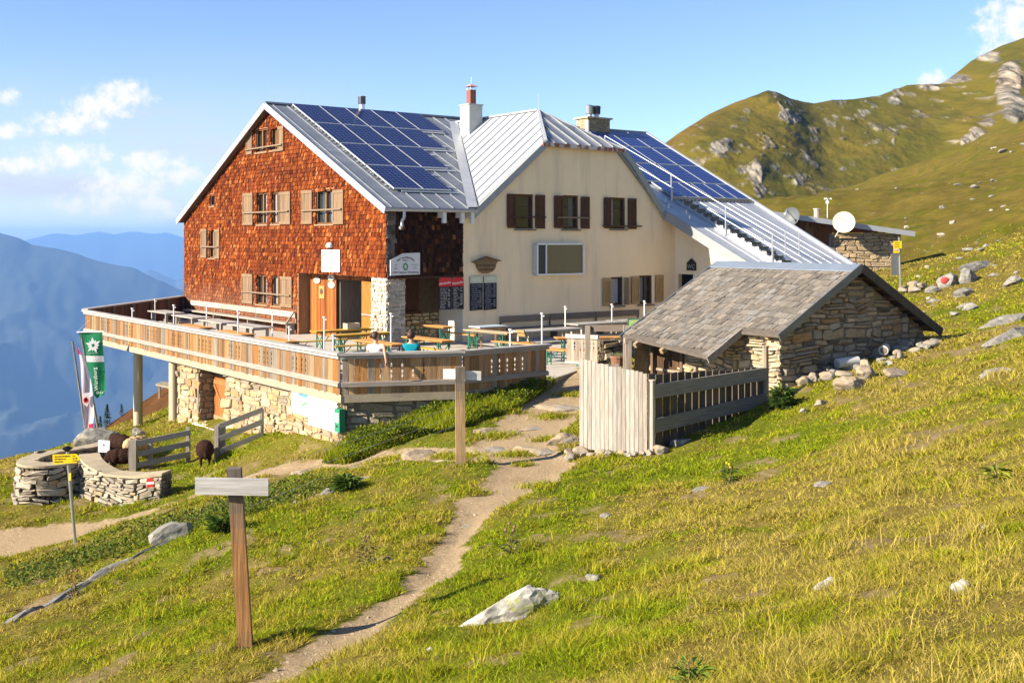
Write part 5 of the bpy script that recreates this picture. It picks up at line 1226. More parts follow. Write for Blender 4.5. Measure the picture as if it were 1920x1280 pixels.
# short piece right of the opening, with a step and a bench rail
pA, pB = Vector((1.62, 33.4, 0)), Vector((2.55, 32.9, 0))
parapet(pA, pB, [.28 + k * .155 for k in range(5)], ((.46, .37, .29), (.40, .33, .27), (.50, .41, .33)), 'parapet_planks', zt=TOP - .02, zb=-3.62, rail=False, wd=(.12, .16))
mb = MB(); e = (pB - pA).normalized(); n = off(pA, pB, 1); mb.bar(pA + n * .02 + Zv * (TOP - .05), pB + n * .02 + Zv * (TOP - .05), .1, .12, (.50, .46, .42)); mb.build('handrail', 'wood_x', terr); mb = MB(); mb.bar(pA + n * .05 - Zv * 3.62, pB + n * .05 - Zv * 3.62, .12, .08, (.46, .41, .36)); mb.build('foot_step', 'wood_x', terr)

# ---- white posts along the terrace
POSTS = [(-13.9, 41.0, -2.5, 'thin white metal post at the far end of the parapet'), (-16.0, 50.2, -2.66, 'white post behind the farthest grey table'), (-12.2, 40.4, -2.35, 'tall white post rising between the first grey tables'), (-12.0, 44.0, -2.52, 'white post by the second grey table'), (-9.0, 36.8, -2.32, 'white post inside the parapet below the ground floor shutters'), (-8.9, 41.6, -2.66, 'white post beside the long bench near the porch'),
         (-6.8, 34.2, -2.65, 'short white post on the parapet left of the entrance'), (-5.9, 35.2, -2.42, 'tall white post in front of the panelled entrance wall'), (-4.85, 30.4, -2.58, 'short white post near the parapet corner'), (-3.75, 34.7, -2.28, 'white post in front of the stone pillar'),
         (-.05, 30.8, -2.46, 'white post left of the folding chair'), (.9, 33.6, -2.2, 'tall white post before the long grey table'), (2.0, 42.0, -2.5, 'white post between grey tables under the display case'), (3.8, 42.6, -2.45, 'white post under the yellow shuttered window'), (5.2, 44.0, -2.4, 'white post by the green deckchair')]
for x, y, zt, lab in POSTS:
    mb = MB(); b = Vector((x, y, ZF)); mb.tube(b, Vector((x, y, zt)), .023, .023, 8); mb.tube(Vector((x, y, zt - .02)), Vector((x, y, zt + .02)), .05, .045, 8); mb.tube(Vector((x, y, zt - .08)), Vector((x + .07, y, zt - .08)), .02, .02, 6); mb.tube(b, b + Zv * .03, .12, .12, 10)
    tag(mb.build('terrace_post', 'white_metal'), lab, 'post', 'white posts on the terrace')

# ---- beer garden furniture
def make_table(col):
    r = thing('beer_table', '', 'table'); ORG[r.name] = Vector((0, 0, 0)); mb = MB(); 
    for k in range(2): mb.box((-1.1, -.25 + k * .252, .725), (2.2, 0, 0), (0, .246, 0), (0, 0, .03), col)
    mb.bar((-1.05, 0, .70), (1.05, 0, .70), .4, .03, tuple(x * .6 for x in col)); mb.build('tabletop', 'wood_x', r)
    for sx in (-.85, .85):
        f = MB()
        for sy in (-.2, .2): f.bar((sx, sy, 0), (sx, sy, .70), .035, .035)
        f.bar((sx, -.22, .68), (sx, .22, .68), .03, .03); f.bar((sx, -.2, .12), (sx, .2, .12), .025, .025); f.bar((sx, -.2, .15), (sx, .2, .62), .02, .02); f.bar((sx, .2, .15), (sx, -.2, .62), .02, .02); f.bar((sx, 0, .14), (sx * .45, 0, .69), .025, .02)
        f.build('trestle', 'green_metal', r)
    return r
def make_bench(col):
    r = thing('beer_bench', '', 'bench'); ORG[r.name] = Vector((0, 0, 0)); mb = MB(); mb.box((-1.1, -.13, .45), (2.2, 0, 0), (0, .26, 0), (0, 0, .03), col); mb.build('seat', 'wood_x', r)
    for sx in (-.85, .85):
        f = MB()
        for sy in (-.10, .10): f.bar((sx, sy, 0), (sx, sy, .45), .03, .03)
        f.bar((sx, -.1, .1), (sx, .1, .1), .02, .02); f.bar((sx, -.1, .12), (sx, .1, .42), .018, .018); f.bar((sx, 0, .1), (sx * .55, 0, .44), .022, .018); f.build('trestle', 'green_metal', r)
    return r
pm('green_metal', (.02, .13, .075), (.03, .16, .10), (8, 8, 8), .45)
aU = math.atan2(U.y, U.x); aV = math.atan2(Vv.y, Vv.x)
OR = (.62, .30, .085); YE = (.56, .33, .04); NA = (.50, .38, .24)
def run(proto, spots, group):
    for k, (x, y, a, lab) in enumerate(spots):
        if k == 0: o = proto; o.location = (x, y, ZF + .003); o.rotation_euler = (0, 0, a); o['label'] = lab; o['group'] = group
        else: o = dup(proto, (x, y, ZF + .003), a, lab, group)
GT, GB = 'beer tables on the terrace', 'beer benches on the terrace'
run(make_table(YE), [(-5.85, 38.5, aV, 'yellow beer table carrying the pale crate at the entrance'), (-5.0, 36.9, aV, 'yellow beer table just in front of the crate table')], GT)
run(make_table(OR), [(-4.05, 33.9, aU + .05, 'orange beer table behind the woman in white'), (-2.65, 35.1, aU + .05, 'orange beer table behind the woman in teal'), (-2.9, 40.6, aU, 'orange beer table under the serving hatch'),
                     (-11.4, 40.2, aU, 'far orange beer table along the parapet'), (-9.25, 37.4, aU, 'middle orange beer table along the parapet'), (-7.3, 34.8, aU, 'near orange beer table along the parapet'), (2.45, 35.6, aV - .5, 'orange beer table beside the terrace opening')], GT)
run(make_table(NA), [(-.75, 37.9, aU + .12, 'weathered beer table against the corner of the cream wall')], GT)
run(make_bench(YE), [(-5.15, 32.1, aV - .9, 'yellow beer bench nearest the parapet corner'), (-4.75, 36.0, aV, 'yellow beer bench between entrance table and orange table'), (-6.4, 37.4, aV, 'yellow beer bench left of the entrance table'), (-2.3, 34.4, aU + .05, 'yellow beer bench behind the woman in teal'), (-6.5, 33.3, aU, 'yellow beer bench along the parapet'), (-5.3, 39.4, aV, 'yellow beer bench by the open door')], GB)
run(make_bench(OR), [(-1.9, 40.3, aU, 'orange beer bench under the serving hatch'), (.2, 36.6, aU + .2, 'orange beer bench before the weathered table'), (1.8, 33.9, aU + .25, 'orange beer bench crossing the terrace opening'), (1.4, 34.6, aU + .2, 'orange beer bench behind the one in the opening'), (-3.4, 33.2, aU + .05, 'orange beer bench behind the two women')], GB)
def make_grey_table(Lx):
    r = thing('terrace_table', '', 'table'); ORG[r.name] = Vector((0, 0, 0)); mb = MB()
    for k in range(5): mb.box((-Lx / 2, -.4 + k * .162, .71), (Lx, 0, 0), (0, .154, 0), (0, 0, .045), jit((.40, .375, .34), .9, 1.1))
    mb.build('tabletop', 'wood_x', r)
    for sx in (-1, 1):
        for sy in (-1, 1): f = MB(); f.bar((sx * (Lx / 2 - .3), sy * .28, 0), (sx * (Lx / 2 - .3), sy * .28, .71), .09, .09, (.42, .40, .36)); f.build('leg', 'wood', r)
    f = MB(); f.bar((-Lx / 2 + .3, 0, .25), (Lx / 2 - .3, 0, .25), .06, .1, (.36, .34, .31)); f.bar((-Lx / 2 + .3, -.3, .67), (-Lx / 2 + .3, .3, .67), .08, .07, (.36, .34, .31)); f.bar((Lx / 2 - .3, -.3, .67), (Lx / 2 - .3, .3, .67), .08, .07, (.36, .34, .31)); f.build('stretcher', 'wood_x', r)
    return r
GG = 'grey plank tables on the terrace'
run(make_grey_table(2.3), [(-14.9, 48.2, aU, 'farthest grey plank table at the dark parapet'), (-13.0, 45.4, aU, 'second grey plank table from the far parapet'), (-11.15, 42.7, aU, 'third grey plank table from the far parapet'), (-9.45, 40.4, aU, 'grey plank table nearest the entrance panelling')], GG)
run(make_grey_table(2.6), [(1.2, 38.7, aV, 'long grey plank table below the display case'), (3.2, 41.9, aV, 'long grey plank table below the yellow shuttered windows'), (4.8, 43.6, aV, 'grey plank table farthest right along the cream wall')], GG)
mb = MB(); bt = thing('small_table', 'small table with pale blue top against the cream wall', 'table', (-.85, 40.2, ZF))
c = Vector((-.85, 40.2, ZF)); mb.box(c + Zv * .72 - U * .35 - Vv * .62, U * .7, Vv * 1.25, Zv * .035, (.42, .50, .56)); mb.build('tabletop', 'paint', bt)
mb = MB()
for a in (-1, 1):
    for b in (-1, 1): mb.bar(c + U * a * .28 + Vv * b * .52, c + U * a * .28 + Vv * b * .52 + Zv * .72, .06, .06, (.40, .26, .13))
mb.box(c + Zv * .6 - U * .3 - Vv * .55, U * .6, Vv * 1.1, Zv * .12, (.46, .30, .14)); mb.build('table_frame', 'wood', bt)
def long_bench(name, P, a0, a1, lab, zs, col, endb=True):
    r = thing(name, lab, 'bench', tuple(P((a0 + a1) / 2, ZF, .3)))
    mb = MB(); pbox(mb, P, a0, a1, zs - .05, zs, .06, .50, col); mb.build('seat', 'wood_x', r)
    n = 3; Lg = (a1 - a0) / n; mb = MB()
    for k in range(n): pbox(mb, P, a0 + k * Lg, a0 + (k + 1) * Lg - .03, zs + .20, zs + .44, .05, .09, jit(col, .9, 1.15))
    mb.build('backrest', 'wood_x', r)
    for k in range(n + 1):
        f = MB(); x = min(a0 + k * Lg, a1 - .08); pbox(f, P, x, x + .08, ZF, zs - .05, .1, .45, tuple(c * .8 for c in col)); pbox(f, P, x, x + .06, zs, zs + .42, .02, .05, tuple(c * .8 for c in col)); f.build('leg', 'wood', r)
    if endb: f = MB(); f.bar(P(a0, zs, .45), P(a0, zs + .45, .12), .06, .06, col); f.build('armrest', 'wood', r)
long_bench('wall_bench', Pg, 7.15, 18.6, 'long grey wooden bench along the foot of the shingled gable', ZF + .46, (.42, .37, .31))
long_bench('wall_bench', Ps, 5.0, 12.3, 'long dark wooden bench along the foot of the cream wall', ZF + .46, (.22, .18, .145), False)
mb = MB(); c = Vector((-5.55, 38.75, ZF + .76))
for k in range(4): a, b = ((Vv * .5, U * .015), (Vv * .5, U * .015), (Vv * .02, U * .3), (Vv * .02, U * .3))[k]; o = c + (U * .14 - Vv * .25, -U * .155 - Vv * .25, -U * .15 - Vv * .25, -U * .15 + Vv * .23)[k]; mb.box(o, a, b, Zv * .2, (.62, .50, .30))
mb.box(c - U * .15 - Vv * .25 + Zv * .003, Vv * .5, U * .3, Zv * .015, (.5, .4, .25)); tag(mb.build('wooden_crate', 'wood_x'), 'pale wooden crate standing on the yellow entrance table', 'crate')
# folding chairs
def make_chair():
    r = thing('folding_chair', '', 'chair'); ORG[r.name] = Vector((0, 0, 0)); sl = (.50, .25, .09)
    mb = MB()
    for k in range(5): mb.box((-.2, -.2 + k * .082, .44), (.4, 0, 0), (0, .066, 0), (0, 0, .018), sl)
    mb.build('seat', 'wood_x', r); mb = MB()
    for k in range(2): mb.box((-.2, .225 + k * .03, .66 + k * .12), (.4, 0, 0), (0, .015, 0), (0, .02, .09), sl)
    mb.build('backrest', 'wood_x', r); mb = MB()
    for sx in (-.19, .19): mb.bar((sx, -.24, 0), (sx, .27, .88), .02, .025); mb.bar((sx * .9, .24, 0), (sx * .9, -.18, .44), .02, .025)
    mb.bar((-.19, -.2, .07), (.19, -.2, .07), .015, .015); mb.build('frame', 'green_metal', r); return r
run(make_chair(), [(.50, 37.0, 2.2, 'folding chair with orange slats at the long grey table'), (-1.85, 30.6, 1.7, 'dark backed folding chair inside the parapet, left one'), (-.95, 30.9, 1.55, 'dark backed folding chair inside the parapet, right one')], 'folding garden chairs on the terrace')
# ================================================================ stone hut with shingle roof
r_ = Vector((-.545, .839, 0)); p_ = Vector((.839, .545, 0))          # ridge direction (away), gable direction (to the right)
HR = Vector((8.89, 28.5, 0)); HZ = -.66; HS = .555
def q0(a, q, z): return HR + r_ * a - p_ * q + Zv * z                 # a along the ridge, q to the left of it
def qz(q, a=0): return HZ - HS * abs(q)
def qr(a, q, dz=0): return q0(a, q, qz(q) + dz)
hut = thing('stone_hut', 'low stone hut with weathered wooden shingle roof beside the picket fence', 'hut', tuple(q0(2.4, 0, -4)))
HL_ = 5.15; WQ = 2.66
def Pf(a, z, o=0): return q0(.30 - o, -a, z)                           # front gable; a to the right of the ridge
def Ph(a, z, o=0): return q0(a, WQ + o, z)                             # left side wall, a away
f_top = lambda a: HZ - HS * abs(a) - .16
mb = MB(); walls(mb, Pf, -WQ, 2.85, -5, f_top, [], (0,), 0)
hdoor = (3.75, 4.95, -4.6, -2.45)
walls(mb, Ph, .3, HL_, -5, lambda a: qz(WQ) - .12, [hdoor], (), 0)
mb.face((q0(.3, -2.85, -4), q0(HL_, -2.85, -4), q0(HL_, -2.85, -2.2), q0(.3, -2.85, -2.2))); mb.face((q0(HL_, 3.2, -5), q0(HL_, -2.85, -5), q0(HL_, -2.85, -2.2), q0(HL_, 0, HZ - .2), q0(HL_, 3.2, -2.5)))
mb.build('wall', 'mortar', hut)
hp1 = stone_pal(((.50, .42, .30), (.42, .35, .25), (.38, .34, .28), (.58, .51, .39), (.46, .31, .16), (.18, .16, .135)), (4, 4, 4, 2, 1.4, 1.8))
hp2 = stone_pal(((.60, .50, .34), (.54, .44, .28), (.50, .44, .34), (.64, .55, .4)), (3, 3, 2, 2))
mb = MB()
stones(mb, Pf, -WQ - .06, 2.85, -4.6, HZ, lambda a, z: z < f_top(a) - .06, (.09, .30), (.2, .85), (.02, .09), hp1)
stones(mb, Ph, .22, HL_, -4.8, -2.2, lambda a, z: not inside_holes(a, z, [hdoor], .05) and z < qz(WQ) - .18, (.08, .22), (.2, .7), (.02, .08), hp2)
mb.build('stonework', 'stone', hut)
mb = MB()
for k in range(9):
    a = 3.75 + k * .134; pbox(mb, Ph, a, a + .125, -4.6, -2.45, -.12, -.07 + ru(0, .01), jit((.11, .065, .035), .7, 1.2))
pbox(mb, Ph, 3.7, 3.8, -4.6, -2.4, -.1, .08, (.16, .12, .09)); pbox(mb, Ph, 4.92, 5.02, -4.6, -2.4, -.1, .08, (.16, .12, .09)); pbox(mb, Ph, 3.75, 4.95, -3.62, -3.55, -.07, -.03, (.36, .31, .25))
mb.build('door', 'wood', hut)
# roof: overlapping wooden shingles, longer at the back of the left side
mb = MB(); TH_ = .07
def eave(a): return 2.92 if a < 1.36 else 3.98 - (a - 1.36) * .11
mb.prism([qr(0, 0), qr(0, 2.92), qr(1.36, 2.92), qr(1.36, 3.98), qr(HL_ + .1, 3.55), qr(HL_ + .1, 0)], (0, 0, -TH_), (.2, .17, .14))
mb.prism([qr(0, 0), qr(HL_ + .1, 0), qr(HL_ + .1, -3.15), qr(0, -3.15)], (0, 0, -TH_), (.15, .10, .06))
q = 3.98; row = 0
while q > .1:
    a = ru(-.1, 0)
    while a < HL_ + .1:
        w = ru(.09, .20); x0, x1 = max(a, .02), min(a + w - .008, HL_ + .1); a += w
        if x1 - x0 < .05 or q > eave((x0 + x1) / 2) + .02: continue
        qb = q + ru(-.03, .03); qt = max(qb - .36, .02); t = .03 * ru(.8, 1.5); tl = ru(-.010, .010); k = ru(.68, 1.2); c = random.choice(((.34, .305, .26), (.30, .275, .24), (.38, .33, .27), (.28, .25, .215), (.36, .345, .32))); c = tuple(v * k for v in c)
        A = [qr(x0, qt, .004), qr(x1, qt, .004), qr(x1, qb, t + tl), qr(x0, qb, t - tl)]; B = [qr(x1, qb, -.01), qr(x0, qb, -.01)]
        mb.face(A, c); mb.face((A[3], A[2], B[0], B[1]), tuple(v * .55 for v in c)); mb.face((A[0], A[3], B[1]), c); mb.face((A[1], A[2], B[0]), c)
    q -= .235
mb.build('roof', 'wood_roof', hut)
mb = MB(); mb.prism([qr(-.02, 0, .05), qr(-.02, .30, .05), qr(HL_ + .12, .30, .05), qr(HL_ + .12, 0, .05)], (0, 0, -.02), (1.1, 1.2, 1.3)); mb.prism([qr(-.02, 0, .05), qr(-.02, -.3, .05), qr(HL_ + .12, -.3, .05), qr(HL_ + .12, 0, .05)], (0, 0, -.02), (1.1, 1.2, 1.3)); mb.build('ridge_cap', 'zinc', hut)
mb = MB(); mb.bar(qr(-.03, .0, -.03), qr(-.03, 2.98, -.03), .04, .20, (.75, .77, .78)); mb.build('barge_board', 'zinc', hut)
mb = MB(); mb.bar(qr(-.03, 0, -.05), qr(-.03, -3.2, -.05), .05, .22, (.13, .115, .095)); mb.build('barge_board', 'wood', hut)
mb = MB(); mb.bar(qr(1.33, 2.85, -.05), qr(1.33, 4.02, -.05), .04, .17, (.36, .33, .29)); mb.build('barge_board', 'wood', hut)
mb = MB(); mb.bar(qr(HL_ + .12, 0, -.02), qr(HL_ + .12, 3.6, -.02), .05, .12, (.62, .66, .7)); mb.build('verge_flashing', 'zinc', hut)
mb = MB()
for k in range(6): mb.bar(qr(.05, -.35 - k * .5, -.12), qr(HL_, -.35 - k * .5, -.12), .09, .09, (.20, .11, .05))
mb.build('rafters', 'wood', hut)
for a, q in ((.5, 2.75), (3.3, 3.7), (4.5, 3.6)): f = MB(); f.bar(qr(a, q - .4, -.13), qr(a, q + .12, -.13), .11, .12, (.44, .33, .19)); f.build('rafter_end', 'wood', hut)

# ================================================================ fences
def Hz(x, y): return float(H(np.array([x]), np.array([y]))[0])
F0, F1, F2 = Vector((1.45, 23.95, 0)), Vector((2.83, 23.35, 0)), Vector((5.95, 26.6, 0))
def picket(p, q, n, ztop, zbot, gap, pal, mb, out):
    e = (q - p); 
    for k in range(n):
        a, b = p + e * (k / n), p + e * ((k + 1 - gap) / n); f = (k + .5) / n
        zt = ztop(f) + ru(-.02, .02); zb = zbot(f); c = jit(random.choice(pal), .82, 1.15)
        mb.prism([a + Zv * zb, b + Zv * (zb + ru(-.03, .03)), b + Zv * (zt + ru(-.015, .015)), a + Zv * zt], out * .025, c)
nA = off(F0, F1, 1); nB = off(F1, F2, 1)
fence = thing('picket_fence', 'silvery picket fence standing on stones before the stone hut', 'fence', (F1.x, F1.y, Hz(F1.x, F1.y)))
mb = MB(); picket(F0, F1, 16, lambda f: -2.53 - .26 * f, lambda f: -4.42 - .12 * f, .10, ((.53, .495, .45), (.47, .44, .405), (.56, .53, .48), (.48, .43, .38)), mb, nA); mb.build('picket_panel', 'wood', fence)
mb = MB(); picket(F1, F2, 17, lambda f: -2.80 - .22 * f, lambda f: -4.45 + .3 * f, .16, ((.17, .14, .11), (.14, .115, .09), (.20, .16, .125)), mb, nB); mb.build('picket_panel', 'wood', fence)
for dz, c in ((-3.14, (.30, .27, .23)), (-3.86, (.25, .225, .19))):
    mb = MB(); a, b = F1 + nB * .15 + Zv * dz, F2 + nB * .12 + Zv * (dz - .02 + (.12 if dz < -3.5 else 0)); mb.bar(a, b, .05, .29, c); mb.build('rail', 'wood_x', fence)
for pos, zt, rr2, c in ((F1 + nB * .12 - (F2 - F1).normalized() * .0, -2.92, .055, (.52, .47, .40)), (F2 + nB * .08, -2.52, .075, (.40, .33, .25))):
    mb = MB(); mb.tube(pos + Zv * (Hz(pos.x, pos.y) - .3), pos + Zv * zt, rr2 * 1.1, rr2, 8, c); mb.tube(pos + Zv * zt, pos + Zv * (zt + .02), rr2 * 1.35, rr2 * 1.3, 8, tuple(v * 1.25 for v in c)); mb.build('post', 'wood', fence)
# gateway posts between terrace and hut
gw = thing('wooden_gateway', 'weathered gateway of two posts with a dark crossbar beside the hut roof', 'gateway', (2.2, 31.6, -3.8))
for x, y, zt, zb in ((2.14, 31.7, -2.42, -4.0), (3.18, 31.3, -2.38, -4.1)): mb = MB(); mb.bar((x, y, zb), (x, y, zt), .14, .14, (.40, .345, .29)); mb.build('post', 'wood', gw)
mb = MB(); mb.bar((2.2, 31.75, -2.50), (3.18, 31.4, -2.46), .06, .18, (.16, .125, .10)); mb.build('crossbar', 'wood_x', gw)
mb = MB(); mb.bar((3.16, 30.4, -3.9), (3.16, 30.4, -2.72), .16, .16, (.36, .31, .26)); mb.bar((3.05, 30.36, -2.72), (3.75, 30.5, -2.72), .12, .14, (.40, .35, .29))
for k in range(6): mb.bar((2.3 + k * .13, 31.5, -4.0), (2.3 + k * .13, 31.5, -3.48), .1, .02, (.42, .38, .34))
mb.build('side_panel', 'wood', gw)
# ranch fences by the sheep
def ranch(name, a, b, za, zb, posts, rows, lab, col, hgt=.82, wide=None):
    r = thing(name, lab, 'fence', (a.x, a.y, za)); n = off(a, b, 1)
    for k, dz in enumerate(rows):
        mb = MB(); mb.bar(a + n * .06 + Zv * (za + dz), b + n * .06 + Zv * (zb + dz), .03, .145, jit(col, .88, 1.12)); mb.build('rail', 'wood_x', r)
    for f, w, hh in posts:
        p = a.lerp(b, f); z = za + (zb - za) * f; mb = MB(); mb.bar(p + Zv * (z - .35), p + Zv * (z + hh), w, w * .8, jit(col, .95, 1.1)); mb.build('post', 'wood', r)
    return r
ranch('ranch_fence', Vector((-10.35, 30.6, 0)), Vector((-9.0, 31.3, 0)), -6.28, -6.08, [(0, .2, .82), (.3, .1, .75), (.97, .1, .86)], [.12, .42, .72], 'grey three board fence beside the curved dry stone wall', (.34, .315, .28))
ranch('ranch_fence', Vector((-8.05, 30.8, 0)), Vector((-6.95, 31.25, 0)), -5.95, -5.55, [(-.06, .11, .88), (.0, .1, .9), (.1, .1, .82), (.98, .09, .85)], [.15, .50, .84], 'grey three board fence against the terrace base wall', (.38, .35, .31))

# ================================================================ signs on posts
def signpost(name, base, top, w, lab, col, bd, bdcol, cat='signpost'):
    r = thing(name, lab, cat, tuple(base)); base, top = Vector(base), Vector(top)
    mb = MB(); d = top - base; n = 14; sh = (.20, .175, .145)
    for k in range(n):                                              # weathered grey at the head and foot, warm wood between
        f = (k + .5) / n; g = min(1, max(0, (f - .62) / .25) + max(0, (.22 - f) / .2)); c = tuple(col[i] * (1 - g) + sh[i] * g for i in range(3)); o = base - Vector((w / 2, w / 2, .3)) + (d + Vector((0, 0, .3))) * (k / n)
        P4 = [o, o + Vector((w, .02, 0)), o + Vector((w - .02, w + .02, 0)), o + Vector((-.02, w, 0))]; up_ = (d + Vector((0, 0, .3))) / n
        for q in range(4): mb.face((P4[q], P4[(q + 1) % 4], P4[(q + 1) % 4] + up_, P4[q] + up_), c)
        if k == n - 1: mb.face([p + up_ for p in P4], c)
    mb.build('post', 'wood', r); mb = MB(); o, a, hgt, dep = bd; mb.box(o, a, dep, hgt, bdcol); mb.build('blank_board', 'wood_x', r); return r
signpost('signpost', (-2.94, 12.49, Hz(-2.94, 12.49)), (-3.09, 12.49, -2.54), .15, 'near wooden signpost with one blank grey board, beside the footpath', (.46, .245, .10), (Vector((-3.49, 12.33, -2.80)), Vector((.80, .03, -.02)), Vector((0, 0, .185)), Vector((0, .035, 0))), (.50, .48, .46))
r2 = signpost('signpost', (-1.05, 23.13, Hz(-1.05, 23.13)), (-1.07, 23.13, -2.62), .19, 'wooden signpost with two white blank boards, before the terrace corner', (.48, .33, .18), (Vector((-1.42, 23.10, -2.86)), Vector((.30, -.02, .0)), Vector((0, 0, .20)), Vector((0, .03, 0))), (.80, .79, .77))
mb = MB(); mb.box(Vector((-.98, 23.12, -2.88)), Vector((.34, .06, -.02)), Vector((0, .03, 0)), Vector((0, 0, .185)), (.74, .73, .70)); mb.build('blank_board', 'wood_x', r2)
# yellow hiking signs
def hike(base, top, lab):
    r = thing('hiking_signpost', lab, 'signpost', tuple(base)); mb = MB(); mb.tube(Vector(base) - Zv * .2, top, .035, .032, 10, (.72, .74, .72)); mb.build('pole', 'steel', r); return r
yb = Vector((-9.37, 24.07, Hz(-9.37, 24.07))); yt = Vector((-9.55, 24.05, -4.52))
hs = hike(yb, yt, 'yellow hiking signpost on a thin steel pole beside the left path')
mb = MB(); o = Vector((-9.83, 23.98, -4.80)); mb.prism([o, o + Vector((.50, .02, .03)), o + Vector((.58, .02, .13)), o + Vector((.50, .02, .22)), o + Vector((-.01, 0, .21))], (0, .02, 0), (.78, .54, .012)); ar = mb.build('arrow_board', 'paint', hs)
for k, tx in enumerate(('Germalm Bergbahn', 'MS Alpenrose', 'Mayrhofen')):
    text(ar, tx, o + Vector((.03, -.004, .155 - k * .055)), (1, .04, .05), Zv, .042, (.08, .06, .01), align='LEFT'); text(ar, ('1 h', '2 h 30', '1 h 30')[k], o + Vector((.40, .008, .172 - k * .055)), (1, .04, .05), Zv, .042, (.08, .06, .01), align='LEFT')
mb = MB(); mb.tube(yt - Zv * .02, yt + Zv * .05, .03, .11, 10, (.12, .11, .10)); mb.tube(yt + Zv * .05, yt + Zv * .10, .12, .03, 10, (.16, .14, .12)); mb.build('lantern_top', 'dark_metal', hs)
mb = MB(); mb.box((-9.50, 24.0, -5.15), (.05, 0, 0), (0, .01, 0), (0, 0, .16), (.78, .6, .05)); mb.build('waymark', 'paint', hs)
fb = Vector((15.62, 45.0, Hz(15.62, 45.0))); fs = hike(fb, Vector((15.55, 45.0, .12)), 'grey pole with yellow hiking signs beside the far shed')
mb = MB(); mb.box((15.32, 44.95, -.34), (.32, 0, 0), (0, .02, 0), (0, 0, .30), (.74, .50, .012)); mb.box((15.30, 44.9, -.52), (.22, 0, 0), (0, .02, 0), (0, 0, .09), (.70, .48, .012)); ar = mb.build('arrow_board', 'paint', fs)
for k in range(3):
    m2 = MB(); m2.box((15.35, 44.944, -.13 - k * .08), (.2, 0, 0), (0, .004, 0), (0, 0, .03), (.25, .18, .02)); m2.build('inscription', 'paint', ar)
mb = MB(); mb.box((15.26, 45.06, -1.42), (.30, 0, 0), (0, .03, 0), (0, 0, .88), (.42, .44, .46)); mb.build('grey_panel', 'steel', fs)
# small white notice on a leaning stake
wb = Vector((-11.0, 30.9, Hz(-11.0, 30.9))); ws = thing('notice_post', 'small white notice on a leaning grey stake behind the curved wall', 'notice', tuple(wb))
mb = MB(); mb.bar(wb - Zv * .2, wb + Vector((-.18, 0, .75)), .075, .075, (.45, .42, .36)); mb.build('stake', 'wood', ws)
mb = MB(); o = wb + Vector((-.40, -.06, .52)); mb.box(o, (.31, .01, -.02), (0, .015, 0), (.01, 0, .33), (.92, .92, .90)); nt_ = mb.build('white_board', 'paint', ws); mb = MB(); mb.cbox(o + Vector((.15, -.003, .2)), .03, .004, .04, (.1, .1, .1)); mb.cbox(o + Vector((.15, -.003, .14)), .05, .004, .008, (.3, .3, .3)); mb.build('mark', 'paint', nt_)
# red and white waymark plate
mb = MB(); o = Vector((-8.72, 26.75, -5.92)); sh_ = [(0, .0), (.14, .03), (.17, .14), (.14, .24), (0, .23), (-.02, .12)]; mb.prism([o + Vector((x, x * .1, z)) for x, z in sh_], (0, .02, 0), (.62, .05, .04)); wm = mb.build('waymark_plate', 'paint'); tag(wm, 'small red and white waymark plate at the end of the curved wall', 'waymark')
mb = MB(); mb.prism([o + Vector((-.015, -.004, .085)), o + Vector((.165, .014, .10)), o + Vector((.165, .014, .155)), o + Vector((-.015, -.004, .14))], (0, .003, 0), (.88, .87, .85)); mb.build('white_band', 'paint', wm)
# information boards and green box on the terrace base wall
def wallboard(name, a0, a1, z0, z1, o, col, lab, cat):
    mb = MB(); pbox(mb, Pt, a0, a1, z0, z1, .07, o, col); b = mb.build(name, 'paint'); return tag(b, lab, cat)
ib = wallboard('trail_map_board', 1.92, 2.90, -4.66, -4.03, .10, (.92, .93, .93), 'smaller colourful panorama map board on the base wall', 'map board')
mb = MB()
def mp(u, v): return Pt(2.90 - .98 * u, -4.66 + .63 * v, .104)
mb.face((mp(.42, .76), mp(.9, .74), mp(.95, .88), mp(.42, .90)), (.12, .33, .75))
for k in range(46):
    u, v = ru(.04, .92), ru(.05, .68); w, h = ru(.02, .08), ru(.02, .07); mb.face((mp(u, v), mp(u + w, v + ru(-.03, .03)), mp(u + w, v + h), mp(u, v + h)), random.choice(((.75, .22, .12), (.80, .70, .15), (.35, .62, .18), (.20, .55, .25), (.85, .5, .2), (.9, .85, .5))))
mb.bar(mp(.62, .40), mp(.96, .60), .004, .05, (.08, .30, .08)); mb.build('map_picture', 'paint', ib)
ib = wallboard('information_board', .26, 1.86, -4.86, -4.06, .12, (.93, .94, .95), 'large white information board on the base wall', 'information board')
mb = MB()
def mp2(u, v): return Pt(1.86 - 1.6 * u, -4.86 + .8 * v, .124)
for k in range(9): u = .08 + k * .045; mb.face((mp2(u, .80 + ru(-.02, .02)), mp2(u + .05, .80), mp2(u + .05, .88), mp2(u, .87)), (.66, .82, .90))
for k in range(12): u, v = ru(.3, .9), ru(.1, .6); mb.face((mp2(u, v), mp2(u + .07, v), mp2(u + .07, v + .012), mp2(u, v + .012)), (.80, .80, .82))
mb.build('map_picture', 'paint', ib)
mb = MB(); pbox(mb, Pt, -.06, .22, -4.80, -4.22, .08, .24, (.030, .22, .11)); gb = mb.build('green_letter_box', 'paint'); tag(gb, 'dark green metal box right of the white information board', 'box')
mb = MB(); pbox(mb, Pt, .0, .13, -4.56, -4.32, .24, .245, (.80, .82, .80)); mb.build('notice', 'paint', gb); mb = MB(); pbox(mb, Pt, .03, .12, -4.68, -4.63, .24, .245, (.02, .02, .02)); mb.build('slot', 'paint', gb)

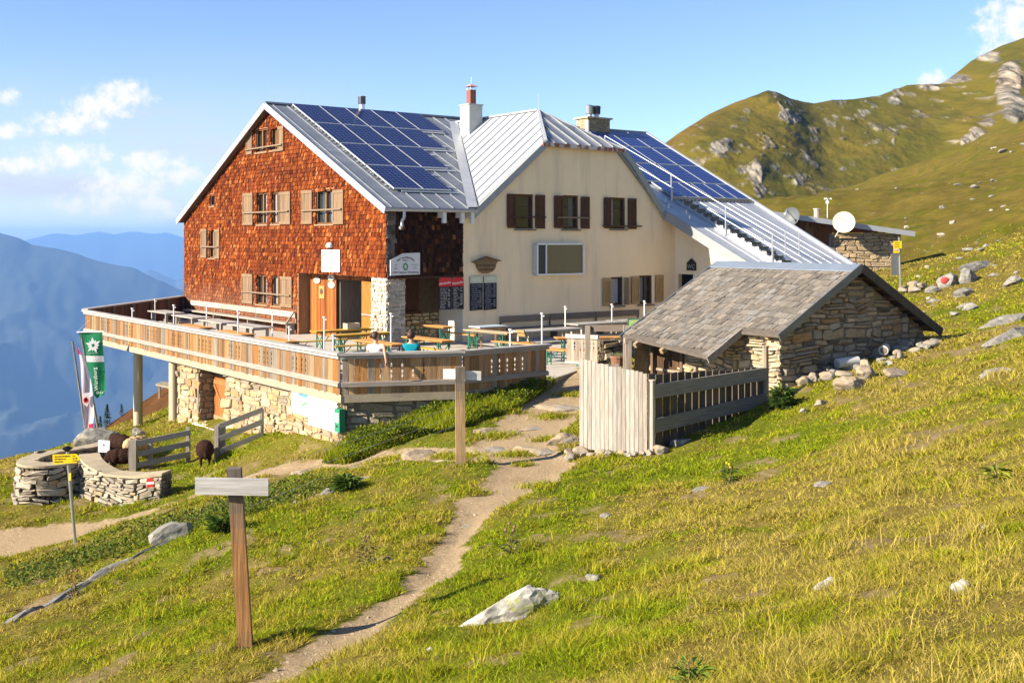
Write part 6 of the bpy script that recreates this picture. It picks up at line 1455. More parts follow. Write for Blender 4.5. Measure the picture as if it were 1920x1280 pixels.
# ================================================================ curved dry stone walls
def dry_wall(name, line, top, base, lab, thick=.42, seed=1, cap=True):
    r = thing(name, lab, 'stone wall', (line[0][0], line[0][1], base))
    P_ = [Vector((x, y, 0)) for x, y in line]; n = len(P_)
    # smooth the line
    S = []
    for i in range(n - 1):
        p0, p1, p2, p3 = P_[max(i - 1, 0)], P_[i], P_[i + 1], P_[min(i + 2, n - 1)]
        for k in range(6):
            t = k / 6; S.append((.5 * ((2 * p1) + (p2 - p0) * t + (2 * p0 - 5 * p1 + 4 * p2 - p3) * t * t + (3 * p1 - p0 - 3 * p2 + p3) * t ** 3), top[i] + (top[i + 1] - top[i]) * t))
    S.append((P_[-1], top[-1]))
    core = MB(); st = MB(); cp = MB()
    wp = stone_pal(((.40, .37, .31), (.34, .31, .26), (.46, .43, .37), (.50, .45, .36), (.28, .26, .23), (.42, .33, .2)), (4, 4, 3, 2, 2, 1))
    lens = [0]
    for i in range(len(S) - 1): lens.append(lens[-1] + (S[i + 1][0] - S[i][0]).length)
    def at(a):
        a = min(max(a, 0), lens[-1] - 1e-4); i = max(k for k in range(len(S) - 1) if lens[k] <= a + 1e-9); f = (a - lens[i]) / (lens[i + 1] - lens[i])
        return S[i][0].lerp(S[i + 1][0], f), S[i][1] + (S[i + 1][1] - S[i][1]) * f, off(S[i][0], S[i + 1][0], 1)
    for side in (1, -1):
        def PW(a, z, o=0):
            p, zt, nn = at(a); lean = .10 * (zt - z) ; return p + nn * side * (thick / 2 + lean + o) + Zv * z
        stones(st, PW, 0, lens[-1], base - .2, max(top), lambda a, z: z < at(a)[1] - .06, (.06, .2), (.12, .5), (.01, .07), wp, .008, 1.6)
    for i in range(len(S) - 1):
        (a, za), (b, zb) = S[i], S[i + 1]; nn = off(a, b, thick / 2); n2 = off(S[max(i - 1, 0)][0], S[max(i - 1, 0) + 1][0], thick / 2)
        core.box(a - nn + Zv * (base - .4), b - a, nn * 2, Zv * (min(za, zb) - base + .36), (.5, .48, .44))
        if cap:
            n2 = off(b, S[min(i + 2, len(S) - 1)][0], 1) * (thick / 2 + .04) if i + 2 < len(S) else off(a, b, thick / 2 + .04); n1_ = off(a, b, thick / 2 + .04) if i == 0 else prev
            A = [a - n1_ + Zv * za, a + n1_ + Zv * za, b + n2 + Zv * zb, b - n2 + Zv * zb]; cp.prism(A, (0, 0, -.06), (1.15, 1.15, 1.1)); prev = n2
    for end in (0, lens[-1]):
        p, zt, nn = at(end); d = Vector((nn.y, -nn.x, 0)) * (1 if end == 0 else -1)
        stones(st, lambda a, z, o: p + nn * a + (-d if end == 0 else -d) * o * (1) + Zv * z, -thick / 2, thick / 2, base - .2, zt - .05, lambda a, z: True, (.07, .2), (.12, .35), (.01, .05), wp, .008, 1.4)
    core.build('wall_core', 'mortar', r); st.build('stonework', 'stone', r)
    if cap: cp.build('coping', 'concrete', r)
    return r
dry_wall('dry_stone_wall', [(-11.2, 28.5), (-11.55, 27.95), (-12.05, 27.95), (-12.35, 28.7), (-12.35, 30.0), (-12.1, 31.6), (-11.8, 33.6)], [-5.62, -5.58, -5.55, -5.58, -5.66, -5.84, -6.0], -6.6, 'rounded dry stone bastion with smooth coping at the far left', seed=2)
dry_wall('dry_stone_wall', [(-10.95, 29.0), (-10.55, 28.3), (-9.9, 27.75), (-9.1, 27.4), (-8.4, 27.25)], [-5.52, -5.60, -5.74, -5.72, -5.62], -6.55, 'curved dry stone wall with smooth coping behind the yellow signpost', seed=3)

# ================================================================ far shed with dishes
sh = thing('stone_shed', 'small stone and timber shed with sloping metal roof behind the catslide', 'shed', (19.5, 63, -2))
SA, SB = Vector((16.2, 58.5, 0)), Vector((22.0, 62.6, 0)); es = (SB - SA).normalized(); ns = off(SA, SB, 1); dp = -ns
sa = Vector((15.2, 62.2, 0))                                          # front left
ex = Vector((.93, .02, 0)).normalized(); ey = Vector((.35, .94, 0)).normalized()
def Pq(a, z, o=0): return sa + ex * a - Vector((ex.y * -1, ex.x, 0)) * o + Zv * (z + .45)
LW = 6.3
mb = MB(); walls(mb, Pq, 2.6, LW, -2.6, lambda a: -.1, [], (), 0)
mb.face((Pq(LW, -2.6), Pq(LW, -2.6) + ey * 3, Pq(LW, -.2) + ey * 3, Pq(LW, -.2))); mb.build('wall', 'mortar', sh)
mb = MB(); stones(mb, Pq, 2.6, LW + .05, -2.4, -.12, lambda a, z: True, (.12, .28), (.3, .9), (.02, .06), stone_pal(((.56, .44, .28), (.50, .40, .27), (.60, .50, .35)), (2, 2, 1)))
stones(mb, lambda a, z, o: Pq(LW + o, z) + ey * a, 0, 3, -2.4, -.2, lambda a, z: True, (.12, .28), (.3, .8), (.02, .06), hp1); mb.build('stonework', 'stone', sh)
mb = MB(); a = -1.0
while a < 5.0:
    w = ru(.12, .2); zt = .95 - .14 * a; zb = -.05 if a > 2.5 else (-1.2 if a > .4 else -.4); pbox(mb, Pq, a, a + w - .01, zb, zt, -.02, .03, random.choice(((.34, .14, .045), (.26, .10, .035), (.40, .19, .07), (.20, .12, .07)))); a += w
mb.build('timber_gable', 'wood', sh)
mb = MB(); pbox(mb, Pq, .3, 2.6, -2.6, -1.0, -.3, -.25, (.3, .25, .2)); mb.build('open_doorway', 'dark', sh)
mb = MB(); pbox(mb, Pq, 1.3, 1.42, -2.6, .2, -.1, .04, (.30, .22, .15)); pbox(mb, Pq, 2.4, 2.7, -2.6, -.1, -.05, .06, (.34, .30, .26)); mb.build('door_frame', 'wood', sh)
mb = MB(); A = [Pq(-1.3, 1.15, .45), Pq(LW + .75, -.02, .45), Pq(LW + .75, -.02) + ey * 3.4, Pq(-1.3, 1.15) + ey * 3.4]; mb.prism(A, (0, 0, -.08), (1, 1, 1)); mb.bar(Pq(-1.3, 1.05, .46), Pq(LW + .77, -.12, .46), .05, .28, (.85, .88, .92)); mb.build('roof', 'zinc_light', sh)
mb = MB(); b = Pq(1.6, .8) + ey * 1.5; mb.tube(b, b + Zv * .5, .17, .17, 10, (.42, .30, .25)); mb.tube(b + Zv * .5, b + Zv * .54, .21, .21, 10, (.5, .5, .5)); mb.build('chimney', 'paint', sh)
mb = MB(); b = Pq(2.2, .8) + ey * 1.5; mb.tube(b, b + Zv * 1.1, .02, .02, 6); 
for k in range(3): d = Vector((math.cos(k * 2.09), math.sin(k * 2.09), 0)) * .2; mb.tube(b + Zv * 1.1, b + Zv * 1.1 + d, .01, .01, 5); mb.tube(b + Zv * 1.1 + d - Zv * .04, b + Zv * 1.1 + d + Zv * .04, .05, .02, 6)
mb.cbox(b + Zv * .9, .14, .1, .16); tag(mb.build('weather_station', 'white_metal'), 'little white weather mast on the far shed roof', 'weather station')
def dish(c, nrm, r, col, lab, foot):
    mb = MB(); nrm = Vector(nrm).normalized(); a = nrm.orthogonal().normalized(); b = nrm.cross(a); c = Vector(c); rings = []
    for k in range(6):
        q = r * k / 5; rings.append([c + (a * math.cos(t) + b * math.sin(t)) * q + nrm * (.22 * r * (k / 5) ** 2) for t in np.linspace(0, 2 * math.pi, 24, endpoint=False)])
    for k in range(1, 6):
        for j in range(24): mb.face((rings[k - 1][j], rings[k - 1][(j + 1) % 24], rings[k][(j + 1) % 24], rings[k][j]), col)
    dsh = mb.build('satellite_dish', 'paint', smooth=True); tag(dsh, lab, 'satellite dish'); m2 = MB(); m2.tube(c - nrm * .05, foot, .04, .04, 8, (.55, .5, .42)); m2.tube(c - b * r * .9 + nrm * .1, c + nrm * .75, .02, .02, 6, (.6, .55, .45)); m2.cbox(c + nrm * .78, .1, .1, .12, (.6, .6, .58)); m2.build('mount', 'paint', dsh)
dish(Pq(3.0, .50, .75), (-.25, -.93, .25), .60, (.70, .66, .54), 'white satellite dish on the front of the far shed', Pq(2.7, -.35, .1))
dish(Pq(.15, .82, .7), (-.65, -.72, .2), .52, (.10, .115, .13), 'dark grey satellite dish at the left end of the far shed roof', Pq(.2, .2, .1))
# ================================================================ people
def ball(mb, c, r, col=W1, n=10, sq=(1, 1, 1)):
    c = Vector(c); P_ = lambda i, j: c + Vector((math.sin(math.pi * i / n) * math.cos(2 * math.pi * j / (2 * n)) * sq[0], math.sin(math.pi * i / n) * math.sin(2 * math.pi * j / (2 * n)) * sq[1], math.cos(math.pi * i / n) * sq[2])) * r
    for i in range(n):
        for j in range(2 * n): mb.face((P_(i, j), P_(i + 1, j), P_(i + 1, j + 1), P_(i, j + 1)), col)
def person(loc, face, label, top_col, arm_over, bun):
    """a seated person; local frame: x to the picture's right, y away, z up, origin on the bench under the pelvis; face = direction looked at"""
    L0 = Vector(loc); fd = Vector(face).normalized()
    v = [(0, 0, .08), (0, 0, .28), (0, .0, .46), (0, 0, .53), (0, 0, .58), (fd.x * .015, fd.y * .015, .635), (fd.x * .012, fd.y * .012, .70), (-fd.x * .005, -fd.y * .005, .77)]
    r = [.15, .125, .13, .06, .052, .068, (.088, .088), .062]
    e = [(i, i + 1) for i in range(7)]
    def add(chain, rad, start):
        p = start
        for c, q in zip(chain, rad): v.append(c); r.append(q); e.append((p, len(v) - 1)); p = len(v) - 1
        return p
    nose = Vector((fd.x, fd.y, 0)) * .105
    add([(nose.x, nose.y, .665)], [.016], 6)
    if arm_over:                                                   # right arm over the rail, hand hanging outside
        wr = add([(.17, -.02, .455), (.21, -.16, .49), (.25, -.36, .475), (.30, -.53, .30), (.335, -.56, .12)], [.062, .050, .043, .035, .028], 2)
        for k, (dx, ln) in enumerate(((-.030, .075), (-.012, .088), (.008, .083), (.026, .065))):
            add([(.345 + dx, -.565, .05), (.35 + dx * 1.2, -.56, .04 - ln * .5), (.35 + dx * 1.2, -.547, .03 - ln)], [.011, .0095, .008], wr)
        add([(.318, -.585, .08), (.305, -.595, .03)], [.012, .009], wr)
        add([(-.17, .0, .45), (-.22, .10, .24), (-.10, .26, .22)], [.062, .048, .036], 2)
    else:
        for sx in (-1, 1): add([(sx * .18, 0, .45), (sx * .235, .06, .22), (sx * .12, .28, .20), (sx * .10, .33, .19)], [.064, .052, .038, .03], 2)
    for sx in (-1, 1): add([(sx * .10, .05, .06), (sx * .12, .42, .06), (sx * .12, .44, -.36), (sx * .12, .54, -.42)], [.095, .065, .045, .035], 0)
    me = skin_mesh(v, e, r, 2, 0)
    rt = thing('person', label, 'person', loc)
    finish_mesh(me, 'body', 'skin', rt, L0)
    # clothing follows the trunk
    tv = [(0, 0, .06), (0, 0, .28), (0, .0, .45), (0, 0, .505)]; tr = [.165, .142, .145, .085]; te = [(0, 1), (1, 2), (2, 3)]
    for sx in (-1, 1):
        k = len(tv); tv += [(sx * .17, -.01 if sx > 0 else 0, .452), ((.215, -.10, .447) if (arm_over and sx > 0) else (sx * .212, .03, .34))]; tr += [.075, .066]; te += [(2, k), (k, k + 1)]
    finish_mesh(skin_mesh(tv, te, tr, 2, 0), 'shirt', 'cloth', rt, L0, top_col)
    tv = [(0, 0, .10), (-.1, .05, .06), (-.12, .42, .06), (-.12, .44, -.3), (.1, .05, .06), (.12, .42, .06), (.12, .44, -.3)]
    finish_mesh(skin_mesh(tv, [(0, 1), (1, 2), (2, 3), (0, 4), (4, 5), (5, 6)], [.16, .11, .08, .06, .11, .08, .06], 2, 0), 'trousers', 'cloth', rt, L0, (.05, .06, .10))
    # hair: a cap over the skull, leaving the face free
    hb = MB(); c = Vector((-fd.x * .018, -fd.y * .018, .725))
    n = 14
    def hpnt(i, j):
        th_, ph = math.pi * i / n, 2 * math.pi * j / (2 * n); d = Vector((math.sin(th_) * math.cos(ph), math.sin(th_) * math.sin(ph), math.cos(th_)))
        front = d.dot(fd); rad = .112 + .006 * mnoise.noise(d * 7)
        low = 1.0
        if front > .25 and d.z < .45: rad *= max(.45, 1 - (front - .25) * 1.2)
        return c + Vector((d.x, d.y, d.z * 1.08)) * rad
    for i in range(10):
        for j in range(2 * n): hb.face([Vector(p) + L0 for p in (hpnt(i, j), hpnt(i + 1, j), hpnt(i + 1, j + 1), hpnt(i, j + 1))])
    ball(hb, L0 + c - fd * bun[0] + Vector((0, 0, bun[1])), bun[2], W1, 8)
    hb.build('hair', 'hair', rt, smooth=True)
    sd_ = Vector((-fd.y, fd.x, 0))
    for s in (-1, 1): m = MB(); ball(m, L0 + Vector((0, 0, .715)) + fd * .083 + sd_ * s * .032, .011, (.03, .02, .02), 6); m.build('eye', 'paint', rt)
    for s in (-1, 1): m = MB(); ball(m, L0 + Vector((0, 0, .695)) + sd_ * s * .09, .028, W1, 6, (.6, .6, 1.1)); m.build('ear', 'skin', rt, smooth=True)
    m = MB(); ball(m, L0 + Vector((0, 0, .625)) + fd * .074, .018, (.9, .45, .4), 6, (1, 1, .5)); m.build('mouth', 'skin', rt, smooth=True)
    return rt
person((-3.48, 28.60, -3.17), (.86, .30, 0), 'woman in a white top with dark bun, arm hanging over the parapet', (.84, .82, .80), True, (.10, .0, .055))
person((-2.60, 28.85, -3.17), (.10, .98, 0), 'person in a teal shirt with short brown hair, seated behind the parapet', (.0, .23, .30), False, (.0, .10, .06))
mb = MB(); b = Vector((-3.3, 28.95, 0)); o_ = thing('beer_bench', 'beer bench under the two people at the parapet', 'bench', (-3.0, 28.9, ZF), GB)
mb.box((-4.1, 28.62, -3.33), (2.2, .48, 0), (-.06, .27, 0), (0, 0, .04), OR); mb.build('seat', 'wood_x', o_)
for f in (.12, .88): mb = MB(); c = Vector((-4.1, 28.62, 0)) + Vector((2.2, .48, 0)) * f; mb.bar(c + Vector((0, .05, ZF)), c + Vector((0, .05, -3.33)), .03, .03); mb.bar(c + Vector((-.04, .24, ZF)), c + Vector((-.04, .24, -3.33)), .03, .03); mb.bar(c + Vector((0, .05, ZF + .1)), c + Vector((-.04, .24, ZF + .1)), .02, .02); mb.build('trestle', 'green_metal', o_)

# ================================================================ sheep
def sheep(x, y, rz, label, mat, s=1.0, graze=True, seed=1):
    """one continuous woolly body: overlapping volumes fused by a voxel remesh, then ruffled"""
    mb = MB(); up = Vector((0, 0, 1))
    for cx, cz, rad, sq in ((-.30, .47, .225, (1, .98, 1.0)), (-.12, .475, .25, (1, 1, 1)), (.10, .47, .245, (1, 1, 1)), (.27, .48, .20, (1, .95, 1))): ball(mb, (cx, 0, cz), rad, W1, 12, sq)
    if graze: nk = [(.34, .46), (.46, .33), (.54, .20), (.60, .10)]
    else: nk = [(.34, .55), (.43, .68), (.53, .68), (.64, .62)]
    for (ax, az), (bx, bz), r0, r1 in zip(nk[:-1], nk[1:], (.135, .095, .07), (.10, .075, .045)): mb.tube((ax, 0, az), (bx, 0, bz), r0, r1, 12); ball(mb, (bx, 0, bz), r1, W1, 8)
    hx, hz = nk[2]
    for sy in (-1, 1):
        mb.tube((hx - .03, sy * .05, hz + .06), (hx - .05, sy * .15, hz + .04), .03, .018, 8)
        for px, k in ((.24, 0), (-.30, 1)):
            mb.tube((px, sy * .11, .40), (px - .02 * k, sy * .115, .20), .08, .042, 10); mb.tube((px - .02 * k, sy * .115, .20), (px + .015 * k, sy * .115, .0), .036, .03, 10)
    mb.tube((-.49, 0, .50), (-.545, 0, .28), .05, .035, 8); ball(mb, (-.545, 0, .28), .036, W1, 6)
    me = bpy.data.meshes.new('sheep'); me.from_pydata(mb.v, [], mb.f); o = bpy.data.objects.new('sheep_form', me); COL.objects.link(o)
    md = o.modifiers.new('fuse', 'REMESH'); md.mode = 'VOXEL'; md.voxel_size = .017
    sm = o.modifiers.new('soft', 'SMOOTH'); sm.iterations = 3; sm.factor = .5
    dg = bpy.context.evaluated_depsgraph_get(); dg.update(); out_ = bpy.data.meshes.new_from_object(o.evaluated_get(dg)); bpy.data.objects.remove(o)
    off_ = Vector((seed * 5.3, 2, 1))
    for p in out_.vertices:
        c = p.co
        if c.z > .25 and c.x < .40: d = Vector((0, c.y, c.z - .47)); n = mnoise.noise(c * 11 + off_) * .016 + mnoise.noise(c * 30 + off_) * .013; p.co = c + d.normalized() * n if d.length > 1e-3 else c
        p.co *= s
    b = Vector((x, y, Hz(x, y) - .02)); o = finish_mesh(out_, 'sheep', mat, None, b); o.location = b; o.rotation_euler = (0, 0, rz); tag(o, label, 'sheep', 'sheep below the terrace'); return o
sheep(-8.28, 30.2, R(107), 'dark brown sheep seen from behind, grazing between the two board fences', 'wool', .95, seed=1)
sheep(-10.75, 30.75, R(183), 'dark brown sheep grazing at the small white notice', 'wool', .88, seed=2)
sheep(-11.35, 32.4, R(140), 'dark brown sheep standing farthest back behind the notice', 'wool', .92, seed=3)
sheep(-10.75, 32.1, R(65), 'cream coloured sheep behind the three board fence', 'pale_wool', .92, seed=4)

# ================================================================ flags
def cloth(name, left, right, n, colfn, depth, mat, parent):
    """left / right edge: list of points from top to bottom"""
    mb = MB(); Lp, Rp = [np.array(q, float) for q in (left, right)]
    ts = np.linspace(0, 1, n)
    def ev(P_, t): k = np.linspace(0, 1, len(P_)); return np.array([np.interp(t, k, P_[:, i]) for i in range(3)])
    m = 8
    G = [[ev(Lp, t) * (1 - s) + ev(Rp, t) * s + np.array([0, depth * math.sin(s * 5 + t * 7), 0]) for s in np.linspace(0, 1, m)] for t in ts]
    for i in range(n - 1):
        for j in range(m - 1): mb.face((G[i][j], G[i + 1][j], G[i + 1][j + 1], G[i][j + 1]), colfn((i + .5) / (n - 1), (j + .5) / (m - 1)))
    return mb.build(name, mat, parent, smooth=True)
D_ = 40.5
def fp(px, py, d=D_): return ((px - 960) / 2100 * d, d, (450 - py) / 2100 * d)
fg = thing('flag', 'green banner flag with white band and edelweiss hanging from a leaning pole', 'flag', (-15.0, D_, -7.3), 'flags beside the terrace columns')
mb = MB(); mb.tube((-14.85, D_ + .05, -7.6), (-15.62, D_ + .05, -3.30), .05, .04, 8, (.30, .27, .22)); mb.build('pole', 'wood', fg)
mb = MB(); mb.tube((-15.74, D_, -3.33), (-14.75, D_ - .05, -3.30), .02, .02, 6); mb.tube((-15.74, D_, -3.33), (-15.3, D_, -2.9), .006, .006, 4); mb.build('crossarm', 'white_metal', fg)
def gcol(t, s):
    if .26 < t < .33: return (.62, .64, .66)
    return (.010, .20, .085)
cl1 = cloth('banner', [(-15.66, D_, -3.36), (-15.50, D_, -4.1), (-15.22, D_, -4.9), (-15.10, D_, -5.6), (-15.02, D_, -5.72)], [(-14.80, D_, -3.33), (-14.78, D_, -4.1), (-14.72, D_, -4.9), (-14.66, D_, -5.4), (-14.74, D_, -5.58)], 30, gcol, .035, 'flag', fg)
mb = MB(); c = Vector((-15.12, D_ - .06, -3.80))
for k in range(11):
    a = k * 2 * math.pi / 11; d = Vector((math.cos(a), 0, math.sin(a))); e = Vector((-math.sin(a), 0, math.cos(a))); q = .30 if k % 2 else .22; mb.face((c + d * .04, c + d * q * .55 + e * .05, c + d * q, c + d * q * .55 - e * .05), (.78, .78, .82))
mb.build('edelweiss', 'flag', cl1)
text(cl1, 'Würzburg', (-14.93, D_ - .07, -5.42), (-.10, 0, 1), (-1, 0, -.10), .20, (.80, .83, .82), mat='flag', align='LEFT'); text(cl1, 'DAV', (-15.0, D_ - .07, -5.55), (1, 0, .05), (0, 0, 1), .13, (.80, .83, .82), mat='flag', align='LEFT')
text(cl1, 'Alpenverein', (-15.36, D_ - .06, -4.11), (1, 0, .03), (0, 0, 1), .085, (.35, .38, .42), mat='flag', align='LEFT')
f2 = thing('flag', 'long white flag with red ends and a crest, hanging left of the green banner', 'flag', (-15.5, D_ - .6, -7.3), 'flags beside the terrace columns')
d2 = D_ - .6
mb = MB(); mb.tube((-15.15, d2 + .16, -7.5), (-15.72, d2 + .16, -3.62), .04, .035, 8, (.30, .27, .22)); mb.build('pole', 'wood', f2)
def wcol(t, s):
    if t < .13 and s < .9: return (.62, .02, .06)
    if t > .88 and s > .45: return (.62, .02, .06)
    if .06 < s < .75: return (.58, .48, .56)
    return (.85, .83, .86)
cl2 = cloth('banner', [fp(143.5, 649, d2), fp(150, 680, d2), fp(153, 720, d2), fp(157, 770, d2), fp(160, 823, d2)], [fp(147, 651, d2), fp(162, 680, d2), fp(171, 720, d2), fp(177, 770, d2), fp(174, 814, d2)], 34, wcol, .04, 'flag', f2)
mb = MB(); c = Vector(fp(161, 749, d2 - .07)); sh_ = [(-.14, .22), (.14, .26), (.16, 0), (.04, -.26), (-.12, -.10)]; mb.face([c + Vector((x, 0, z)) for x, z in sh_], (.70, .62, .66)); mb.build('shield', 'flag', cl2)
mb = MB(); rs = random.Random(4)
for k in range(9): a = k * .7; d = Vector((math.cos(a), 0, math.sin(a))); e = Vector((-math.sin(a), 0, math.cos(a))); cc = c - Vector((.0, .01, 0)); q = rs.uniform(.09, .15); mb.face((cc - d * .02, cc + d * q * .5 + e * .035, cc + d * q, cc + d * q * .5 - e * .035), (.60, .03, .03))
mb.build('crest', 'flag', cl2)

# ================================================================ small things in the yard
ab = thing('advertising_board', 'leaning green framed advertising board behind the gateway', 'sign board', (4.1, 36.3, ZF))
mb = MB(); o = Vector((3.72, 36.1, ZF + .02)); a = Vector((.64, .18, 0)); u = Vector((.05, .34, 1.25)); nn = a.cross(u).normalized()
mb.box(o, a, u, nn * -.03, (.03, .16, .07)); mb.build('frame', 'paint', ab)
mb = MB(); mb.box(o + a * .06 + u * .60 + nn * .002, a * .88, u * .37, nn * .004, (.50, .62, .22)); 
for k in range(9): p = o + a * ru(.12, .7) + u * ru(.64, .86) + nn * .008; mb.face((p, p + a * .16, p + a * .16 + u * .07, p + u * .07), random.choice(((.80, .85, .60), (.75, .78, .18), (.30, .50, .16))))
mb.build('picture', 'paint', ab)
mb = MB(); mb.box(o + a * .06 + u * .04 + nn * .002, a * .88, u * .5, nn * .004, (.03, .17, .15))
for k in range(6): p = o + a * .14 + u * (.08 + k * .075) + nn * .008; mb.face((p, p + a * ru(.4, .7), p + a * ru(.4, .7) + u * .02, p + u * .02), (.50, .60, .58))
mb.build('price_list', 'paint', ab); mb = MB(); mb.bar(o + a * .1 + u, o + a * .1 + Vector((.1, .75, 0)), .03, .03, (.03, .16, .07)); mb.bar(o + a * .9 + u, o + a * .9 + Vector((.1, .75, 0)), .03, .03, (.03, .16, .07)); mb.build('stand', 'paint', ab)
dry_wall('dry_stone_wall', [(2.70, 34.5), (3.1, 34.75), (3.6, 35.3)], [-3.05, -3.05, -3.10], -4.2, 'short rough dry stone wall seen through the gateway', cap=False)
pot = thing('flower_pot', 'rusty brown flower pot with pale plants beside the gateway', 'flower pot', (3.12, 32.9, -3.8))
mb = MB(); mb.tube((3.12, 32.9, -3.95), (3.12, 32.9, -3.42), .17, .23, 14, (.20, .10, .06)); mb.tube((3.12, 32.9, -3.45), (3.12, 32.9, -3.40), .25, .25, 14, (.24, .12, .07)); mb.build('pot', 'matte', pot)
mb = MB()
for k in range(90): a = ru(0, 6.28); q = .2 * math.sqrt(rnd()); p = Vector((3.12 + q * math.cos(a), 32.9 + q * math.sin(a), -3.40)); d = Vector((ru(-1, 1), ru(-1, 1), ru(.6, 1.6))).normalized() * ru(.06, .13); e = d.orthogonal().normalized() * .02; mb.face((p, p + d * .5 + e, p + d, p + d * .5 - e), random.choice(((.40, .42, .26), (.30, .34, .14), (.5, .47, .33))))
mb.build('plants', 'leaf', pot)
fbx = thing('flower_box', 'flower box with small plants on the serving hatch sill', 'flower box', tuple(Pw(1.2, -2.70, .1)))
mb = MB(); pbox(mb, Pw, .85, 1.65, -2.70, -2.58, .0, .14, (.10, .07, .05)); mb.build('trough', 'wood', fbx); mb = MB()
for k in range(120): p = Vector(Pw(ru(.87, 1.63), -2.58, ru(.01, .13))); d = Vector((ru(-1, 1), ru(-1, 1), ru(.4, 1.6))).normalized() * ru(.06, .14); e = d.orthogonal().normalized() * .022; mb.face((p, p + d * .5 + e, p + d, p + d * .5 - e), random.choice(((.06, .11, .04), (.10, .15, .06), (.30, .32, .28))))
mb.build('plants', 'leaf', fbx)
# pipes among the rubble by the hut
mb = MB(); z = Hz(8.45, 27.9) + .18; mb.tube((8.05, 27.75, z), (8.62, 27.95, z + .05), .125, .125, 18, (.52, .53, .52)); mb.tube((8.045, 27.748, z), (8.05, 27.75, z), .11, .11, 18, (.30, .30, .29)); tag(mb.build('drain_pipe', 'matte'), 'grey drain pipe end lying in the rubble before the hut gable', 'pipe')
mb = MB(); z = Hz(9.55, 28.6) + .2; mb.tube((9.4, 28.35, z), (9.6, 28.8, z + .02), .12, .12, 16, (.55, .50, .40)); mb.tube((9.395, 28.34, z), (9.40, 28.35, z), .085, .085, 16, (.16, .14, .12)); tag(mb.build('drain_pipe', 'matte'), 'short open clay pipe half buried by the hut gable', 'pipe')

# ================================================================ rocks
def R_(x, y, size, mat, label, rz=0., seed=1, tilt=(0, 0), sink=.35, group=None, sub=3, flat=.42): return rock('rock', (x, y, Hz(x, y) + size[2] * (.5 - sink)), size, mat, label, 'rock', group, rz, seed, tilt, sub, flat)
R_(-.06, 11.45, (1.15, .62, .52), 'lichen_rock', 'large pale lichen covered boulder in the grass right of the path', R(14), 6, (R(34), R(-30)), .36, sub=4, flat=.30)
R_(-6.55, 21.6, (.95, .55, .55), 'rock', 'cracked pale grey boulder on the bank left of the near signpost', R(25), 8, (R(10), R(-15)), .4)
line_ = [(-8.1, 17.3), (-7.75, 18.6), (-7.35, 19.7), (-6.85, 20.6), (-6.3, 21.3)]
for k, ((x0, y0), (x1, y1)) in enumerate(zip(line_[:-1], line_[1:])):
    R_((x0 + x1) / 2, (y0 + y1) / 2, (1.75, .34, .26), 'rock', ['lowest flat rock ledge at the left picture edge', 'second flat rock ledge up the left bank', 'third flat rock ledge up the left bank', 'top flat rock ledge below the cracked boulder'][k], math.atan2(y1 - y0, x1 - x0), 20 + k, (0, R(-6)), .68)
steps = [(-2.05, 25.35, 1.25, .8, .34, 'large tan stone slab left of the white signpost'), (-3.6, 25.3, 1.0, .6, .24, 'flat tan slab in the trodden ground below the bank'), (-4.7, 25.9, 1.3, .6, .2, 'low tan slab left of the trodden ground'), (-.55, 25.2, 1.2, .8, .22, 'tan slab just behind the white signpost'), (.55, 24.6, 1.35, .7, .28, 'long grey stone step across the path'),
         (1.15, 25.3, .9, .7, .34, 'tan stone beside the picket fence corner'), (.45, 26.9, 1.3, .7, .2, 'lower tan step on the way to the terrace'), (1.1, 28.6, 1.4, .7, .2, 'upper tan step on the way to the terrace'), (-.6, 26.6, .8, .5, .2, 'tan slab at the foot of the bank'), (-1.4, 23.9, .9, .35, .14, 'thin slab in the grass before the white signpost'), (-3.25, 23.9, .95, .4, .14, 'thin flat stone in grass left of the white signpost'), (-.72, 18.6, .34, .22, .12, 'small stone step in the narrow path'), (-4.3, 22.3, .45, .3, .24, 'grey stone in the grass above the near board, left one'), (-3.75, 22.7, .4, .3, .26, 'grey stone in the grass above the near board, right one')]
for k, (x, y, a, b, c, lab) in enumerate(steps): R_(x, y, (a * 1.1, b * 1.15, c * 1.7), 'tan_rock' if k < 11 else 'rock', lab, ru(-.5, .5), 40 + k, (0, 0), .74, flat=.34, sub=4)
# rubble under the pale picket panel
GR = 'rubble stones under the picket fence'
for k in range(17):
    f = k / 16; p = F0.lerp(F1, f * 1.15 - .12) + nA * ru(.05, .5); s = ru(.16, .38); R_(p.x, p.y, (s, s * ru(.6, .9), s * ru(.5, .8)), random.choice(('tan_rock', 'rock', 'tan_rock')), 'rubble stone lying under the pale picket panel', ru(0, 3), 60 + k, (0, 0), .25, GR, 2)
R_(3.55, 23.75, (.62, .4, .3), 'rock', 'grey stone before the dark picket panel', .2, 81); R_(3.1, 23.2, (.5, .4, .3), 'tan_rock', 'broken stones beside the round fence post', .4, 82)
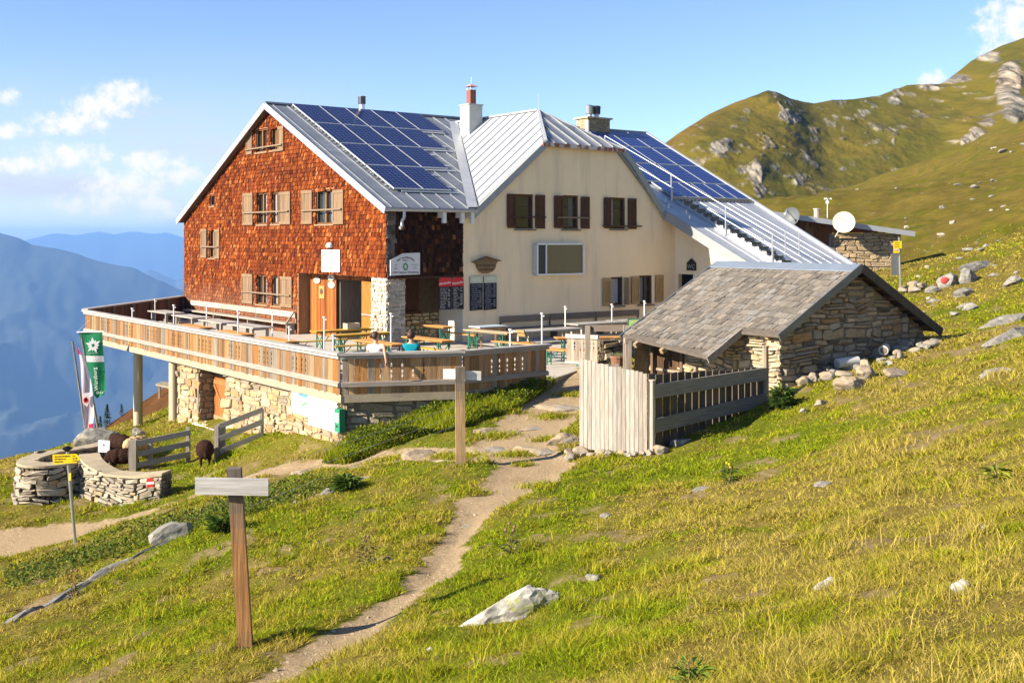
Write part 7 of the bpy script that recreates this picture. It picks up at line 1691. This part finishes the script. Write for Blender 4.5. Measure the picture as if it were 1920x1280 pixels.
# rubble along the hut gable
GH = 'rubble stones along the hut gable'
for k in range(64):
    a = -2.2 + 4.6 * rnd(); p = Vector(Pf(a, 0, ru(.15, .2 + 1.1 * min(1, (a + 2.2) / 2)))); s = ru(.15, .55); R_(p.x, p.y, (s, s * ru(.5, .9), s * ru(.35, .7)), random.choice(('tan_rock', 'rock', 'rock', 'tan_rock')), 'loose rubble stone heaped against the hut gable', ru(0, 3), 100 + k, (ru(-.3, .3), ru(-.3, .3)), .2, GH, 2)
for k, (x, y, s, lab) in enumerate(((7.75, 25.6, (.85, .5, .42), 'large tan boulder below the hut gable rubble'), (8.35, 26.3, (.55, .5, .6), 'upright jagged stone below the hut gable rubble'), (6.85, 24.8, (.42, .32, .2), 'flat stone under the big leafy plant by the hut'), (8.9, 25.9, (.9, .4, .3), 'grey slab right of the jagged stone'), (6.3, 24.2, (.22, .18, .15), 'small white stone below the big leafy plant'), (8.1, 27.2, (.75, .3, .16), 'long pale slab before the drain pipe'))): R_(x, y, s, 'lichen_rock' if k == 4 else 'tan_rock', lab, ru(-.4, .4), 140 + k, (ru(-.2, .2), ru(-.2, .2)), .3)
# rocks of the right hand slope
far = [(16.9, 43.3, (1.0, .7, .8), 'grey boulder with a red paint mark on the slope'), (17.6, 43.2, (.9, .6, .9), 'upright grey boulder right of the red marked one'), (16.2, 40.2, (.9, .6, .5), 'low boulder below the red marked boulder'), (16.0, 42.5, (.7, .5, .4), 'boulder between the sign pole and the red mark'), (18.9, 45.3, (2.4, .5, .5), 'long narrow rock slab high on the right slope'), (13.9, 31.6, (2.3, .8, .5), 'broad grey slab at the right picture edge'), (12.2, 27.4, (1.9, .6, .4), 'second grey slab at the right picture edge'), (17.7, 39.6, (.8, .6, .5), 'rounded rock below the narrow slab'), (15.1, 36.8, (.6, .5, .3), 'flat rock right of the hut roof end'), (9.9, 22.6, (1.5, .4, .25), 'half sunken slab in the grass below the right slope'), (4.22, 9.95, (.13, .10, .10), 'small white stone in the grass at right'), (2.98, 7.45, (.16, .14, .12), 'white stone near the lower right corner'), (2.5, 8.8, (.30, .2, .12), 'pale stones by the dry tussock'), (3.1, 18.4, (.75, .25, .12), 'thin flat stone in the grass below the fence'), (-.75, 10.3, (.10, .09, .06), 'small pale pebble left of the lichen boulder'), (.9, 12.6, (.2, .2, .12), 'dark stone right of the lichen boulder'), (1.45, 17.3, (.22, .16, .12), 'small dark stone in the grass above the lichen boulder'), (4.4, 15.8, (.3, .2, .1), 'flat stone on the dry slope')]
for k, (x, y, s, lab) in enumerate(far):
    o = R_(x, y, s, 'rock' if k not in (10, 11, 12, 14) else 'lichen_rock', lab, ru(.1, .7), 170 + k, (ru(-.15, .15), ru(-.25, .0)), .35)
    if k == 0:
        mb = MB(); ball(mb, Vector((x - .26, y - .24, Hz(x, y) + .24)), .17, (.55, .07, .06), 8, (1, .35, .8)); mb.build('red_mark', 'matte', o)
for k, (x, y) in enumerate([(15.1, 44.5), (15.5, 44.3), (16.0, 44.6), (15.3, 43.9), (15.8, 44.0), (14.9, 44.1), (16.2, 44.2), (15.6, 43.6)]): R_(x, y, (ru(.4, .7), ru(.3, .5), ru(.2, .35)), 'tan_rock', 'stone piled round the foot of the grey sign pole', ru(0, 3), 200 + k, (0, 0), .15, 'stones round the grey sign pole', 2)
GS = 'stones scattered over the upper slope'
protos = [rock('rock', (0, 0, 0), (1, .7, .6), m, 'grey stone scattered on the grass of the upper right slope', 'rock', GS, 0, 230 + i, (0, 0), 2) for i, m in enumerate(('rock', 'lichen_rock', 'rock', 'rock'))]
pn = 0
for k in range(400):
    if pn >= 50: break
    d = 36 * math.exp(ru(0, math.log(150 / 36.))); t = ru(.30, .47); x, y = d * t, d
    if fbm(np.array([x / 9]), np.array([y / 9]), 3, 2)[0] < .50 or (d < 70 and x / d < .36) : continue
    pr = protos[pn % 4]; o = pr if pn < 4 else pr.copy()
    if pn >= 4: COL.objects.link(o)
    s = ru(.2, .75) * (d / 60) ** .7; o.location = (x, y, Hz(x, y) + s * .08); o.scale = (s * ru(.8, 1.6), s, s * ru(.6, 1.)); o.rotation_euler = (0, 0, ru(0, 6)); pn += 1
def gravel():
    g = np.random.default_rng(31); n = 5000; t = g.uniform(R(-27), R(10), n); r = 10 * np.exp(g.uniform(0, np.log(3.2), n)); x, y = r * np.sin(t), r * np.cos(t); k = path_mask(x, y) > .45; x, y = x[k], y[k]; z = H(x, y); n = len(x); s = g.uniform(.005, .018, n) * (1 + (g.uniform(0, 1, n) > .96) * 2.2)
    base = np.array([(1, 0, 0), (0, 1, 0), (-1, 0, 0), (0, -1, 0), (0, 0, .8)]); V = (np.stack([x, y, z], -1)[:, None] + base[None] * s[:, None, None] * g.uniform(.6, 1.4, (n, 5, 3))).reshape(-1, 3)
    i = np.arange(n) * 5; loops = np.stack([i, i + 1, i + 4, i + 1, i + 2, i + 4, i + 2, i + 3, i + 4, i + 3, i, i + 4], -1).ravel()
    c = np.array([(.38, .29, .18), (.33, .26, .17), (.42, .35, .26)])[g.integers(0, 3, n)]; mesh_np('gravel', V, np.full(n * 4, 3), loops, np.repeat(c, 4, 0), 'matte', kind_='stuff')
gravel()

# ================================================================ single plants and far trees
def plant(name, x, y, label, h=.4, n=60, spread=.18, cols=((.07, .12, .03), (.10, .16, .035)), head=None, leaf=.10, cat='plant'):
    z = Hz(x, y); r = thing(name, label, cat, (x, y, z)); mb = MB(); st = MB()
    for k in range(3 if head else 1): a = ru(0, 6.28); st.tube((x, y, z - .03), (x + .06 * math.cos(a), y + .06 * math.sin(a), z + h * ru(.8, 1)), .006, .004, 5, (.20, .15, .06))
    for k in range(n):
        a = ru(0, 6.28); q = spread * math.sqrt(rnd()); p = Vector((x + q * .3 * math.cos(a), y + q * .3 * math.sin(a), z + h * .75 * rnd() ** 1.3)); d = Vector((math.cos(a), math.sin(a), ru(-.1, .9))).normalized() * leaf * ru(.6, 1.6); e = d.cross(Vector((0, 0, 1))).normalized() * d.length * .17
        m_ = p + d * .5; c = jit(random.choice(cols), .75, 1.3); mb.face((p, m_ + e, p + d - Vector((0, 0, d.length * .25)), m_ - e), c)
    mb.build('foliage', 'leaf', r); st.build('stem', 'matte', r)
    if head:
        hb = MB()
        for k in range(4): ball(hb, Vector((x + ru(-.07, .07), y + ru(-.07, .07), z + h * ru(.8, 1.05))), .022, head, 5)
        hb.build('flower_head', 'matte', r)
plant('thistle', 6.15, 25.45, 'big dark leafy thistle clump beside the hut corner', .55, 340, .5, leaf=.20)
plant('thistle', -2.15, 16.6, 'dry brown thistle left of the narrow path', .42, 70, .2, ((.16, .17, .05), (.24, .18, .08)), (.22, .13, .08))
plant('thistle', -.02, 15.3, 'brown headed thistle right of the narrow path', .42, 80, .2, ((.16, .19, .05), (.22, .19, .07)), (.24, .13, .08))
plant('thistle', 3.55, 18.3, 'yellow flowering thistle beside the thin flat stone', .30, 70, .2, ((.09, .14, .03),), (.62, .42, .03))
plant('thistle', -7.4, 18.9, 'reddish seeding plant on the left bank beside the ledges', .45, 60, .2, ((.22, .13, .05), (.14, .15, .04)), (.28, .12, .05))
plant('fern', 5.42, 12.55, 'small bright fern at the right picture edge', .28, 60, .2, ((.26, .26, .03), (.18, .22, .03)), leaf=.14)
plant('leafy_plant', 1.05, 6.55, 'broad leaved plant in the grass at the bottom edge', .16, 60, .2, ((.14, .20, .03),), leaf=.08)
plant('green_bush', -5.3, 20.6, 'dark green grassy clump above the cracked boulder', .32, 200, .32, ((.08, .13, .02),), leaf=.22)
plant('green_bush', -3.35, 22.7, 'fresh green grass clump beside the grey stones', .32, 200, .3, ((.10, .16, .025),), leaf=.22)
def conifer(x, y, z, h, label):
    r = thing('spruce_tree', label, 'tree', (x, y, z), 'small spruces on the heather slope'); mb = MB()
    for k in range(420):
        f = rnd() ** .8; a = ru(0, 6.28); q = (1 - f) * h * .24 * (.5 + .5 * rnd()); p = Vector((x + q * math.cos(a), y + q * math.sin(a), z + h * (.08 + .92 * f))); d = Vector((math.cos(a), math.sin(a), -.35)) * h * .07 * ru(.6, 1.3); e = Vector((-math.sin(a), math.cos(a), ru(-.3, .3))) * h * .025; mb.face((p - d * .4, p + e, p + d, p - e), jit((.035, .055, .02), .6, 1.5))
    mb.build('crown', 'leaf', r); mb = MB(); mb.tube((x, y, z - .3), (x, y, z + h * .95), h * .02, .01, 6, (.10, .07, .05)); mb.build('trunk', 'wood', r)
for k, (px, py, h, lab) in enumerate(((201, 797, 1.7, 'tallest small spruce on the edge of the heather slope'), (188, 806, 1.2, 'low spruce at the lower end of the heather slope'), (180, 812, 1.0, 'lowest spruce beside the flag pole foot'), (228, 775, .9, 'tiny spruce on the heather crest left of the column'), (260, 750, 1.0, 'tiny spruce on the heather crest behind the column'))):
    d = 79.; conifer((px - 960) / 2100 * d, d, (450 - py) / 2100 * d - .2, h, lab)
pl = thing('wooden_platform', 'small wooden platform on the heather slope behind the columns', 'platform', (-23.6, 78, -10.3)); mb = MB(); mb.box((-24.5, 77, -10.0), (1.5, -.2, -.28), (0, 1.5, 0), (0, 0, .12), (.52, .42, .28)); mb.build('deck', 'wood_x', pl); mb = MB()
for x in (-24.3, -23.2): mb.bar((x, 77.2, -12), (x, 77.2, -10.05 - (x + 24.3) * .2), .15, .15, (.40, .30, .2))
mb.build('support', 'wood', pl)
R_(-12.6, 34.2, (1.5, 1.2, 1.1), 'rock', 'lichen grown boulder left of the round columns', .3, 300, (0, 0), .4); R_(-11.9, 35.6, (.5, .4, .45), 'rock', 'small upright stone beside the lichen boulder', .1, 301)
# electric fence wires across the grass in front of the base wall
ew = thing('wire_fence', 'thin electric fence wires strung before the terrace base wall', 'fence', (-4, 26, -5.2))
wa, wb_ = Vector((-5.0, 20.5, -4.35)), Vector((-1.1, 27.2, -3.95))
for k in range(3): mb = MB(); mb.tube(wa - Zv * k * .3 , wb_ - Zv * (k * .22), .004, .004, 4, (.25, .25, .25)); mb.build('wire', 'matte', ew)
mb = MB(); mb.tube((-5.0, 20.5, Hz(-5, 20.5) - .1), (-5.0, 20.5, -4.3), .012, .012, 5, (.2, .16, .12)); mb.build('stake', 'matte', ew)
# ================================================================ the blue air over the valley
def haze():
    mb = MB(); mb.box((-16500, -900, -1600), (26500, 0, 0), (0, 17400, 0), (0, 0, 1600 + 150))
    m, N, L = _mat('haze')
    v = N.new('ShaderNodeVolumePrincipled'); v.inputs['Color'].default_value = (.25, .50, 1.0, 1); v.inputs['Density'].default_value = 1.0e-4; v.inputs['Anisotropy'].default_value = 0.0
    o = N.new('ShaderNodeOutputMaterial'); L.new(v.outputs[0], o.inputs['Volume'])
    h = mb.build('haze', 'haze', base=(0, 0, -1600)); h['kind'] = 'stuff'
haze()
